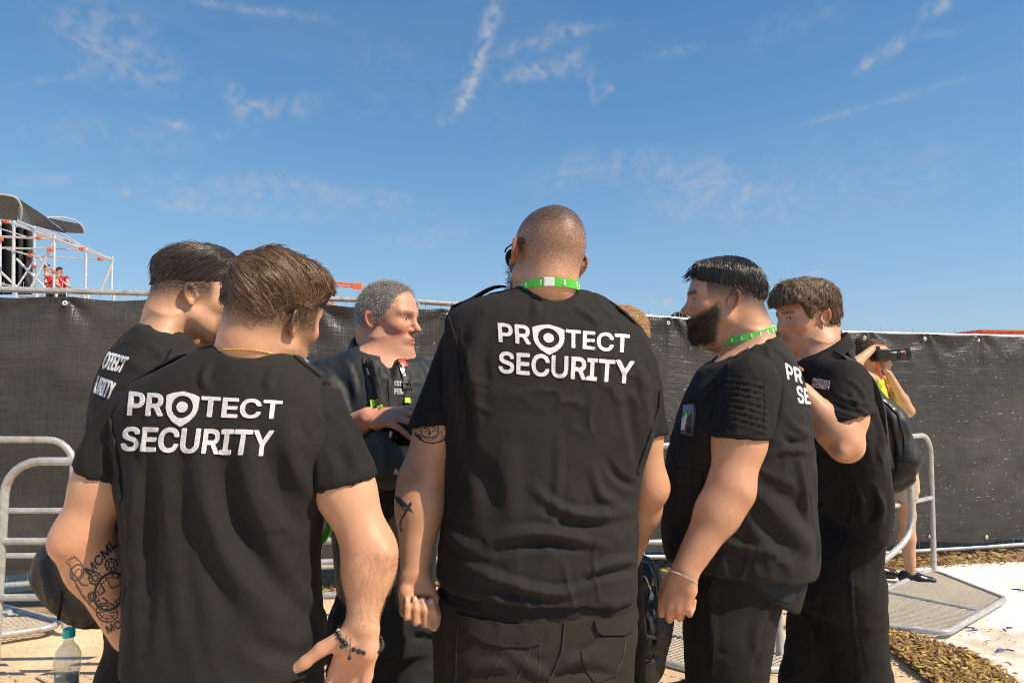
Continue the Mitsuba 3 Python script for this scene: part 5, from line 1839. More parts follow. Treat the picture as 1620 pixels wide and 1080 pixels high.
    legs(o, p, 'cloth_trousers', PL, [W(285, 1190, Y), W(425, 1190, Y)], [np.array([-.68, 1.30, .48]), np.array([-.46, 1.32, .48])], [np.array([-.70, 1.28, .10]), np.array([-.44, 1.32, .10])], (.098, .078, .062), top=1.0, toe=(.1, 1), h=.012)
    # bracelet of dark beads with two cords
    bk = key_of('bracelet', p)
    wc = hr.w + hr.d * .020
    pts = bead_ring(wc, (-.45, .40, -1), .0415, .031, 28, .004, first=(1, 0, -.45))
    add('bracelet', cat([ball(q, .0043 if i % 9 else .0056) for i, q in enumerate(pts) if i % 5 != 3]), 'bead', p, smooth=True)
    add('silver_bead', cat([ball(q, .0040) for i, q in enumerate(pts) if i % 5 == 3]), 'silver', bk, smooth=True)
    for a, b in (((549, 1004), (541, 1022)), ((554, 1008), (553, 1040))):
        q0, q1 = W(*a, 1.208), W(*b, 1.202)
        add('cord', tube([q0, (q0 + q1) / 2 + [.001, -.002, 0], q1], .0008, 5), 'bead', bk)
        add('bead', ball(q1, .0036), 'bead', bk, smooth=True)
    # lanyard end hanging at his right side
    a, b = W(526, 820, 1.36), W(508, 860, 1.34)
    lk = add('lanyard', ribbon(spline([a + [.01, 0, .03], a, (a + b) / 2 + [.002, 0, 0], b], 12), [1, -.2, .35], .017, 0.0026), 'lanyard_green', p)
    add('clip', ribbon(spline([b, b + [-.004, 0, -.02], b + [-.004, 0, -.05]], 8), [1, -.2, .1], .009, 0.0039), 'silver', lk)
    # tattoos
    bd = p + '__body'
    L_ = px_line
    circ = lambda x, y, r, ry, w: sa.rotate(circle(x, y, r + w / 2, ry + w / 2).difference(circle(x, y, r - w / 2, ry - w / 2)), 25, origin=(x, y))
    gear = lambda x, y, r: shapely.union_all([circ(x, y, r, r, 1.8), circ(x, y, r * .45, r * .45, 1.4)] + [L_([(x + r * .45 * math.cos(a), y + r * .45 * math.sin(a)), (x + r * 1.18 * math.cos(a), y + r * 1.18 * math.sin(a))], 1.5) for a in np.arange(0, 6.2, .785)])
    clock = [circ(174, 935, 23, 31, 4.2), circ(174, 935, 17, 24, 1.1), gear(150, 914, 9.5), gear(176, 893, 9.5), gear(146, 943, 6.5), circ(169, 968, 17, 15, 1.6), circ(169, 968, 12, 10, 1.0)]
    clock += [L_([(169 + 5 * math.cos(a), 968 + 4 * math.sin(a)), (169 + 15 * math.cos(a), 968 + 13 * math.sin(a))], 1.2) for a in np.arange(0, 6.2, .785)]
    clock += [L_([(174 + 18 * math.cos(a) - 4 * math.sin(a), 935 + 24 * math.sin(a)), (174 + 21 * math.cos(a) - 4 * math.sin(a), 935 + 29 * math.sin(a))], 2.0) for a in np.arange(0, 6.2, .52)]
    clock += [L_([(176, 930), (192, 924)], 1.6), L_([(176, 930), (170, 918)], 1.3), L_([(160, 925), (166, 934), (158, 940)], 2.4), L_([(162, 945), (170, 950), (166, 956)], 2.2), L_([(182, 948), (186, 956)], 1.8), L_([(190, 944), (194, 952)], 1.8)]
    px_patch('tattoo', B, shapely.union_all(clock), 'ink', bd, 2.2, .0003, .0003, label='dark tattoo of a pocket watch with gears', smooth=False)
    for txt, quad in (('MCML', [(133, 900), (178, 850), (186, 862), (143, 911)]), ('MCM', [(166, 990), (200, 974), (204, 986), (171, 1002)])):
        r = patch(B, fit(text_shape(txt), 0, 1), quad, 2.5, .0003, .0003)
        if r is not None:
            add('tattoo', r, 'ink', bd, label='tattooed roman numerals on the forearm')
    soft = [circ(122, 905, 10, 13, 2.6), circ(124, 906, 5, 7, 1.8), L_([(108, 885), (118, 880), (127, 888), (136, 905), (150, 917)], 2.2), L_([(112, 900), (120, 912), (130, 925), (138, 925)], 2.4), L_([(104, 888), (112, 895), (116, 915), (128, 935)], 1.8), L_([(130, 940), (142, 955), (158, 972)], 2.4), L_([(120, 925), (134, 948)], 1.6), L_([(140, 952), (150, 950), (160, 958)], 2.0)]
    px_patch('tattoo', B, shapely.union_all(soft), 'ink_soft', bd, 2.6, .00025, .0002, label='faded tattoo of flowers by the elbow', smooth=False)
    arm_hair(p, B, aR, 3000, 'hair_arm', rs)
    arm_hair(p, B, aL, 900, 'hair_arm', rs)
    return p


def left_man():
    Y, phi = 1.66, 40
    rs = np.random.default_rng(31)
    p = thing('person', 'person with slicked-back dark hair at far left, facing right, shoulder strap with a silver snap', 'person')
    rows = [(502, 236, 290, .055), (512, 222, 294, .075), (530, 198, 292, .105), (555, 178, 306, .130), (588, 163, 330, .165), (621, 150, 356, .195), (658, 142, 354, .20), (699, 137, 350, .20), (760, 133, 340, .195), (830, 134, 335, .19), (900, 142, 335, .19), (970, 150, 338, .19), (1020, 158, 340, .19)]
    T_ = Loft(rows_px(rows, Y, phi), phi)
    H = Head(W(310, 474, Y + .05), 22, pitch=5, roll=0, scale=.93)
    neck = ([(0, -.040, .0), (0, -.054, -.045), W(262, 530, Y + .04), W(256, 600, Y + .02)], [.056, .055, .054, .080])
    nw = [H.out(neck[0][0]), H.out(neck[0][1]), neck[0][2], neck[0][3]]
    aR = Arm(W(285, 652, Y - .07), W(262, 800, Y - .05), W(270, 960, Y - .04), (.060, .054, .046, .045, .030), Hand(W(270, 965, Y - .04), (.1, .1, -1), (0, -1, 0), (1, 0, 0), [(20, 30, 20)] * 4))
    aL = Arm(W(318, 640, Y + .20), W(330, 780, Y + .28), W(400, 860, Y + .30), (.060, .054, .046, .045, .030), Hand(W(405, 865, Y + .30), (1, .1, -.4), (0, .3, 1), (0, -1, 0), [(20, 30, 20)] * 4))
    line = lambda q: .040 + .09 * q[:, 1]
    fade = lambda q: smooth01((q[:, 2] - line(q) + .072) / .062) * smooth01((.052 - q[:, 1]) / .02)
    beard = lambda q: smooth01((-.035 - q[:, 2]) / .02) * smooth01((q[:, 1] - .05) / .02) * .8
    o = dict(head=H, arms=[aR, aL], neck=neck, torso=T_, skin=(.61, .345, .215), hair=(.03, .02, .015), shade=[(fade, .95, (.065, .044, .033)), (beard, .8, (.06, .035, .025))], seed=23, ha=.006, nails=False)
    B = skin_body(o, p)
    fuzz(p, 'neck_hair', B, H, lambda q: fade(q) ** 2.5, 6000, 'hair_dark', .0050, .00022, rs, None, .75)
    mask = lambda q: np.maximum(line(q) - q[:, 2], q[:, 1] - .098)
    thick = lambda q: .0012 + .020 * smooth01((q[:, 2] - line(q)) / .075) + .008 * smooth01(q[:, 1] / .08) * smooth01((q[:, 2] - .08) / .03)

    def flow(q):
        w = smooth01((q[:, 2] - .05) / .06)[:, None]
        return np.array([.15, -.55, -.85]) * (1 - w) + np.array([.35, -.85, -.42]) * w
    groove = lambda q: locks(q, (.2, -.85, -.5), 95, .0016, 4)
    hair(p, H, mask, thick, flow, 'hair_dark', 8000, .07, .00065, rs, (-.001, .0014), .05, .03, groove=groove)
    fs = shirt_fn(T_, -.008, (W(270, 520, Y + .02), (.35, -.1, 1)), (W(150, 985, Y), (0, 0, -1)), [(aR, .5, dict()), (aL, .5, dict())], nw, neck[1], gap=.004)
    lo, hi = torso_box(T_, .12, W(150, 985, Y)[2] - .02, nw[2][2] + .05)
    S = garment(fs, lo, hi, .008, (), .004, 51)
    add('shirt', S, 'cloth_shirt', p, smooth=True)
    ah = [(aR.S + np.array([.05, -.06, .0]), aR.E + np.array([.0, -.06, 0]), .072, .08), (aL.S + np.array([.03, .06, .0]), aL.E + np.array([0, .06, 0]), .072, .08)]
    fv = shirt_fn(T_, .005, (W(262, 516, Y + .02), (.30, -.15, 1)), (W(150, 960, Y), (0, 0, -1)), [], nw, neck[1], gap=.008, armholes=ah)
    lo, hi = torso_box(T_, .07, W(150, 960, Y)[2] - .02, nw[2][2] + .05)
    vb = mesh_of(fv, lo, hi, .011)
    V = garment(fv, lo, hi, .006, fold_px(vb, [([(240, 590), (215, 640), (190, 680)], .018, .006), ([(255, 600), (225, 660), (210, 700)], .015, -.006), ([(200, 560), (220, 580), (250, 590)], .014, .004), ([(235, 545), (260, 565), (285, 580)], .010, .005)]), .0055, 37, (8, 8, 5))
    vk = add('vest', V, 'cloth_vest', p, smooth=True)
    lettering(vk, V, [([fit(text_shape('OTECT'), 0, 1)], [(171, 556), (205, 565), (191, 590), (161, 583)]), ([fit(text_shape('URITY'), 0, 1)], [(157, 594), (184, 606), (174, 633), (148, 621)])], edge=4, label='end of white embroidered lettering turning round the back')
    epaulette(vk, fv, W(246, 526, Y - .02), W(284, 592, Y - .06), .046, 'cloth_vest')
    epaulette(vk, fv, W(300, 555, Y + .12), W(330, 590, Y + .16), .046, 'cloth_vest', button=False)
    PL = Loft(rows_px([(950, 160, 330, .17), (1020, 165, 330, .165), (1120, 170, 325, .15)], Y, phi), phi)
    legs(o, p, 'cloth_trousers', PL, [W(225, 1080, Y - .06), W(262, 1080, Y + .08)], [np.array([-.92, 1.56, .48]), np.array([-.84, 1.78, .48])], [np.array([-.95, 1.54, .10]), np.array([-.86, 1.80, .10])], (.098, .078, .062), top=W(150, 950, Y)[2], toe=(.8, .6), h=.012)
    # soft bag hanging behind him
    bg = thing('shoulder_bag', 'soft black shoulder bag hanging at the hip of the leftmost man', 'bag')
    pts = [W(155, 850, 1.58), W(122, 895, 1.56), W(150, 928, 1.55), W(210, 952, 1.56)]

    def bag(P):
        q = P.copy(); q[:, 1] = 1.57 + (P[:, 1] - 1.57) * 1.15
        d = limb(q, pts, (.060, .072, .066, .056), .05)
        return d
    Bm = garment(bag, np.min(pts, 0) - .16, np.max(pts, 0) + .16, .007, fold_px(mesh_of(bag, np.min(pts, 0) - .16, np.max(pts, 0) + .16, .012), [([(100, 940), (96, 965), (100, 985)], .008, -.009), ([(110, 880), (125, 930), (170, 970)], .016, .011), ([(80, 880), (85, 920), (110, 960)], .012, -.009), ([(130, 870), (150, 920), (190, 960)], .012, -.010)]), .009, 61)
    add('body', Bm, 'cloth_bag', bg, smooth=True)
    px_patch('piping', Bm, px_line([(98, 935), (95, 960), (92, 982)], 1.8), 'cloth_vest', bg, 4, .001, .002)
    sp = [W(150, 850, 1.52), W(190, 740, 1.52), W(240, 620, 1.50), W(268, 560, 1.56)]
    st = spline(sp, 20)
    for _ in range(3):
        st = st - grad(fv, st) * np.clip(fv(st.astype(F32)) - .006, -.2, .02)[:, None]
    add('strap', ribbon(st, [1, -.6, .3], .028, .002), 'cloth_bag', bg)
    return p


def simple_person(label, head, rows, Y, phi, arms, neck_c, neck_r, skin, shirt, pants, hips, knees, feet, hem_px, toe, seed=0, h=.006, hairset=None, shoes='leather', sleeve=.5, pants_top=None, shade=(), hair_col=(.03, .02, .015), extra=None, leg_r=(.10, .08, .065), skin_legs=False, shorts=None):
    p = thing('person', label, 'person')
    T_ = Loft(rows_px(rows, Y, phi), phi)
    H = head
    neck = ([(0, -.03, .0), (0, -.045, -.05), neck_c[0], neck_c[1]], neck_r)
    nw = [H.out(neck[0][0]), H.out(neck[0][1]), neck_c[0], neck_c[1]]
    o = dict(head=H, arms=arms, neck=neck, torso=T_, skin=skin, hair=hair_col, shade=list(shade), seed=seed, h=h, ha=max(h, .005), nails=False)
    B = skin_body(o, p)
    zh = W(*hem_px, Y)[2]
    fs = shirt_fn(T_, 0, (neck_c[0] + np.array([0, 0, -.004]), (.0, -.1, 1)), (np.array([0, 0, zh]), (0, 0, -1)), [(a, sleeve, dict()) for a in arms], nw, neck_r, gap=.006)
    lo, hi = torso_box(T_, .14, zh - .02, nw[2][2] + .05)
    S = garment(fs, lo, hi, max(.008, h * 1.6), (), .005, seed)
    add('shirt', S, shirt, p, smooth=True)
    if skin_legs:
        def lf(P):
            d = None
            for a, b, c in zip(hips, knees, feet):
                m = np.asarray(b) * .6 + np.asarray(c) * .4
                e = limb(P, [a, b, m + np.array([-.012, 0, 0]), c], (.085, .055, .056, .036), .03)
                d = e if d is None else np.minimum(d, e)
            return d
        q = np.vstack([*hips, *knees, *feet])
        v, f = mesh_of(lf, q.min(0) - .13, q.max(0) + .13, .009)
        add('leg_skin', (v, f), 'skin', p + '__body', smooth=True, color=skin_tone(v, skin))
    PL = Loft(rows_px([(r[0], r[1], r[2], r[3]) for r in pants_top], Y, phi), phi) if pants_top else None
    legs(o, p, pants, PL, hips, knees if shorts is None else [np.asarray(a) * (1 - shorts) + np.asarray(b) * shorts for a, b in zip(hips, knees)], feet if shorts is None else [np.asarray(a) * (1 - shorts) + np.asarray(b) * shorts + np.array([0, 0, -.06]) for a, b in zip(hips, knees)], leg_r, top=zh + .05, toe=toe, h=.012, shoe=shoes) if shorts is None else None
    if shorts is not None:
        def sf(P):
            d = PL(P)
            for a, b in zip(hips, knees):
                d = smin(d, rc(P, a, np.asarray(a) * (1 - shorts) + np.asarray(b) * shorts, leg_r[0], leg_r[1]), .03)
            cutz = (np.asarray(hips[0]) * (1 - shorts) + np.asarray(knees[0]) * shorts)[2]
            return np.maximum(d, cutz - P[:, 2])
        q = np.vstack([*hips, *knees])
        l, u = torso_box(PL)
        v, f = mesh_of(sf, np.minimum(q.min(0) - .15, l), np.maximum(q.max(0) + .15, u), .012)
        add('shorts', (relax(v, f, 2), f), pants, p, smooth=True)
        for i, ft in enumerate(feet):
            t = nrm(np.r_[np.asarray(toe, float)[:2], 0]); s = np.array([-t[1], t[0], 0])
            a = np.array([ft[0], ft[1], 0])

            def shoe_fn(P, a=a):
                q = np.stack([(P - v3(a)) @ v3(s), (P - v3(a)) @ v3(t), P[:, 2]], 1)
                d = limb(q, [(0, -.05, .05), (0, .05, .042), (.0, .14, .034)], (.043, .043, .036), .03)
                return np.maximum(np.maximum(smin(d, rc(q, (0, -.03, .05), (0, -.03, .085), .04, .038), .02), .0 - q[:, 2]), (q[:, 2] - .095))
            add('shoe', mesh_of(shoe_fn, a - [.24, .24, .06], a + [.24, .24, .16], .007), shoes, p, smooth=True)
    if hairset:
        hairset(p, H, B)
    if extra:
        extra(p, o, S, nw, B)
    return p


def cap_man():
    rs = np.random.default_rng(41)
    Y = 2.10
    H = Head(W(291, 522, Y), 6, pitch=20, scale=1.0)

    def cap(p, H, B):
        fn = lambda P: np.maximum(H.cranium(H.loc(P)) - .009, (.028 - .10 * 0) + .18 * np.abs(H.loc(P)[:, 1] * 0) - H.loc(P)[:, 2]) * F32(H.s)
        v, f = mesh_of(fn, H.o - .19, H.o + .19, .005)
        k = add('cap', (relax(v, f, 2), f), 'cloth_cap', p, smooth=True)
        U, V_ = np.meshgrid(np.linspace(-1, 1, 17), np.linspace(0, 1, 9), indexing='ij')
        x = .072 * U * (1 - .12 * V_ ** 2)
        y = .062 + .035 * (1 - U ** 2) + V_ * .074 * np.sqrt(np.clip(1.02 - U ** 2 * .8, 0, 1))
        z = .034 - .020 * V_ - .022 * U ** 2 * (.4 + .6 * V_)
        q = H.out(np.stack([x, y, z], -1).reshape(-1, 3))
        vv, ff = sheet(q[:, 0].reshape(17, 9), q[:, 1].reshape(17, 9), q[:, 2].reshape(17, 9))
        add('visor', cat([(vv, ff), (vv - H.M[:, 2] * .004, ff[:, ::-1])]), 'cloth_cap', k, smooth=True)
        fuzz(p, 'beard', B, H, lambda q: smooth01((-.025 - q[:, 2]) / .02) * smooth01((q[:, 1] - .0) / .02), 2500, 'hair_beard', .008, .0004, rs)
    arm = lambda s: Arm(W(285, 610, Y + s), W(282, 760, Y + s), W(320, 850, Y + s * .6), (.058, .052, .045, .044, .03), Hand(W(322, 853, Y + s * .6), (1, 0, -.5), (0, 0, 1), (0, 1, 0), [(20, 30, 20)] * 4))
    return simple_person('person in a black cap with a beard, mostly hidden between the two men at left', H, [(560, 262, 318, .07), (575, 250, 330, .12), (600, 232, 340, .18), (660, 228, 342, .19), (760, 230, 340, .18), (880, 232, 340, .18), (960, 232, 340, .18)], Y, 0, [arm(-.18), arm(.18)],
                         [W(284, 570, Y), W(284, 620, Y)], [.054, .055, .062, .09], (.50, .265, .155), 'cloth_shirt', 'cloth_trousers', [W(285, 980, Y - .09), W(285, 980, Y + .09)], [np.array([-1.02, Y - .1, .5]), np.array([-1.02, Y + .1, .5])], [np.array([-1.04, Y - .1, .1]), np.array([-1.04, Y + .1, .1])], (285, 940), (1, 0), 71,
                         hairset=cap, shade=[(lambda q: smooth01((-.025 - q[:, 2]) / .02) * smooth01((q[:, 1] - .0) / .02), .8, (.05, .03, .02))])


def blond_man():
    rs = np.random.default_rng(51)
    Y = 2.80
    H = Head(W(981, 541, Y), 184, scale=1.0)

    def hs(p, H, B):
        mask = lambda q: np.maximum(.0 + .5 * np.clip(q[:, 1] - .0, 0, 1) - q[:, 2], q[:, 1] - .1)
        hair(p, H, mask, lambda q: .008 + .006 * smooth01((q[:, 2] - .05) / .05) + .003 * np.sin(q[:, 0] * 120 + q[:, 1] * 90), lambda q: np.stack([q[:, 0] * 4, .5 + q[:, 1] * 0, -.6 + q[:, 2] * 3], 1), 'hair_blond', 5000, .03, .0006, rs, (-.001, .008), .5, .25)
    arm = lambda s: Arm(W(978, 622, Y + s), W(984, 740, Y + s), W(950, 820, Y + s * .8), (.055, .05, .044, .043, .03), Hand(W(948, 822, Y + s * .8), (-1, 0, -.3), (0, 0, 1), (0, s, 0), [(20, 30, 20)] * 4))
    return simple_person('person with short blond hair, almost hidden behind the tall man\'s right shoulder', H, [(575, 962, 1004, .07), (590, 952, 1012, .12), (612, 942, 1020, .18), (660, 938, 1020, .19), (760, 940, 1015, .18), (850, 942, 1012, .17)], Y, 180, [arm(-.18), arm(.18)],
                         [W(984, 580, Y), W(984, 630, Y)], [.054, .055, .060, .09], (.58, .32, .20), 'cloth_shirt', 'cloth_trousers', [W(975, 880, Y - .09), W(975, 880, Y + .09)], [np.array([.44, Y - .1, .5]), np.array([.44, Y + .1, .5])], [np.array([.46, Y - .1, .1]), np.array([.46, Y + .1, .1])], (975, 850), (-1, 0), 81, hairset=hs)


def hidden_man():
    rs = np.random.default_rng(61)
    Y = 3.05
    H = Head(W(1171, 556, Y), 182, scale=1.0)

    def hs(p, H, B):
        mask = lambda q: np.maximum(.02 + .6 * np.clip(q[:, 1], 0, 1) - q[:, 2], q[:, 1] - .09)
        hair(p, H, mask, lambda q: .008 + 0 * q[:, 2], lambda q: np.stack([q[:, 0] * 4, -.5 + q[:, 1] * 0, -.6 + q[:, 2] * 3], 1), 'hair_dark', 2500, .03, .0007, rs)
        fuzz(p, 'beard', B, H, lambda q: smooth01((-.03 - q[:, 2]) / .02) * smooth01((q[:, 1] - .03) / .02), 1500, 'hair_beard', .006, .0004, rs)
    arm = lambda s: Arm(W(1178, 632, Y + s), W(1182, 750, Y + s), W(1150, 820, Y + s * .8), (.055, .05, .044, .043, .03), Hand(W(1148, 822, Y + s * .8), (-1, 0, -.3), (0, 0, 1), (0, s, 0), [(20, 30, 20)] * 4))
    return simple_person('person hidden behind the bearded man, only nose, mouth and a black shoe showing', H, [(590, 1156, 1204, .07), (605, 1148, 1210, .12), (625, 1142, 1214, .18), (680, 1140, 1216, .19), (780, 1142, 1214, .18), (860, 1142, 1214, .17)], Y, 180, [arm(-.17), arm(.17)],
                         [W(1178, 594, Y), W(1178, 640, Y)], [.054, .055, .060, .09], (.50, .26, .155), 'cloth_shirt', 'cloth_trousers', [W(1170, 900, Y), W(1170, 900, Y + .16)], [np.array([1.0, 3.28, .5]), np.array([1.05, 3.2, .5])], [np.array([.93, 3.42, .1]), np.array([1.08, 3.22, .1])], (1170, 850), (-1, -.08), 91, hairset=hs)


def stand_people():
    Yb = 24.0
    out = []
    for i, (hx, hy, lab, bun, nude) in enumerate(((74, 424, 'person in red top with brown hair sitting on the scaffold stand', .02, 0), (94, 429, 'person in red top with short dark hair, second on the scaffold stand', 0, 0))):
        H = Head(W(hx, hy, Yb), -20 + i * 20, scale=1.05)
        bx = hx + (6 if i == 0 else 4)
        rows = [(436, bx - 2.2, bx + 2.4, .07), (438.5, bx - 5, bx + 5.4, .09), (441, bx - 7, bx + 7.4, .11), (447, bx - 7, bx + 8, .12), (455, bx - 7, bx + 8, .13), (462, bx - 8, bx + 9, .14)]
        c = lambda dx, y, dy=0: W(bx + dx, y, Yb + dy)
        arms = [Arm(c(-6, 439.5), c(-7.5, 449, -.15), c(-2, 455, -.25), (.055, .05, .045, .044, .03), Hand(c(-1, 456, -.25), (1, 0, -.3), (0, -.3, 1), (0, 1, 0), [(20, 30, 20)] * 4)), Arm(c(7, 439.5), c(9.5, 449, -.2), c(12, 456, -.3), (.055, .05, .045, .044, .03), Hand(c(12.5, 457, -.3), (.5, 0, -1), (0, -1, .3), (-1, 0, 0), [(20, 30, 20)] * 4))]
        zd = W(100, 465, Yb)[2]

        def hs(p, H, B, bun=bun):
            fn = lambda P: np.maximum(H.cranium(H.loc(P)) - .012, .0 + .6 * np.clip(H.loc(P)[:, 1], 0, 1) - H.loc(P)[:, 2]) * F32(H.s)
            v, f = mesh_of(fn, H.o - .19, H.o + .19, .012)
            add('hair', (v, f), 'hair_mid_base', p, smooth=True)
        hp = [c(-3, 463), c(4, 463)]
        kn = [c(-3, 464, -.42), c(4, 464, -.42)]
        fe = [k + np.array([0, 0, -.42]) for k in kn]
        p = thing('person', lab, 'person')
        T_ = Loft(rows_px(rows, Yb, -90), -90)
        nc = [H.o + np.array([0, 0, -.16]), H.o + np.array([0, 0, -.26])]
        o = dict(head=H, arms=arms, neck=([(0, -.03, 0), (0, -.04, -.05), *nc], [.055, .056, .06, .09]), torso=T_, skin=(.58, .33, .23), hair=(.05, .03, .02), h=.012, ha=.014, nails=False)
        B = skin_body(o, p)
        fs = shirt_fn(T_, 0, (nc[0], (0, -.1, 1)), (c(0, 462), (0, 0, -1)), [(a, .35, {}) for a in arms], [H.out((0, -.03, 0)), H.out((0, -.04, -.05)), *nc], [.055, .056, .06, .09], hollow=.03)
        lo, hi = torso_box(T_, .14, c(0, 462)[2] - .03, nc[0][2] + .05)
        add('shirt', mesh_of(fs, lo, hi, .02), 'cloth_red', p, smooth=True)

        def lf(P):
            d = None
            for a, b, q in zip(hp, kn, fe):
                e = limb(P, [a, b, q], (.10, .075, .055), .03)
                d = e if d is None else smin(d, e, .03)
            return d
        q = np.vstack([hp, kn, fe])
        add('trousers', mesh_of(lf, q.min(0) - .15, q.max(0) + .15, .02), 'cloth_trousers', p, smooth=True)
        hs(p, H, B)
    zb = W(100, 465, Yb)[2] - .12
    bk = thing('bench', 'plank bench on the scaffold stand under the two people in red', 'bench')
    x0 = W(85, 465, Yb)[0]
    add('seat', box([x0, Yb, zb + .01], (2.4, .32, .05), None, .01), 'alu', bk)
    zg = c3(100, 985, SY + 2)[2] - .48
    for s in (-.9, .9):
        add('leg', box([x0 + s, Yb, (zb + zg) / 2 - .01], (.06, .28, zb - zg), None, .01), 'alu', bk)
    add('foot_rail', tube([[x0 - 1.2, Yb - .42, zb - .36], [x0 + 1.2, Yb - .42, zb - .36]], .03, 8), 'alu', bk)


def grey_man():
    Y, phi = 2.25, -66
    rs = np.random.default_rng(71)
    p = thing('person', 'person with short grey hair and dark polo shirt, looking right, radio harness on his chest', 'person')
    rows = [(541, 578, 640, .062), (550, 562, 652, .075), (560, 540, 664, .09), (574, 515, 676, .11), (592, 500, 686, .125), (620, 498, 690, .14), (660, 504, 690, .15), (720, 515, 692, .165), (780, 520, 695, .175), (840, 524, 692, .175), (900, 530, 688, .16), (945, 534, 684, .15)]
    T_ = Loft(rows_px(rows, Y, phi), phi)
    H = Head(W(611, 511, Y + .02), -20, pitch=3, roll=0, scale=1.0, fat=.008, jaw=1.06, wide=1.02, nose=1.12, brow=1.15)
    neck = ([(0, -.03, .0), (0, -.035, -.06), W(606, 549, Y + .02), W(603, 610, Y + .02)], [.056, .057, .062, .085])
    nw = [H.out(neck[0][0]), H.out(neck[0][1]), neck[0][2], neck[0][3]]
    hr = Hand(W(586, 660, 1.93), (.88, -.46, .06), (.0, -.55, .83), (.4, .7, .5), [(4, 10, 6), (10, 14, 8), (16, 18, 10), (22, 24, 12)], thumb=((.5, .8, .3), (.2, .95, .2), (.1, 1, .1)), size=1.04, spread=4)
    aR = Arm(W(515, 604, Y - .08), W(518, 700, 2.06), W(584, 661, 1.935), (.058, .054, .048, .046, .033), hr)
    aL = Arm(W(664, 606, Y + .06), W(700, 715, Y - .05), W(668, 720, Y - .28), (.062, .056, .048, .046, .032), Hand(W(665, 720, Y - .30), (-.8, -.5, .1), (0, -.5, .8), (0, -1, 0), [(20, 30, 20)] * 4))
    hl = lambda q: np.maximum(-.012 + .9 * np.clip(q[:, 1] + .005, 0, 1) * (q[:, 2] < .06) - q[:, 2] + .0, q[:, 1] - (.040 + .45 * np.clip(q[:, 2] - .03, 0, 1)))
    shade = lambda q: smooth01((-hl(q) + .006) / .012) * (np.abs(q[:, 0]) < .0785)
    beard = lambda q: .3 * smooth01((-.03 - q[:, 2]) / .02) * smooth01((q[:, 1] - .02) / .02)
    o = dict(head=H, arms=[aR, aL], neck=neck, torso=T_, skin=(.60, .295, .195), hair=(.16, .12, .10), brow=.7, shade=[(shade, .92, (.27, .25, .235)), (beard, .6, (.30, .18, .14))], seed=33, ha=.004)
    B = skin_body(o, p)
    up = lambda q: np.stack([q[:, 0] * 6, .9 - q[:, 2] * 5, -.35 + q[:, 2] * 5], 1)
    fuzz(p, 'hair', B, H, shade, 9000, 'hair_grey', .016, .00042, rs, up, .62, 5)
    fuzz(p, 'hair', B, H, lambda q: shade(q) * (.35 + .65 * smooth01((q[:, 2] - .05) / .05)), 3500, 'hair_greydark', .014, .00042, rs, up, .62, 5)
    fuzz(p, 'hair', B, H, lambda q: shade(q) * smooth01((.09 - q[:, 2]) / .04), 4000, 'hair_grey_light', .013, .0004, rs, up, .66, 5)
    fs = shirt_fn(T_, 0, (W(606, 551, Y + .01), (.25, -.35, 1)), (W(610, 945, Y), (0, 0, -1)), [(aR, .66, dict(extra=.014, flare=.008)), (aL, .7, dict(extra=.014, flare=.008))], nw, neck[1], gap=.010)
    lo, hi = torso_box(T_, .16, W(610, 945, Y)[2] - .02, nw[2][2] + .03)
    sb = mesh_of(fs, lo, hi, .010)
    (n0, n1), ok = on_mesh(sb, [(615, 573), (619, 602)])
    if ok.all():   # the open neck of the polo shirt
        closed_ = fs
        fs = lambda P: smax(closed_(P), -rc(P, n0 + [0, 0, .012], n1, .034, .004), .004)
    S = garment(fs, lo, hi, .006, fold_px(sb, [([(500, 600), (525, 625), (545, 640)], .012, .005), ([(530, 590), (548, 612), (556, 640)], .012, -.005), ([(545, 572), (560, 600), (562, 640)], .010, .004), ([(612, 575), (616, 600), (614, 630)], .006, .003), ([(560, 690), (600, 720), (640, 720)], .016, .006)]), .0055, 43)
    sk = add('polo_shirt', S, 'cloth_polo', p, smooth=True)
    collar(sk, nw, neck[1], W(603, 543, Y + .02), (math.cos(math.radians(phi + 180)), math.sin(math.radians(phi + 180))), .038, 'cloth_polo', 1.0, .035, .045)
    px_patch('placket', S, [(614, 600), (623, 600), (624, 655), (616, 655)], 'cloth_polo', sk, 4, .0004, .0025)
    lettering(sk, S, [([fit(text_shape('EST'), 0, 1)], [(624, 602), (636, 603), (636, 611), (624, 610)]), ([fit(text_shape('PERF'), 0, 1)], [(624, 614), (640, 615), (640, 624), (624, 623)])], edge=3, thick=.0006)
    # radio harness
    hk = thing('radio_harness', 'black radio harness with coiled cable and lime tabs on the grey-haired man', 'harness')
    px_patch('strap', S, [(573, 566), (584, 566), (592, 600), (596, 645), (584, 645), (580, 604)], 'cloth_bag', hk, 4, .002, .003)
    px_patch('strap', S, [(629, 572), (638, 572), (648, 608), (651, 645), (640, 645), (638, 608)], 'cloth_bag', hk, 4, .002, .003)
    px_patch('buckle', S, shapely.Polygon([(580, 602), (594, 602), (595, 614), (581, 614)]).difference(shapely.Polygon([(583, 605), (592, 605), (592, 611), (584, 611)])), 'black_plastic', hk, 4, .004, .005)
    px_patch('buckle', S, shapely.Polygon([(635, 604), (651, 605), (652, 616), (637, 616)]).difference(shapely.Polygon([(638, 607), (648, 608), (649, 613), (639, 613)])), 'black_plastic', hk, 4, .004, .005)
    px_patch('label', S, [(579, 583), (584, 583), (587, 594), (582, 594)], 'white_plastic', hk, 3, .006, .001)
    px_patch('label', S, [(632, 584), (638, 584), (641, 595), (636, 596)], 'zip_metal', hk, 3, .006, .001)
    px_patch('lime_tab', S, [(585, 633), (597, 632), (599, 643), (586, 644)], 'lime', hk, 4, .006, .006)
    px_patch('lime_tab', S, [(638, 630), (646, 630), (647, 638), (639, 638)], 'lime', hk, 4, .006, .006)
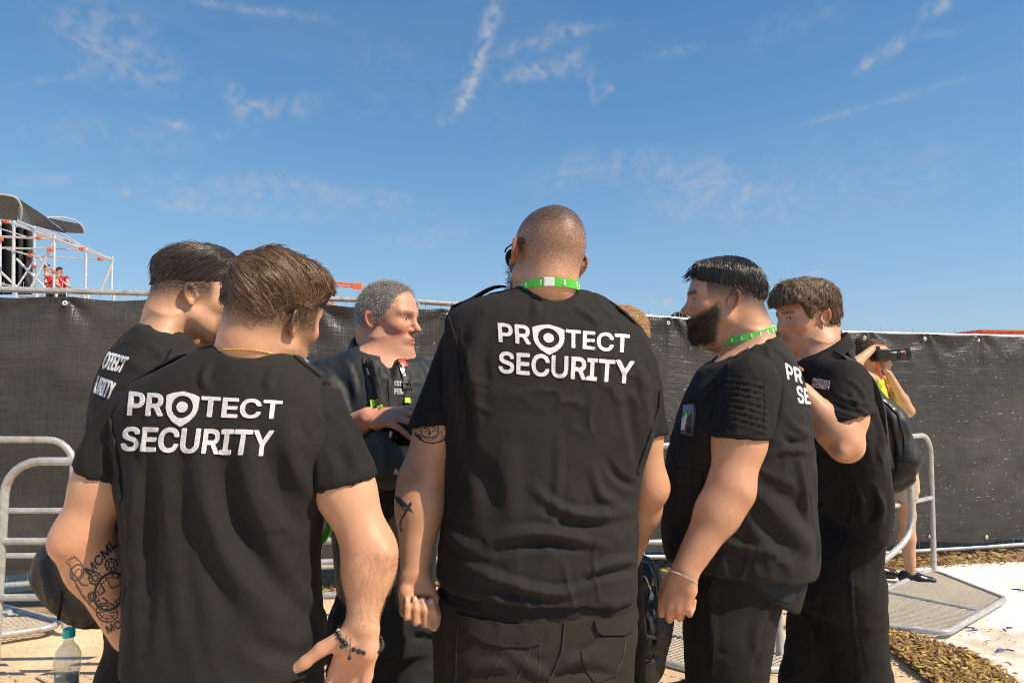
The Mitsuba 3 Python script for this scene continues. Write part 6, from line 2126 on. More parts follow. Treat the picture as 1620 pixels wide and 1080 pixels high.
    px_patch('red_badge', S, [(630, 573), (637, 570), (643, 580), (636, 583)], 'red_badge', hk, 4, .006, .003)
    cp = surf_points(S, spline(np.array([(585, 570), (591, 590), (596, 610), (599, 628), (601, 640)], float), 20))
    if len(cp) > 4:
        cp = spline(cp + np.array([.0, -.016, 0]), 240)
        t, a, b = frames(cp)
        w = np.arange(len(cp)) * .55
        add('coiled_cable', tube(cp + .0095 * (np.cos(w)[:, None] * a + np.sin(w)[:, None] * b), .0022, 5), 'black_gloss', hk, smooth=60)
        e = cp[-1]
        add('lime_tab', tube([e, e + nrm(e - cp[-20]) * .018], .010, 8), 'lime', hk, smooth=50)
    pc = W(612, 690, Y - .25)
    fp = lambda P: limb(P, [W(590, 690, Y - .24), W(642, 690, Y - .26)], (.055, .05), .03)
    Pm = mesh_of(fp, pc - .2, pc + .2, .007)
    add('pouch', Pm, 'cloth_bag', hk, smooth=True)
    for pts in ([(585, 655), (598, 640), (620, 672), (642, 668)], [(590, 668), (615, 660), (640, 664)], [(600, 645), (606, 668), (612, 690)], [(588, 680), (610, 668), (645, 672)], [(598, 650), (604, 690), (616, 720)]):
        add('cable', tube([W(*q, Y - .33 + .01 * i) for i, q in enumerate(pts)], .0020, 6, n=30), 'black_gloss' if pts[0][0] != 590 else 'zip_metal', hk, smooth=60)
    cc = spline([W(612, 700, Y - .35), W(625, 692, Y - .36), W(642, 694, Y - .35)], 120)
    t, a, b = frames(cc)
    w = np.arange(120) * .6
    add('coiled_cable', tube(cc + .008 * (np.cos(w)[:, None] * a + np.sin(w)[:, None] * b), .0020, 5), 'black_gloss', hk, smooth=60)
    add('connector', box(W(618, 687, Y - .36), (.008, .008, .02), None, .002), 'white_plastic', hk)
    # hat hanging from the harness
    bk = thing('beanie_hat', 'dark grey-green knitted hat with small white mark hanging below the radio harness', 'hat')
    hp = [W(600, 705, Y - .34), W(606, 735, Y - .36), W(620, 748, Y - .35), W(588, 730, Y - .33)]
    fb = lambda P: smin(limb(P, hp[:3], (.038, .060, .040), .03), rc(P, hp[0], hp[3], .03, .045), .03)
    hb = mesh_of(fb, np.min(hp, 0) - .12, np.max(hp, 0) + .12, .009)
    Hm = garment(fb, np.min(hp, 0) - .12, np.max(hp, 0) + .12, .005, fold_px(hb, [([(596, 700), (590, 725), (588, 750)], .012, -.012), ([(612, 700), (618, 725), (615, 755)], .012, -.010), ([(604, 700), (603, 725), (604, 755)], .012, .008), ([(580, 740), (605, 755), (630, 745)], .010, -.006)]), .003, 53)
    add('body', Hm, 'cloth_beanie', bk, smooth=True)
    px_patch('mark', Hm, [(622, 750), (626, 740), (629, 743), (629, 750)], 'thread_white', bk, 2, .0005, .0012)
    PL = Loft(rows_px([(915, 536, 684, .15), (960, 536, 684, .15), (1020, 540, 682, .14)], Y, phi), phi)
    legs(o, p, 'cloth_navy', PL, [W(572, 990, Y - .03), W(645, 990, Y + .03)], [W(560, 1130, Y - .02), W(658, 1130, Y + .0)], [np.r_[W(560, 1130, Y)[:2], .10], np.r_[W(668, 1130, Y)[:2], .10]], (.105, .085, .068), top=W(610, 935, Y)[2], toe=(.6, -.8), h=.009, amp=.007, seed=8,
         folds=[([(525, 900), (535, 950), (530, 1000)], .02, .01), ([(655, 985), (680, 1000), (690, 990)], .014, .012), ([(650, 1010), (672, 1005), (690, 1015)], .012, -.008)])
    return p


def bearded_man():
    Y, phi = 1.95, 160
    rs = np.random.default_rng(81)
    p = thing('person', 'person with black hair and full beard in profile, green lanyard, ribbed black sleeves, silver bracelet', 'person')
    rows = [(530, 1176, 1224, .058), (540, 1162, 1232, .068), (550, 1148, 1241, .085), (562, 1130, 1251, .110), (576, 1114, 1259, .140), (595, 1101, 1265, .165), (618, 1089, 1270, .185), (650, 1076, 1277, .20), (700, 1064, 1283, .205), (750, 1056, 1286, .21), (800, 1051, 1289, .21), (850, 1050, 1292, .21), (880, 1056, 1291, .21), (920, 1068, 1284, .205), (965, 1080, 1270, .20)]
    T_ = Loft(rows_px(rows, Y, phi), phi)
    H = Head(W(1147, 482, 1.99), 173, pitch=1, roll=0, scale=.98, jaw=1.08, fat=.014, nose=1.12, brow=1.1)
    neck = ([(0, -.03, .0), (0, -.05, -.055), W(1183, 540, 1.98), W(1196, 600, 1.96)], [.062, .066, .070, .10])
    nw = [H.out(neck[0][0]), H.out(neck[0][1]), neck[0][2], neck[0][3]]
    hl = Hand(W(1083, 905, 1.70), (-.28, .05, -1), (-.55, -.83, .0), (-.8, .55, .1), [(34, 52, 30), (42, 62, 34), (50, 68, 36), (56, 70, 38)], thumb=((.5, .8, .5), (.1, .9, .5), (.0, .9, .4)), size=1.0, spread=3)
    aL = Arm(W(1186, 606, 1.80), W(1156, 775, 1.73), W(1084, 902, 1.705), (.068, .063, .054, .051, .033), hl, bump=W(1172, 778, 1.70))
    aR = Arm(W(1150, 610, 2.13), W(1130, 760, 2.18), W(1110, 830, 2.05), (.066, .06, .052, .05, .033), Hand(W(1109, 834, 2.05), (-.2, -.4, -.6), (0, 1, 0), (-1, 0, 0), [(40, 50, 30)] * 4))
    line = lambda q: np.where(q[:, 1] > -.02, .048 + .28 * np.clip(q[:, 1], -.02, 1), .043 + .55 * (q[:, 1] + .02))
    fade = lambda q: smooth01((q[:, 2] - line(q) + .068) / .060) * smooth01((.066 - q[:, 1]) / .008) * (q[:, 1] < .066)
    beard = lambda q: smooth01((.012 - q[:, 2] - .62 * np.clip(q[:, 1] - .030, 0, 1)) / .024) * smooth01((q[:, 1] - .018 - .25 * np.clip(-.05 - q[:, 2], 0, .05)) / .022) * smooth01((q[:, 2] + .122) / .012) * (1 - np.exp(-(((q[:, 2] + .057) / .006) ** 2 + (q[:, 0] / .02) ** 4)) * (q[:, 1] > .09))
    must = lambda q: np.exp(-((q[:, 2] + .041 + .3 * np.abs(q[:, 0])) / .0075) ** 2) * (np.abs(q[:, 0]) < .036) * (q[:, 1] > .082)
    bw = lambda q: np.maximum(beard(q), must(q))
    o = dict(head=H, arms=[aL, aR], neck=neck, torso=T_, skin=(.56, .30, .185), hair=(.02, .015, .012), brow=.95, shade=[(fade, .90, (.07, .05, .04)), (bw, .86, (.075, .050, .038))], seed=43, ha=.004)
    B = skin_body(o, p)
    fuzz(p, 'beard', B, H, bw, 7500, 'hair_beard', .013, .00042, rs, lambda q: np.stack([q[:, 0] * 2, .55 + q[:, 1] * 0, -1 + q[:, 1] * 0], 1), .5)
    fuzz(p, 'neck_hair', B, H, lambda q: fade(q) ** 2.5, 5000, 'hair_black', .0045, .00022, rs, None, .75)
    mask = lambda q: np.maximum(line(q) - q[:, 2], q[:, 1] - (.088 + .10 * np.clip(q[:, 2] - .09, -.1, 1)))
    thick = lambda q: .002 + .012 * smooth01((q[:, 2] - line(q)) / .05) + .010 * smooth01((q[:, 1] - .04) / .05) * smooth01((q[:, 2] - .07) / .03)

    def flow(q):
        b = smooth01((-.0 - q[:, 1]) / .06)[:, None]
        return np.array([-.25, .18, -.9]) * (1 - b) + np.array([-.2, -.30, -1]) * b + np.stack([q[:, 0] * 5, q[:, 1] * 2, q[:, 2] * 0], 1)
    groove = lambda q: locks(q, (-.3, .05, -1), 90, .0015, 8)
    hair(p, H, mask, thick, flow, 'hair_black', 8000, .055, .00065, rs, (-.001, .0018), .09, .04, groove=groove)
    # curl over the forehead
    n = 90
    st = H.out(np.stack([rs.uniform(-.05, .05, n), .088 + rs.normal(0, .006, n), .098 + rs.normal(0, .006, n)], 1))
    crl = [H.M @ np.array([rs.normal(0, .3), 1.0, .25 + rs.normal(0, .3)]) for _ in range(n)]
    pts = np.stack([np.array([st[i] + crl[i] * .026 * t - H.M[:, 2] * .022 * t * t for t in np.linspace(0, 1, 6)]) for i in range(n)])
    hairs(key_of('curl', p + '__hair'), pts, .0006 * np.ones((n, 6)), 'hair_black')
    # long shirt with pleated sleeves
    tail = W(1250, 957, Y)
    fs = shirt_fn(T_, -.014, (W(1186, 551, 1.97), (-.42, 0, 1)), (tail, (-.50, 0, -1)), [(aL, .52, dict(extra=.010, flare=.006, tilt=(-.05, 0, -1))), (aR, .55, dict())], nw, neck[1], gap=.005)
    lo, hi = torso_box(T_, .15, tail[2] - .06, nw[2][2] + .03)
    v, f = mesh_of(fs, lo, hi, .0055)
    v = relax(v, f, 2)
    n_ = normals(v, f)
    ax = nrm(aL.E - aL.S)
    t = (v - aL.S) @ ax
    near = np.linalg.norm(v - aL.S - t[:, None] * ax, axis=1) < .13
    front = smooth01((-(v[:, 1] - aL.S[1]) + .02) / .03) * near * smooth01((t - .0) / .03) * smooth01((.15 - t) / .01) * smooth01((v[:, 0] - W(1146, 640, 1.73)[0]) / .01) * smooth01((W(1208, 640, 1.73)[0] - v[:, 0]) / .008)
    v = v + n_ * (.0062 * front * (np.abs(np.sin(t * math.pi / .0165 + .3 * np.sin(v[:, 0] * 60))) ** .6 - .4))[:, None]
    v = v + n_ * cloth_folds(v, n_, [], .003, 63)[:, None]
    S = (v, f)
    sk = add('shirt', S, 'cloth_shirt', p, smooth=True)
    px_patch('seam', S, px_line([(1208, 600), (1211, 640), (1207, 688)], 1.5), 'cloth_shirt', sk, 4, .0004, .001)
    px_patch('seam', S, px_line([(1122, 682), (1165, 688), (1212, 684)], 1.3), 'cloth_shirt', sk, 4, .0004, .001)
    px_patch('shirt_tail', S, [(1150, 893), (1262, 893), (1258, 945), (1251, 954), (1228, 948), (1195, 928), (1170, 908)], 'cloth_navy', sk, 5, .0002, .0015)
    ah = [(aL.S + np.array([-.0, -.075, .012]), aL.E + np.array([-.02, -.075, 0]), .088, .10), (aR.S + np.array([0, .07, .012]), aR.E + np.array([0, .07, 0]), .085, .10)]
    fv = shirt_fn(T_, .004, (W(1186, 547, 1.96), (-.46, -.05, 1)), (W(1180, 889, Y), (-.06, 0, -1)), [], nw, neck[1], gap=.009, armholes=ah)
    lo, hi = torso_box(T_, .07, W(1180, 900, Y)[2] - .03, nw[2][2] + .04)
    vb = mesh_of(fv, lo, hi, .010)
    folds = [([(1235, 690), (1255, 700), (1280, 698)], .010, -0.0091), ([(1215, 720), (1245, 712), (1282, 716)], .010, 0.0078), ([(1200, 780), (1240, 820), (1285, 870)], .022, 0.0130), ([(1190, 800), (1225, 850), (1260, 885)], .020, -0.0117), ([(1215, 770), (1255, 790), (1290, 840)], .018, -0.0091),
             ([(1260, 720), (1272, 780), (1284, 830)], .012, 0.0078), ([(1245, 660), (1262, 680), (1280, 684)], .010, 0.0065), ([(1075, 700), (1085, 760), (1080, 830)], .016, 0.0078), ([(1130, 850), (1180, 868), (1240, 872)], .012, 0.0078), ([(1060, 840), (1090, 870), (1120, 882)], .014, 0.0078), ([(1235, 560), (1250, 580), (1258, 600)], .01, 0.0052)]
    V = garment(fv, lo, hi, .0056, fold_px(vb, folds), .0065, 47, (8, 8, 5), .55)
    vk = add('vest', V, 'cloth_vest', p, smooth=True)
    lettering(vk, V, [([fit(text_shape('PR'), 0, 1)], [(1241, 574), (1266, 584), (1269, 607), (1245, 600)]), ([fit(text_shape('SE'), 0, 1)], [(1258, 609), (1279, 615), (1282, 640), (1262, 638)])], edge=3, label='start of white embroidered lettering turning round the back')
    epaulette(vk, fv, W(1187, 548, 1.88), W(1180, 590, 1.80), .050, 'cloth_vest')
    px_patch('pocket_flap', V, [(1094, 628), (1122, 600), (1134, 612), (1110, 640)], 'cloth_vest', vk, 4, .001, .006)
    px_patch('pocket_flap', V, [(1060, 740), (1112, 748), (1112, 770), (1058, 764)], 'cloth_vest', vk, 4, .001, .005)
    # clear badge pouch on the chest
    pk = key_of('badge_pouch', p)
    px_patch('badge_pouch', V, [(1085, 642), (1100, 640), (1101, 655), (1096, 690), (1080, 686)], 'badge_film', p, 3, .004, .004, label='clear plastic badge pouch on the chest')
    px_patch('card', V, [(1083, 664), (1088, 654), (1091, 656), (1086, 680), (1082, 680)], 'white_plastic', pk, 3, .0085, .001)
    px_patch('card', V, [(1091, 662), (1098, 655), (1096, 688), (1090, 686)], 'black_gloss', pk, 3, .0085, .001)
    px_patch('card', V, [(1089, 650), (1091, 652), (1088, 662), (1086, 660)], 'lanyard_green', pk, 3, .0095, .001)
    back = np.array([.98, -.2])
    L = neck_band(nw, neck[1], W(1190, 521, 1.98), back, .02, .005, .022)
    lanyard(p, L, [.25, 0, 1], .021)
    # bracelet
    pts = bead_ring(W(1081, 912, 1.705), nrm(aL.W - aL.E) + np.array([.15, -.1, 0]), .036, .033, 60, .002, first=(1, 0, 0))
    add('bracelet', cat([ball(q, .0022, 1) for q in pts]), 'silver', p, smooth=True)
    PL = Loft(rows_px([(870, 1090, 1246, .17), (930, 1080, 1240, .17), (980, 1086, 1228, .165), (1040, 1090, 1214, .15), (1100, 1092, 1206, .13)], Y - .02, phi), phi)
    M = legs(o, p, 'cloth_trousers', PL, [W(1150, 1010, Y - .10), W(1155, 1010, Y + .08)], [W(1148, 1170, Y - .10), W(1160, 1170, Y + .10)], [np.r_[W(1150, 1170, Y - .1)[:2], .10], np.r_[W(1165, 1170, Y + .12)[:2], .10]], (.108, .088, .070), top=W(1180, 870, Y)[2], toe=(-1, .25), h=.008, amp=.004, seed=9,
             folds=[([(1215, 960), (1195, 1000), (1200, 1040)], .014, 0.0078), ([(1220, 1000), (1200, 1030), (1195, 1060)], .012, -0.0065), ([(1128, 1060), (1135, 1040), (1150, 1050)], .010, 0.0065), ([(1130, 900), (1126, 980), (1130, 1070)], .012, 0.0052)])
    px_patch('pocket_edge', M, px_line([(1146, 898), (1132, 912), (1121, 940), (1126, 958), (1134, 966)], 2.4), 'cloth_vest', p + '__trousers', 4, .001, .003)
    px_patch('seam', M, px_line([(1136, 966), (1130, 1000), (1128, 1078)], 1.6), 'cloth_vest', p + '__trousers', 4, .0005, .0015)
    arm_hair(p, B, aL, 1000, 'hair_arm', rs, .014)
    return p


def young_man():
    Y, phi = 2.30, 187
    rs = np.random.default_rng(91)
    p = thing('person', 'person with tousled brown hair in profile, bent forearm raised, black polo with small chest lettering', 'person')
    rows = [(544, 1274, 1322, .058), (554, 1262, 1334, .072), (564, 1252, 1345, .095), (576, 1245, 1354, .125), (594, 1240, 1366, .155), (618, 1240, 1377, .178), (650, 1248, 1388, .19), (700, 1262, 1399, .19), (750, 1272, 1407, .19), (790, 1276, 1412, .19), (822, 1278, 1408, .19), (850, 1280, 1400, .185)]
    T_ = Loft(rows_px(rows, Y, phi), phi)
    H = Head(W(1278, 507, 2.35), 193, pitch=7, roll=0, scale=.97, jaw=.97, nose=1.05)
    neck = ([(0, -.03, .0), (0, -.045, -.05), W(1297, 548, 2.33), W(1306, 610, 2.31)], [.053, .054, .060, .085])
    nw = [H.out(neck[0][0]), H.out(neck[0][1]), neck[0][2], neck[0][3]]
    hl = Hand(W(1262, 614, 2.14), (-1, .3, .1), (-.3, -.8, .2), (.5, .2, .7), [(20, 30, 20)] * 4)
    aL = Arm(W(1338, 606, 2.17), W(1338, 704, 2.07), W(1268, 619, 2.13), (.062, .060, .047, .050, .032), hl, bump=W(1332, 716, 2.03))
    aR = Arm(W(1285, 610, 2.46), W(1280, 700, 2.50), W(1262, 640, 2.35), (.06, .055, .046, .045, .03), Hand(W(1262, 636, 2.34), (-.5, -.3, .7), (0, 1, 0), (1, 0, .3), [(30, 40, 20)] * 4))
    o = dict(head=H, arms=[aL, aR], neck=neck, torso=T_, skin=(.60, .325, .20), hair=(.05, .03, .02), brow=.75, seed=53, ha=.004, nails=False,
             shade=[(lambda q: .25 * smooth01((-.03 - q[:, 2]) / .02) * smooth01((q[:, 1] - .02) / .02), .7, (.2, .12, .09))])
    B = skin_body(o, p)

    def mask(q):
        x, y, z = np.abs(q[:, 0]), q[:, 1], q[:, 2]
        low = np.where(y < -.03, -.055 + .0 * y, np.where(y < .028, .030, .015 + 0 * y))
        low = -.055 + .085 * smooth01((y + .055) / .045) - .022 * smooth01((y - .022) / .012) * (1 - smooth01((y - .045) / .02)) + .035 * smooth01((y - .04) / .04)
        return np.maximum(low - z, y - .125)
    thick = lambda q: .010 + .010 * smooth01((q[:, 2] - .02) / .07) + .013 * smooth01((q[:, 1] - .04) / .04) * smooth01((q[:, 2] - .03) / .05) + .003 * np.sin(q[:, 0] * 130 + q[:, 1] * 110) * np.sin(q[:, 2] * 150)

    def flow(q):
        fr = smooth01((q[:, 1] + .035) / .06)[:, None]
        tp = smooth01((q[:, 2] - .095) / .03)[:, None]
        d = np.array([-.15, -.25, -1]) * (1 - fr) + np.array([-.25, .55, -.75]) * fr
        return d * (1 - .8 * tp) + np.stack([q[:, 0] * 0 - .1, np.sign(q[:, 1] + .035) * .95, q[:, 2] * 0 - .1], 1) * .8 * tp + np.stack([.35 * np.sin(q[:, 2] * 120 + q[:, 1] * 60), .25 * np.sin(q[:, 0] * 110), 0 * q[:, 0]], 1)
    groove = lambda q: locks(q, (-.2, .3, -1), 70, .0030, 12)
    hair(p, H, mask, thick, flow, 'hair_mid', 9000, .055, .0007, rs, (-.001, .004), .22, .12, groove=groove)
    k = key_of('flyaway', p + '__hair')
    n = 70
    st = H.out(np.stack([rs.normal(0, .03, n), rs.uniform(.0, .09, n), .128 + rs.normal(0, .004, n)], 1))
    dv = [H.M @ nrm(np.array([rs.normal(0, .4), .35 + rs.normal(0, .5), .9])) for _ in range(n)]
    L = rs.uniform(.015, .034, n); L[0] = .055
    pts = np.stack([np.array([st[i] + dv[i] * L[i] * t + H.M @ np.array([0, -.5, -.3]) * L[i] * t * t * (1 if i % 2 else -1) for t in np.linspace(0, 1, 6)]) for i in range(n)])
    hairs(k, pts, .00038 * np.ones((n, 6)), 'hair_mid')
    hem = W(1345, 832, Y)
    fs = shirt_fn(T_, -.010, (W(1298, 553, 2.32), (-.55, .05, 1)), (hem, (0, 0, -1)), [(aL, .66, dict(extra=.012, flare=.008, tilt=(.32, -.3, -1))), (aR, .6, {})], nw, neck[1], gap=.008)
    lo, hi = torso_box(T_, .15, hem[2] - .02, nw[2][2] + .04)
    sb = mesh_of(fs, lo, hi, .010)
    S = garment(fs, lo, hi, .006, fold_px(sb, [([(1340, 600), (1360, 615), (1372, 640)], .010, 0.0065), ([(1325, 625), (1345, 635), (1375, 640)], .009, 0.0065), ([(1320, 640), (1345, 650), (1368, 655)], .009, -0.0065), ([(1345, 615), (1355, 640), (1375, 660)], .009, 0.0052)]), .0035, 73)
    sk = add('polo_shirt', S, 'cloth_shirt', p, smooth=True)
    px_patch('cuff', S, [(1312, 648), (1345, 656), (1386, 680), (1382, 688), (1344, 664), (1312, 656)], 'cloth_shirt', sk, 4, .0003, .002)
    bk_ = np.array([.97, .0])
    collar(sk, nw, neck[1], W(1299, 543, 2.32), bk_, .040, 'cloth_shirt', .8, .045, .050)
    lettering(sk, S, [(word_one((.245, (.262, .505), .515)), [(1287, 597), (1314, 602), (1313, 609), (1286, 604)]), ([fit(text_shape('SECURITY'), 0, 1)], [(1285, 605), (1313, 610), (1312, 617), (1284, 612)])], edge=2, thick=.0006, label='small white chest lettering PROTECT SECURITY')
    ah = [(aL.S + np.array([0, -.065, .01]), aL.E + np.array([0, -.06, 0]), .078, .088), (aR.S + np.array([0, .065, .01]), aR.E + np.array([0, .06, 0]), .078, .088)]

    def openf(P, d):   # the vest hangs open in front
        return smax(d, (W(1322, 600, Y)[0] - .0 + (P[:, 2] - 1.5) * .12 - P[:, 0]), .006)
    fv = shirt_fn(T_, .006, (W(1300, 552, 2.30), (-.50, 0, 1)), (hem + np.array([0, 0, -.02]), (-.02, 0, -1)), [], nw, neck[1], gap=.014, armholes=ah, cut=openf)
    lo, hi = torso_box(T_, .07, hem[2] - .05, nw[2][2] + .03)
    vb = mesh_of(fv, lo, hi, .010)
    V = garment(fv, lo, hi, .006, fold_px(vb, [([(1350, 760), (1365, 790), (1362, 820)], .012, 0.0130), ([(1375, 770), (1382, 800), (1375, 825)], .010, -0.0117), ([(1340, 770), (1345, 800), (1340, 825)], .010, -0.0104), ([(1390, 780), (1396, 805), (1390, 828)], .010, 0.0117), ([(1380, 640), (1395, 690), (1392, 740)], .014, 0.0078)]), .0055, 83, (8, 8, 5))
    vk = add('vest', V, 'cloth_vest', p, smooth=True)
    PL = Loft(rows_px([(815, 1286, 1402, .16), (860, 1268, 1398, .16), (910, 1256, 1394, .155), (960, 1252, 1390, .14)], Y, phi), phi)
    M = legs(o, p, 'cloth_trousers', PL, [W(1300, 930, Y + .07), W(1345, 930, Y - .06)], [W(1276, 1085, Y + .06), W(1366, 1085, Y - .07)], [np.r_[W(1272, 1085, Y + .06)[:2], .10], np.r_[W(1376, 1085, Y - .06)[:2], .10]], (.098, .078, .066), top=hem[2] + .03, toe=(-1, .05), h=.008, amp=.005, seed=10,
             folds=[([(1260, 960), (1285, 1000), (1290, 1040)], .012, 0.0104), ([(1300, 950), (1292, 1000), (1300, 1050)], .012, -0.0091), ([(1345, 860), (1348, 960), (1362, 1070)], .006, 0.0065), ([(1250, 940), (1270, 950), (1300, 945)], .012, 0.0078)])
    px_patch('pocket_edge', M, px_line([(1330, 838), (1332, 855), (1345, 862)], 2), 'cloth_vest', p + '__trousers', 4, .0005, .002)
    # backpack worn on the back
    bp = thing('backpack', 'black backpack worn by the young man with tousled brown hair', 'backpack', None)
    q = [W(1362, 612, 2.36), W(1387, 668, 2.40), W(1399, 720, 2.42), W(1396, 746, 2.40)]
    flat_ = lambda P: np.stack([P[:, 0], 2.38 + (P[:, 1] - 2.38) * .62, P[:, 2]], 1)
    fb = lambda P: limb(flat_(P), [np.array([a[0], 2.38, a[2]]) for a in q], (.045, .062, .066, .060), .05)
    Bp = garment(fb, np.min(q, 0) - .2, np.max(q, 0) + .2, .007, fold_px(mesh_of(fb, np.min(q, 0) - .2, np.max(q, 0) + .2, .012), [([(1400, 650), (1412, 700), (1415, 750)], .008, -0.0078), ([(1420, 640), (1436, 680), (1440, 720)], .010, 0.0065), ([(1395, 745), (1420, 765), (1440, 750)], .012, -0.0065)]), .007, 93)
    add('body', Bp, 'cloth_bag', bp, smooth=True)
    px_patch('side_pocket', Bp, [(1398, 722), (1446, 730), (1446, 775), (1425, 792), (1402, 785)], 'cloth_bag', bp, 4, .002, .006)
    px_patch('pocket_trim', Bp, px_line([(1398, 723), (1446, 731)], 4), 'cloth_vest', bp, 4, .009, .002)
    px_patch('zip', Bp, px_line([(1396, 630), (1420, 655), (1430, 690), (1432, 722)], 3), 'black_gloss', bp, 4, .001, .003)
    sp = spline([W(1330, 562, 2.20), W(1356, 578, 2.16), W(1384, 630, 2.14), W(1392, 690, 2.18), W(1402, 735, 2.28)], 26)
    add('shoulder_strap', ribbon(sp, [.75, -.5, -.45], .052, 0.0130), 'cloth_bag', bp, smooth=40)
    sp = spline([W(1365, 700, 2.12), W(1378, 730, 2.14), W(1398, 762, 2.26)], 14)
    add('webbing', ribbon(sp, [.8, -.3, .45], .026, 0.0039), 'cloth_bag', bp)
    return p


def photographer():
    rs = np.random.default_rng(95)
    Y = 5.5
    H = Head(W(1378, 563, Y), -6, pitch=2, scale=.94)
    hr = Hand(W(1383, 549, Y - .10), (1, .0, -.12), (0, -.6, .8), (0, .5, .6), [(25, 40, 25)] * 4, size=.95)
    hl = Hand(W(1403, 588, Y - .10), (.1, .0, 1), (.4, -.85, .0), (.6, .4, 0), [(30, 45, 25)] * 4, size=.95)
    aR = Arm(W(1382, 603, Y - .16), W(1345, 582, Y - .26), W(1381, 551, Y - .12), (.052, .048, .042, .040, .028), hr)
    aL = Arm(W(1398, 604, Y + .05), W(1437, 650, Y - .08), W(1405, 590, Y - .10), (.052, .048, .042, .042, .028), hl)

    def hs(p, H, B):
        mask = lambda q: np.maximum(-.03 + 1.1 * np.clip(q[:, 1] + .02, 0, 1) - q[:, 2], q[:, 1] - .085)
        hair(p, H, mask, lambda q: .012 + 0 * q[:, 2], lambda q: np.stack([q[:, 0] * 2, -.8 + q[:, 1] * 0, .2 + q[:, 2] * 0], 1), 'hair_brown', 2500, .05, .0012, rs)
        c = H.out((0, -.085, .115))
        v, f = mesh_of(lambda P: ell(P, c, (.045, .045, .04)) + F32(.004) * np.sin(P[:, 2] * 260 + P[:, 0] * 190).astype(F32), c - .08, c + .08, .007)
        add('hair_bun', (v, f), 'hair_brown_base', p, smooth=True)

    def kit(p, o, S, nw, B):
        ck = thing('camera', 'black camera with long zoom lens held up by the photographer', 'camera')
        b = W(1392, 562, Y - .12)
        add('body', box(b, (.10, .13, .095), None, .012), 'black_plastic', ck)
        add('viewfinder', box(b + [-.03, 0, .058], (.05, .05, .03), None, .008), 'black_plastic', ck)
        l0, l1 = W(1402, 562, Y - .12), W(1436, 560, Y - .12)
        ax = nrm(l1 - l0); L = np.linalg.norm(l1 - l0)
        R = np.stack([np.cross([0, 0, 1.], ax), np.cross(ax, np.cross([0, 0, 1.], ax)), ax], 1)
        add('lens_barrel', lathe([(.036, 0), (.040, .02), (.040, L * .35), (.037, L * .38), (.037, L * .52), (.043, L * .55), (.043, L * .78), (.046, L * .80), (.052, L), (.047, L), (.044, L * .85), (0, L * .82)], 28, l0, R), 'black_plastic', ck, smooth=35)
        add('zoom_ring', lathe([(.0385, L * .40), (.041, L * .41), (.041, L * .5), (.0385, L * .51)], 28, l0, R), 'rubber', ck, smooth=35)
        add('red_ring', lathe([(.0445, L * .745), (.0452, L * .75), (.0452, L * .765), (.0445, L * .77)], 28, l0, R), 'red_badge', ck)
        add('front_glass', lathe([(.043, L * .86), (.03, L * .90), (0, L * .92)], 24, l0, R), 'lens_dark', ck, smooth=60)
        add('strap', tube([W(1386, 572, Y - .16), W(1392, 590, Y - .18), W(1398, 602, Y - .12), W(1390, 606, Y - .02)], .006, 6, n=16), 'red_badge', ck)
        ring = lathe([(.0105, -.002), (.0112, 0), (.0105, .002)], 16, hl.parts[1][0][1] * .6 + hl.parts[1][0][0] * .4, np.stack([hl.s, hl.n, hl.d], 1))
        add('finger_ring', ring, 'gold', p)
    return simple_person('person in yellow high-visibility vest taking pictures by the fence at right', H, [(590, 1370, 1389, .05), (598, 1364, 1394, .09), (606, 1362, 1398, .12), (625, 1364, 1404, .14), (660, 1376, 1420, .155), (700, 1392, 1442, .16), (745, 1402, 1450, .16)], Y, 3, [aR, aL], [W(1383, 596, Y), W(1388, 615, Y)], [.048, .050, .056, .08], (.60, .33, .20), 'cloth_hivis', 'cloth_tan',
                         [W(1430, 760, Y - .08), W(1416, 760, Y + .09)], [W(1436, 815, Y - .09), W(1398, 815, Y + .10)], [np.r_[W(1440, 880, Y - .09)[:2], .09], np.r_[W(1382, 880, Y + .12)[:2], .09]], (1425, 738), (1, -.35), 99, h=.006, hairset=hs, sleeve=.12, pants_top=[(715, 1400, 1450, .16), (760, 1404, 1454, .16), (775, 1406, 1455, .155)], extra=kit, shorts=.55, skin_legs=True, leg_r=(.09, .085))


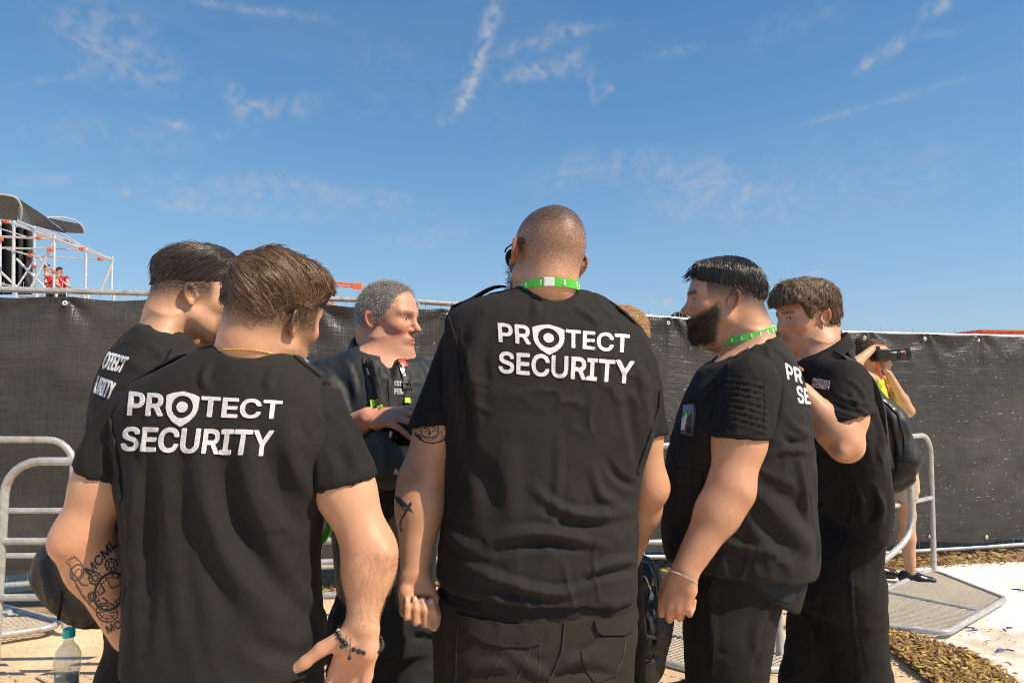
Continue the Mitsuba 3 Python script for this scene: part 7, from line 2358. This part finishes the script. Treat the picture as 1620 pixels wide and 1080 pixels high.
def floor_backpack():
    """a full backpack standing on the floor between the tall man and the bearded man"""
    k = thing('backpack', 'black backpack with zips standing on the floor beside the tall man\'s trousers', 'backpack')
    Y = 3.25
    z = lambda px, py: W(px, py, Y)
    q = [z(1005, 1040), z(1008, 975), z(1004, 915)]
    sq = lambda P: np.stack([P[:, 0], Y + (P[:, 1] - Y) * .95, P[:, 2]], 1)
    f = lambda P: np.maximum(limb(sq(P), q, (.135, .150, .115), .06), .035 - P[:, 2])
    lo, hi = np.array([q[0][0] - .3, Y - .3, .0]), np.array([q[0][0] + .3, Y + .3, q[2][2] + .2])
    b = mesh_of(f, lo, hi, .014)
    M = garment(f, lo, hi, .008, fold_px(b, [([(1010, 930), (1030, 960), (1035, 1000)], .012, -0.0130), ([(1012, 1000), (1030, 1010), (1045, 1000)], .014, 0.0130), ([(1010, 1030), (1030, 1040), (1045, 1035)], .014, -0.0130), ([(1020, 960), (1028, 985), (1026, 1010)], .010, 0.0104)]), .006, 33)
    add('body', M, 'cloth_bag', k, smooth=True)
    px_patch('front_pocket', M, [(1002, 918), (1026, 918), (1034, 950), (1036, 1010), (1030, 1045), (1002, 1045)], 'cloth_bag', k, 5, .004, .014)
    px_patch('zip', M, px_line([(1006, 884), (1026, 892), (1036, 915), (1038, 940)], 2.0), 'zip_metal', k, 4, .002, .003)
    px_patch('zip', M, px_line([(1004, 908), (1018, 912), (1026, 930), (1030, 960)], 1.6), 'zip_metal', k, 4, .018, .003)
    px_patch('zip_puller', M, [(1029, 914), (1033, 914), (1033, 926), (1029, 926)], 'zip_metal', k, 3, .006, .004)
    px_patch('zip_puller', M, [(1025, 936), (1029, 936), (1031, 948), (1028, 948)], 'zip_metal', k, 3, .020, .004)
    px_patch('zip_puller', M, [(1028, 960), (1031, 960), (1031, 978), (1029, 978)], 'zip_metal', k, 3, .020, .004)
    c = z(1046, 1005)
    add('strap', ribbon(spline([z(1044, 985), z(1058, 1000), z(1060, 1012), z(1050, 1025), z(1042, 1018)], 18), [0, 1, .1], .025, 0.0039), 'cloth_bag', k)
    add('strap', ribbon(spline([z(1038, 1040), z(1036, 1056), z(1034, 1078)], 10), [1, .3, 0], .022, 0.0039), 'cloth_bag', k)
    add('buckle', box(z(1049, 995), (.03, .03, .035), None, .008), 'black_plastic', k)
    add('top_handle', tube([z(1000, 884) + [0, 0, .0], z(1006, 874), z(1016, 880), z(1018, 888)], .008, 6, n=14), 'cloth_bag', k)


tall_man()
front_man()
left_man()
cap_man()
grey_man()
bearded_man()
young_man()
blond_man()
hidden_man()
photographer()
floor_backpack()
stand_people()
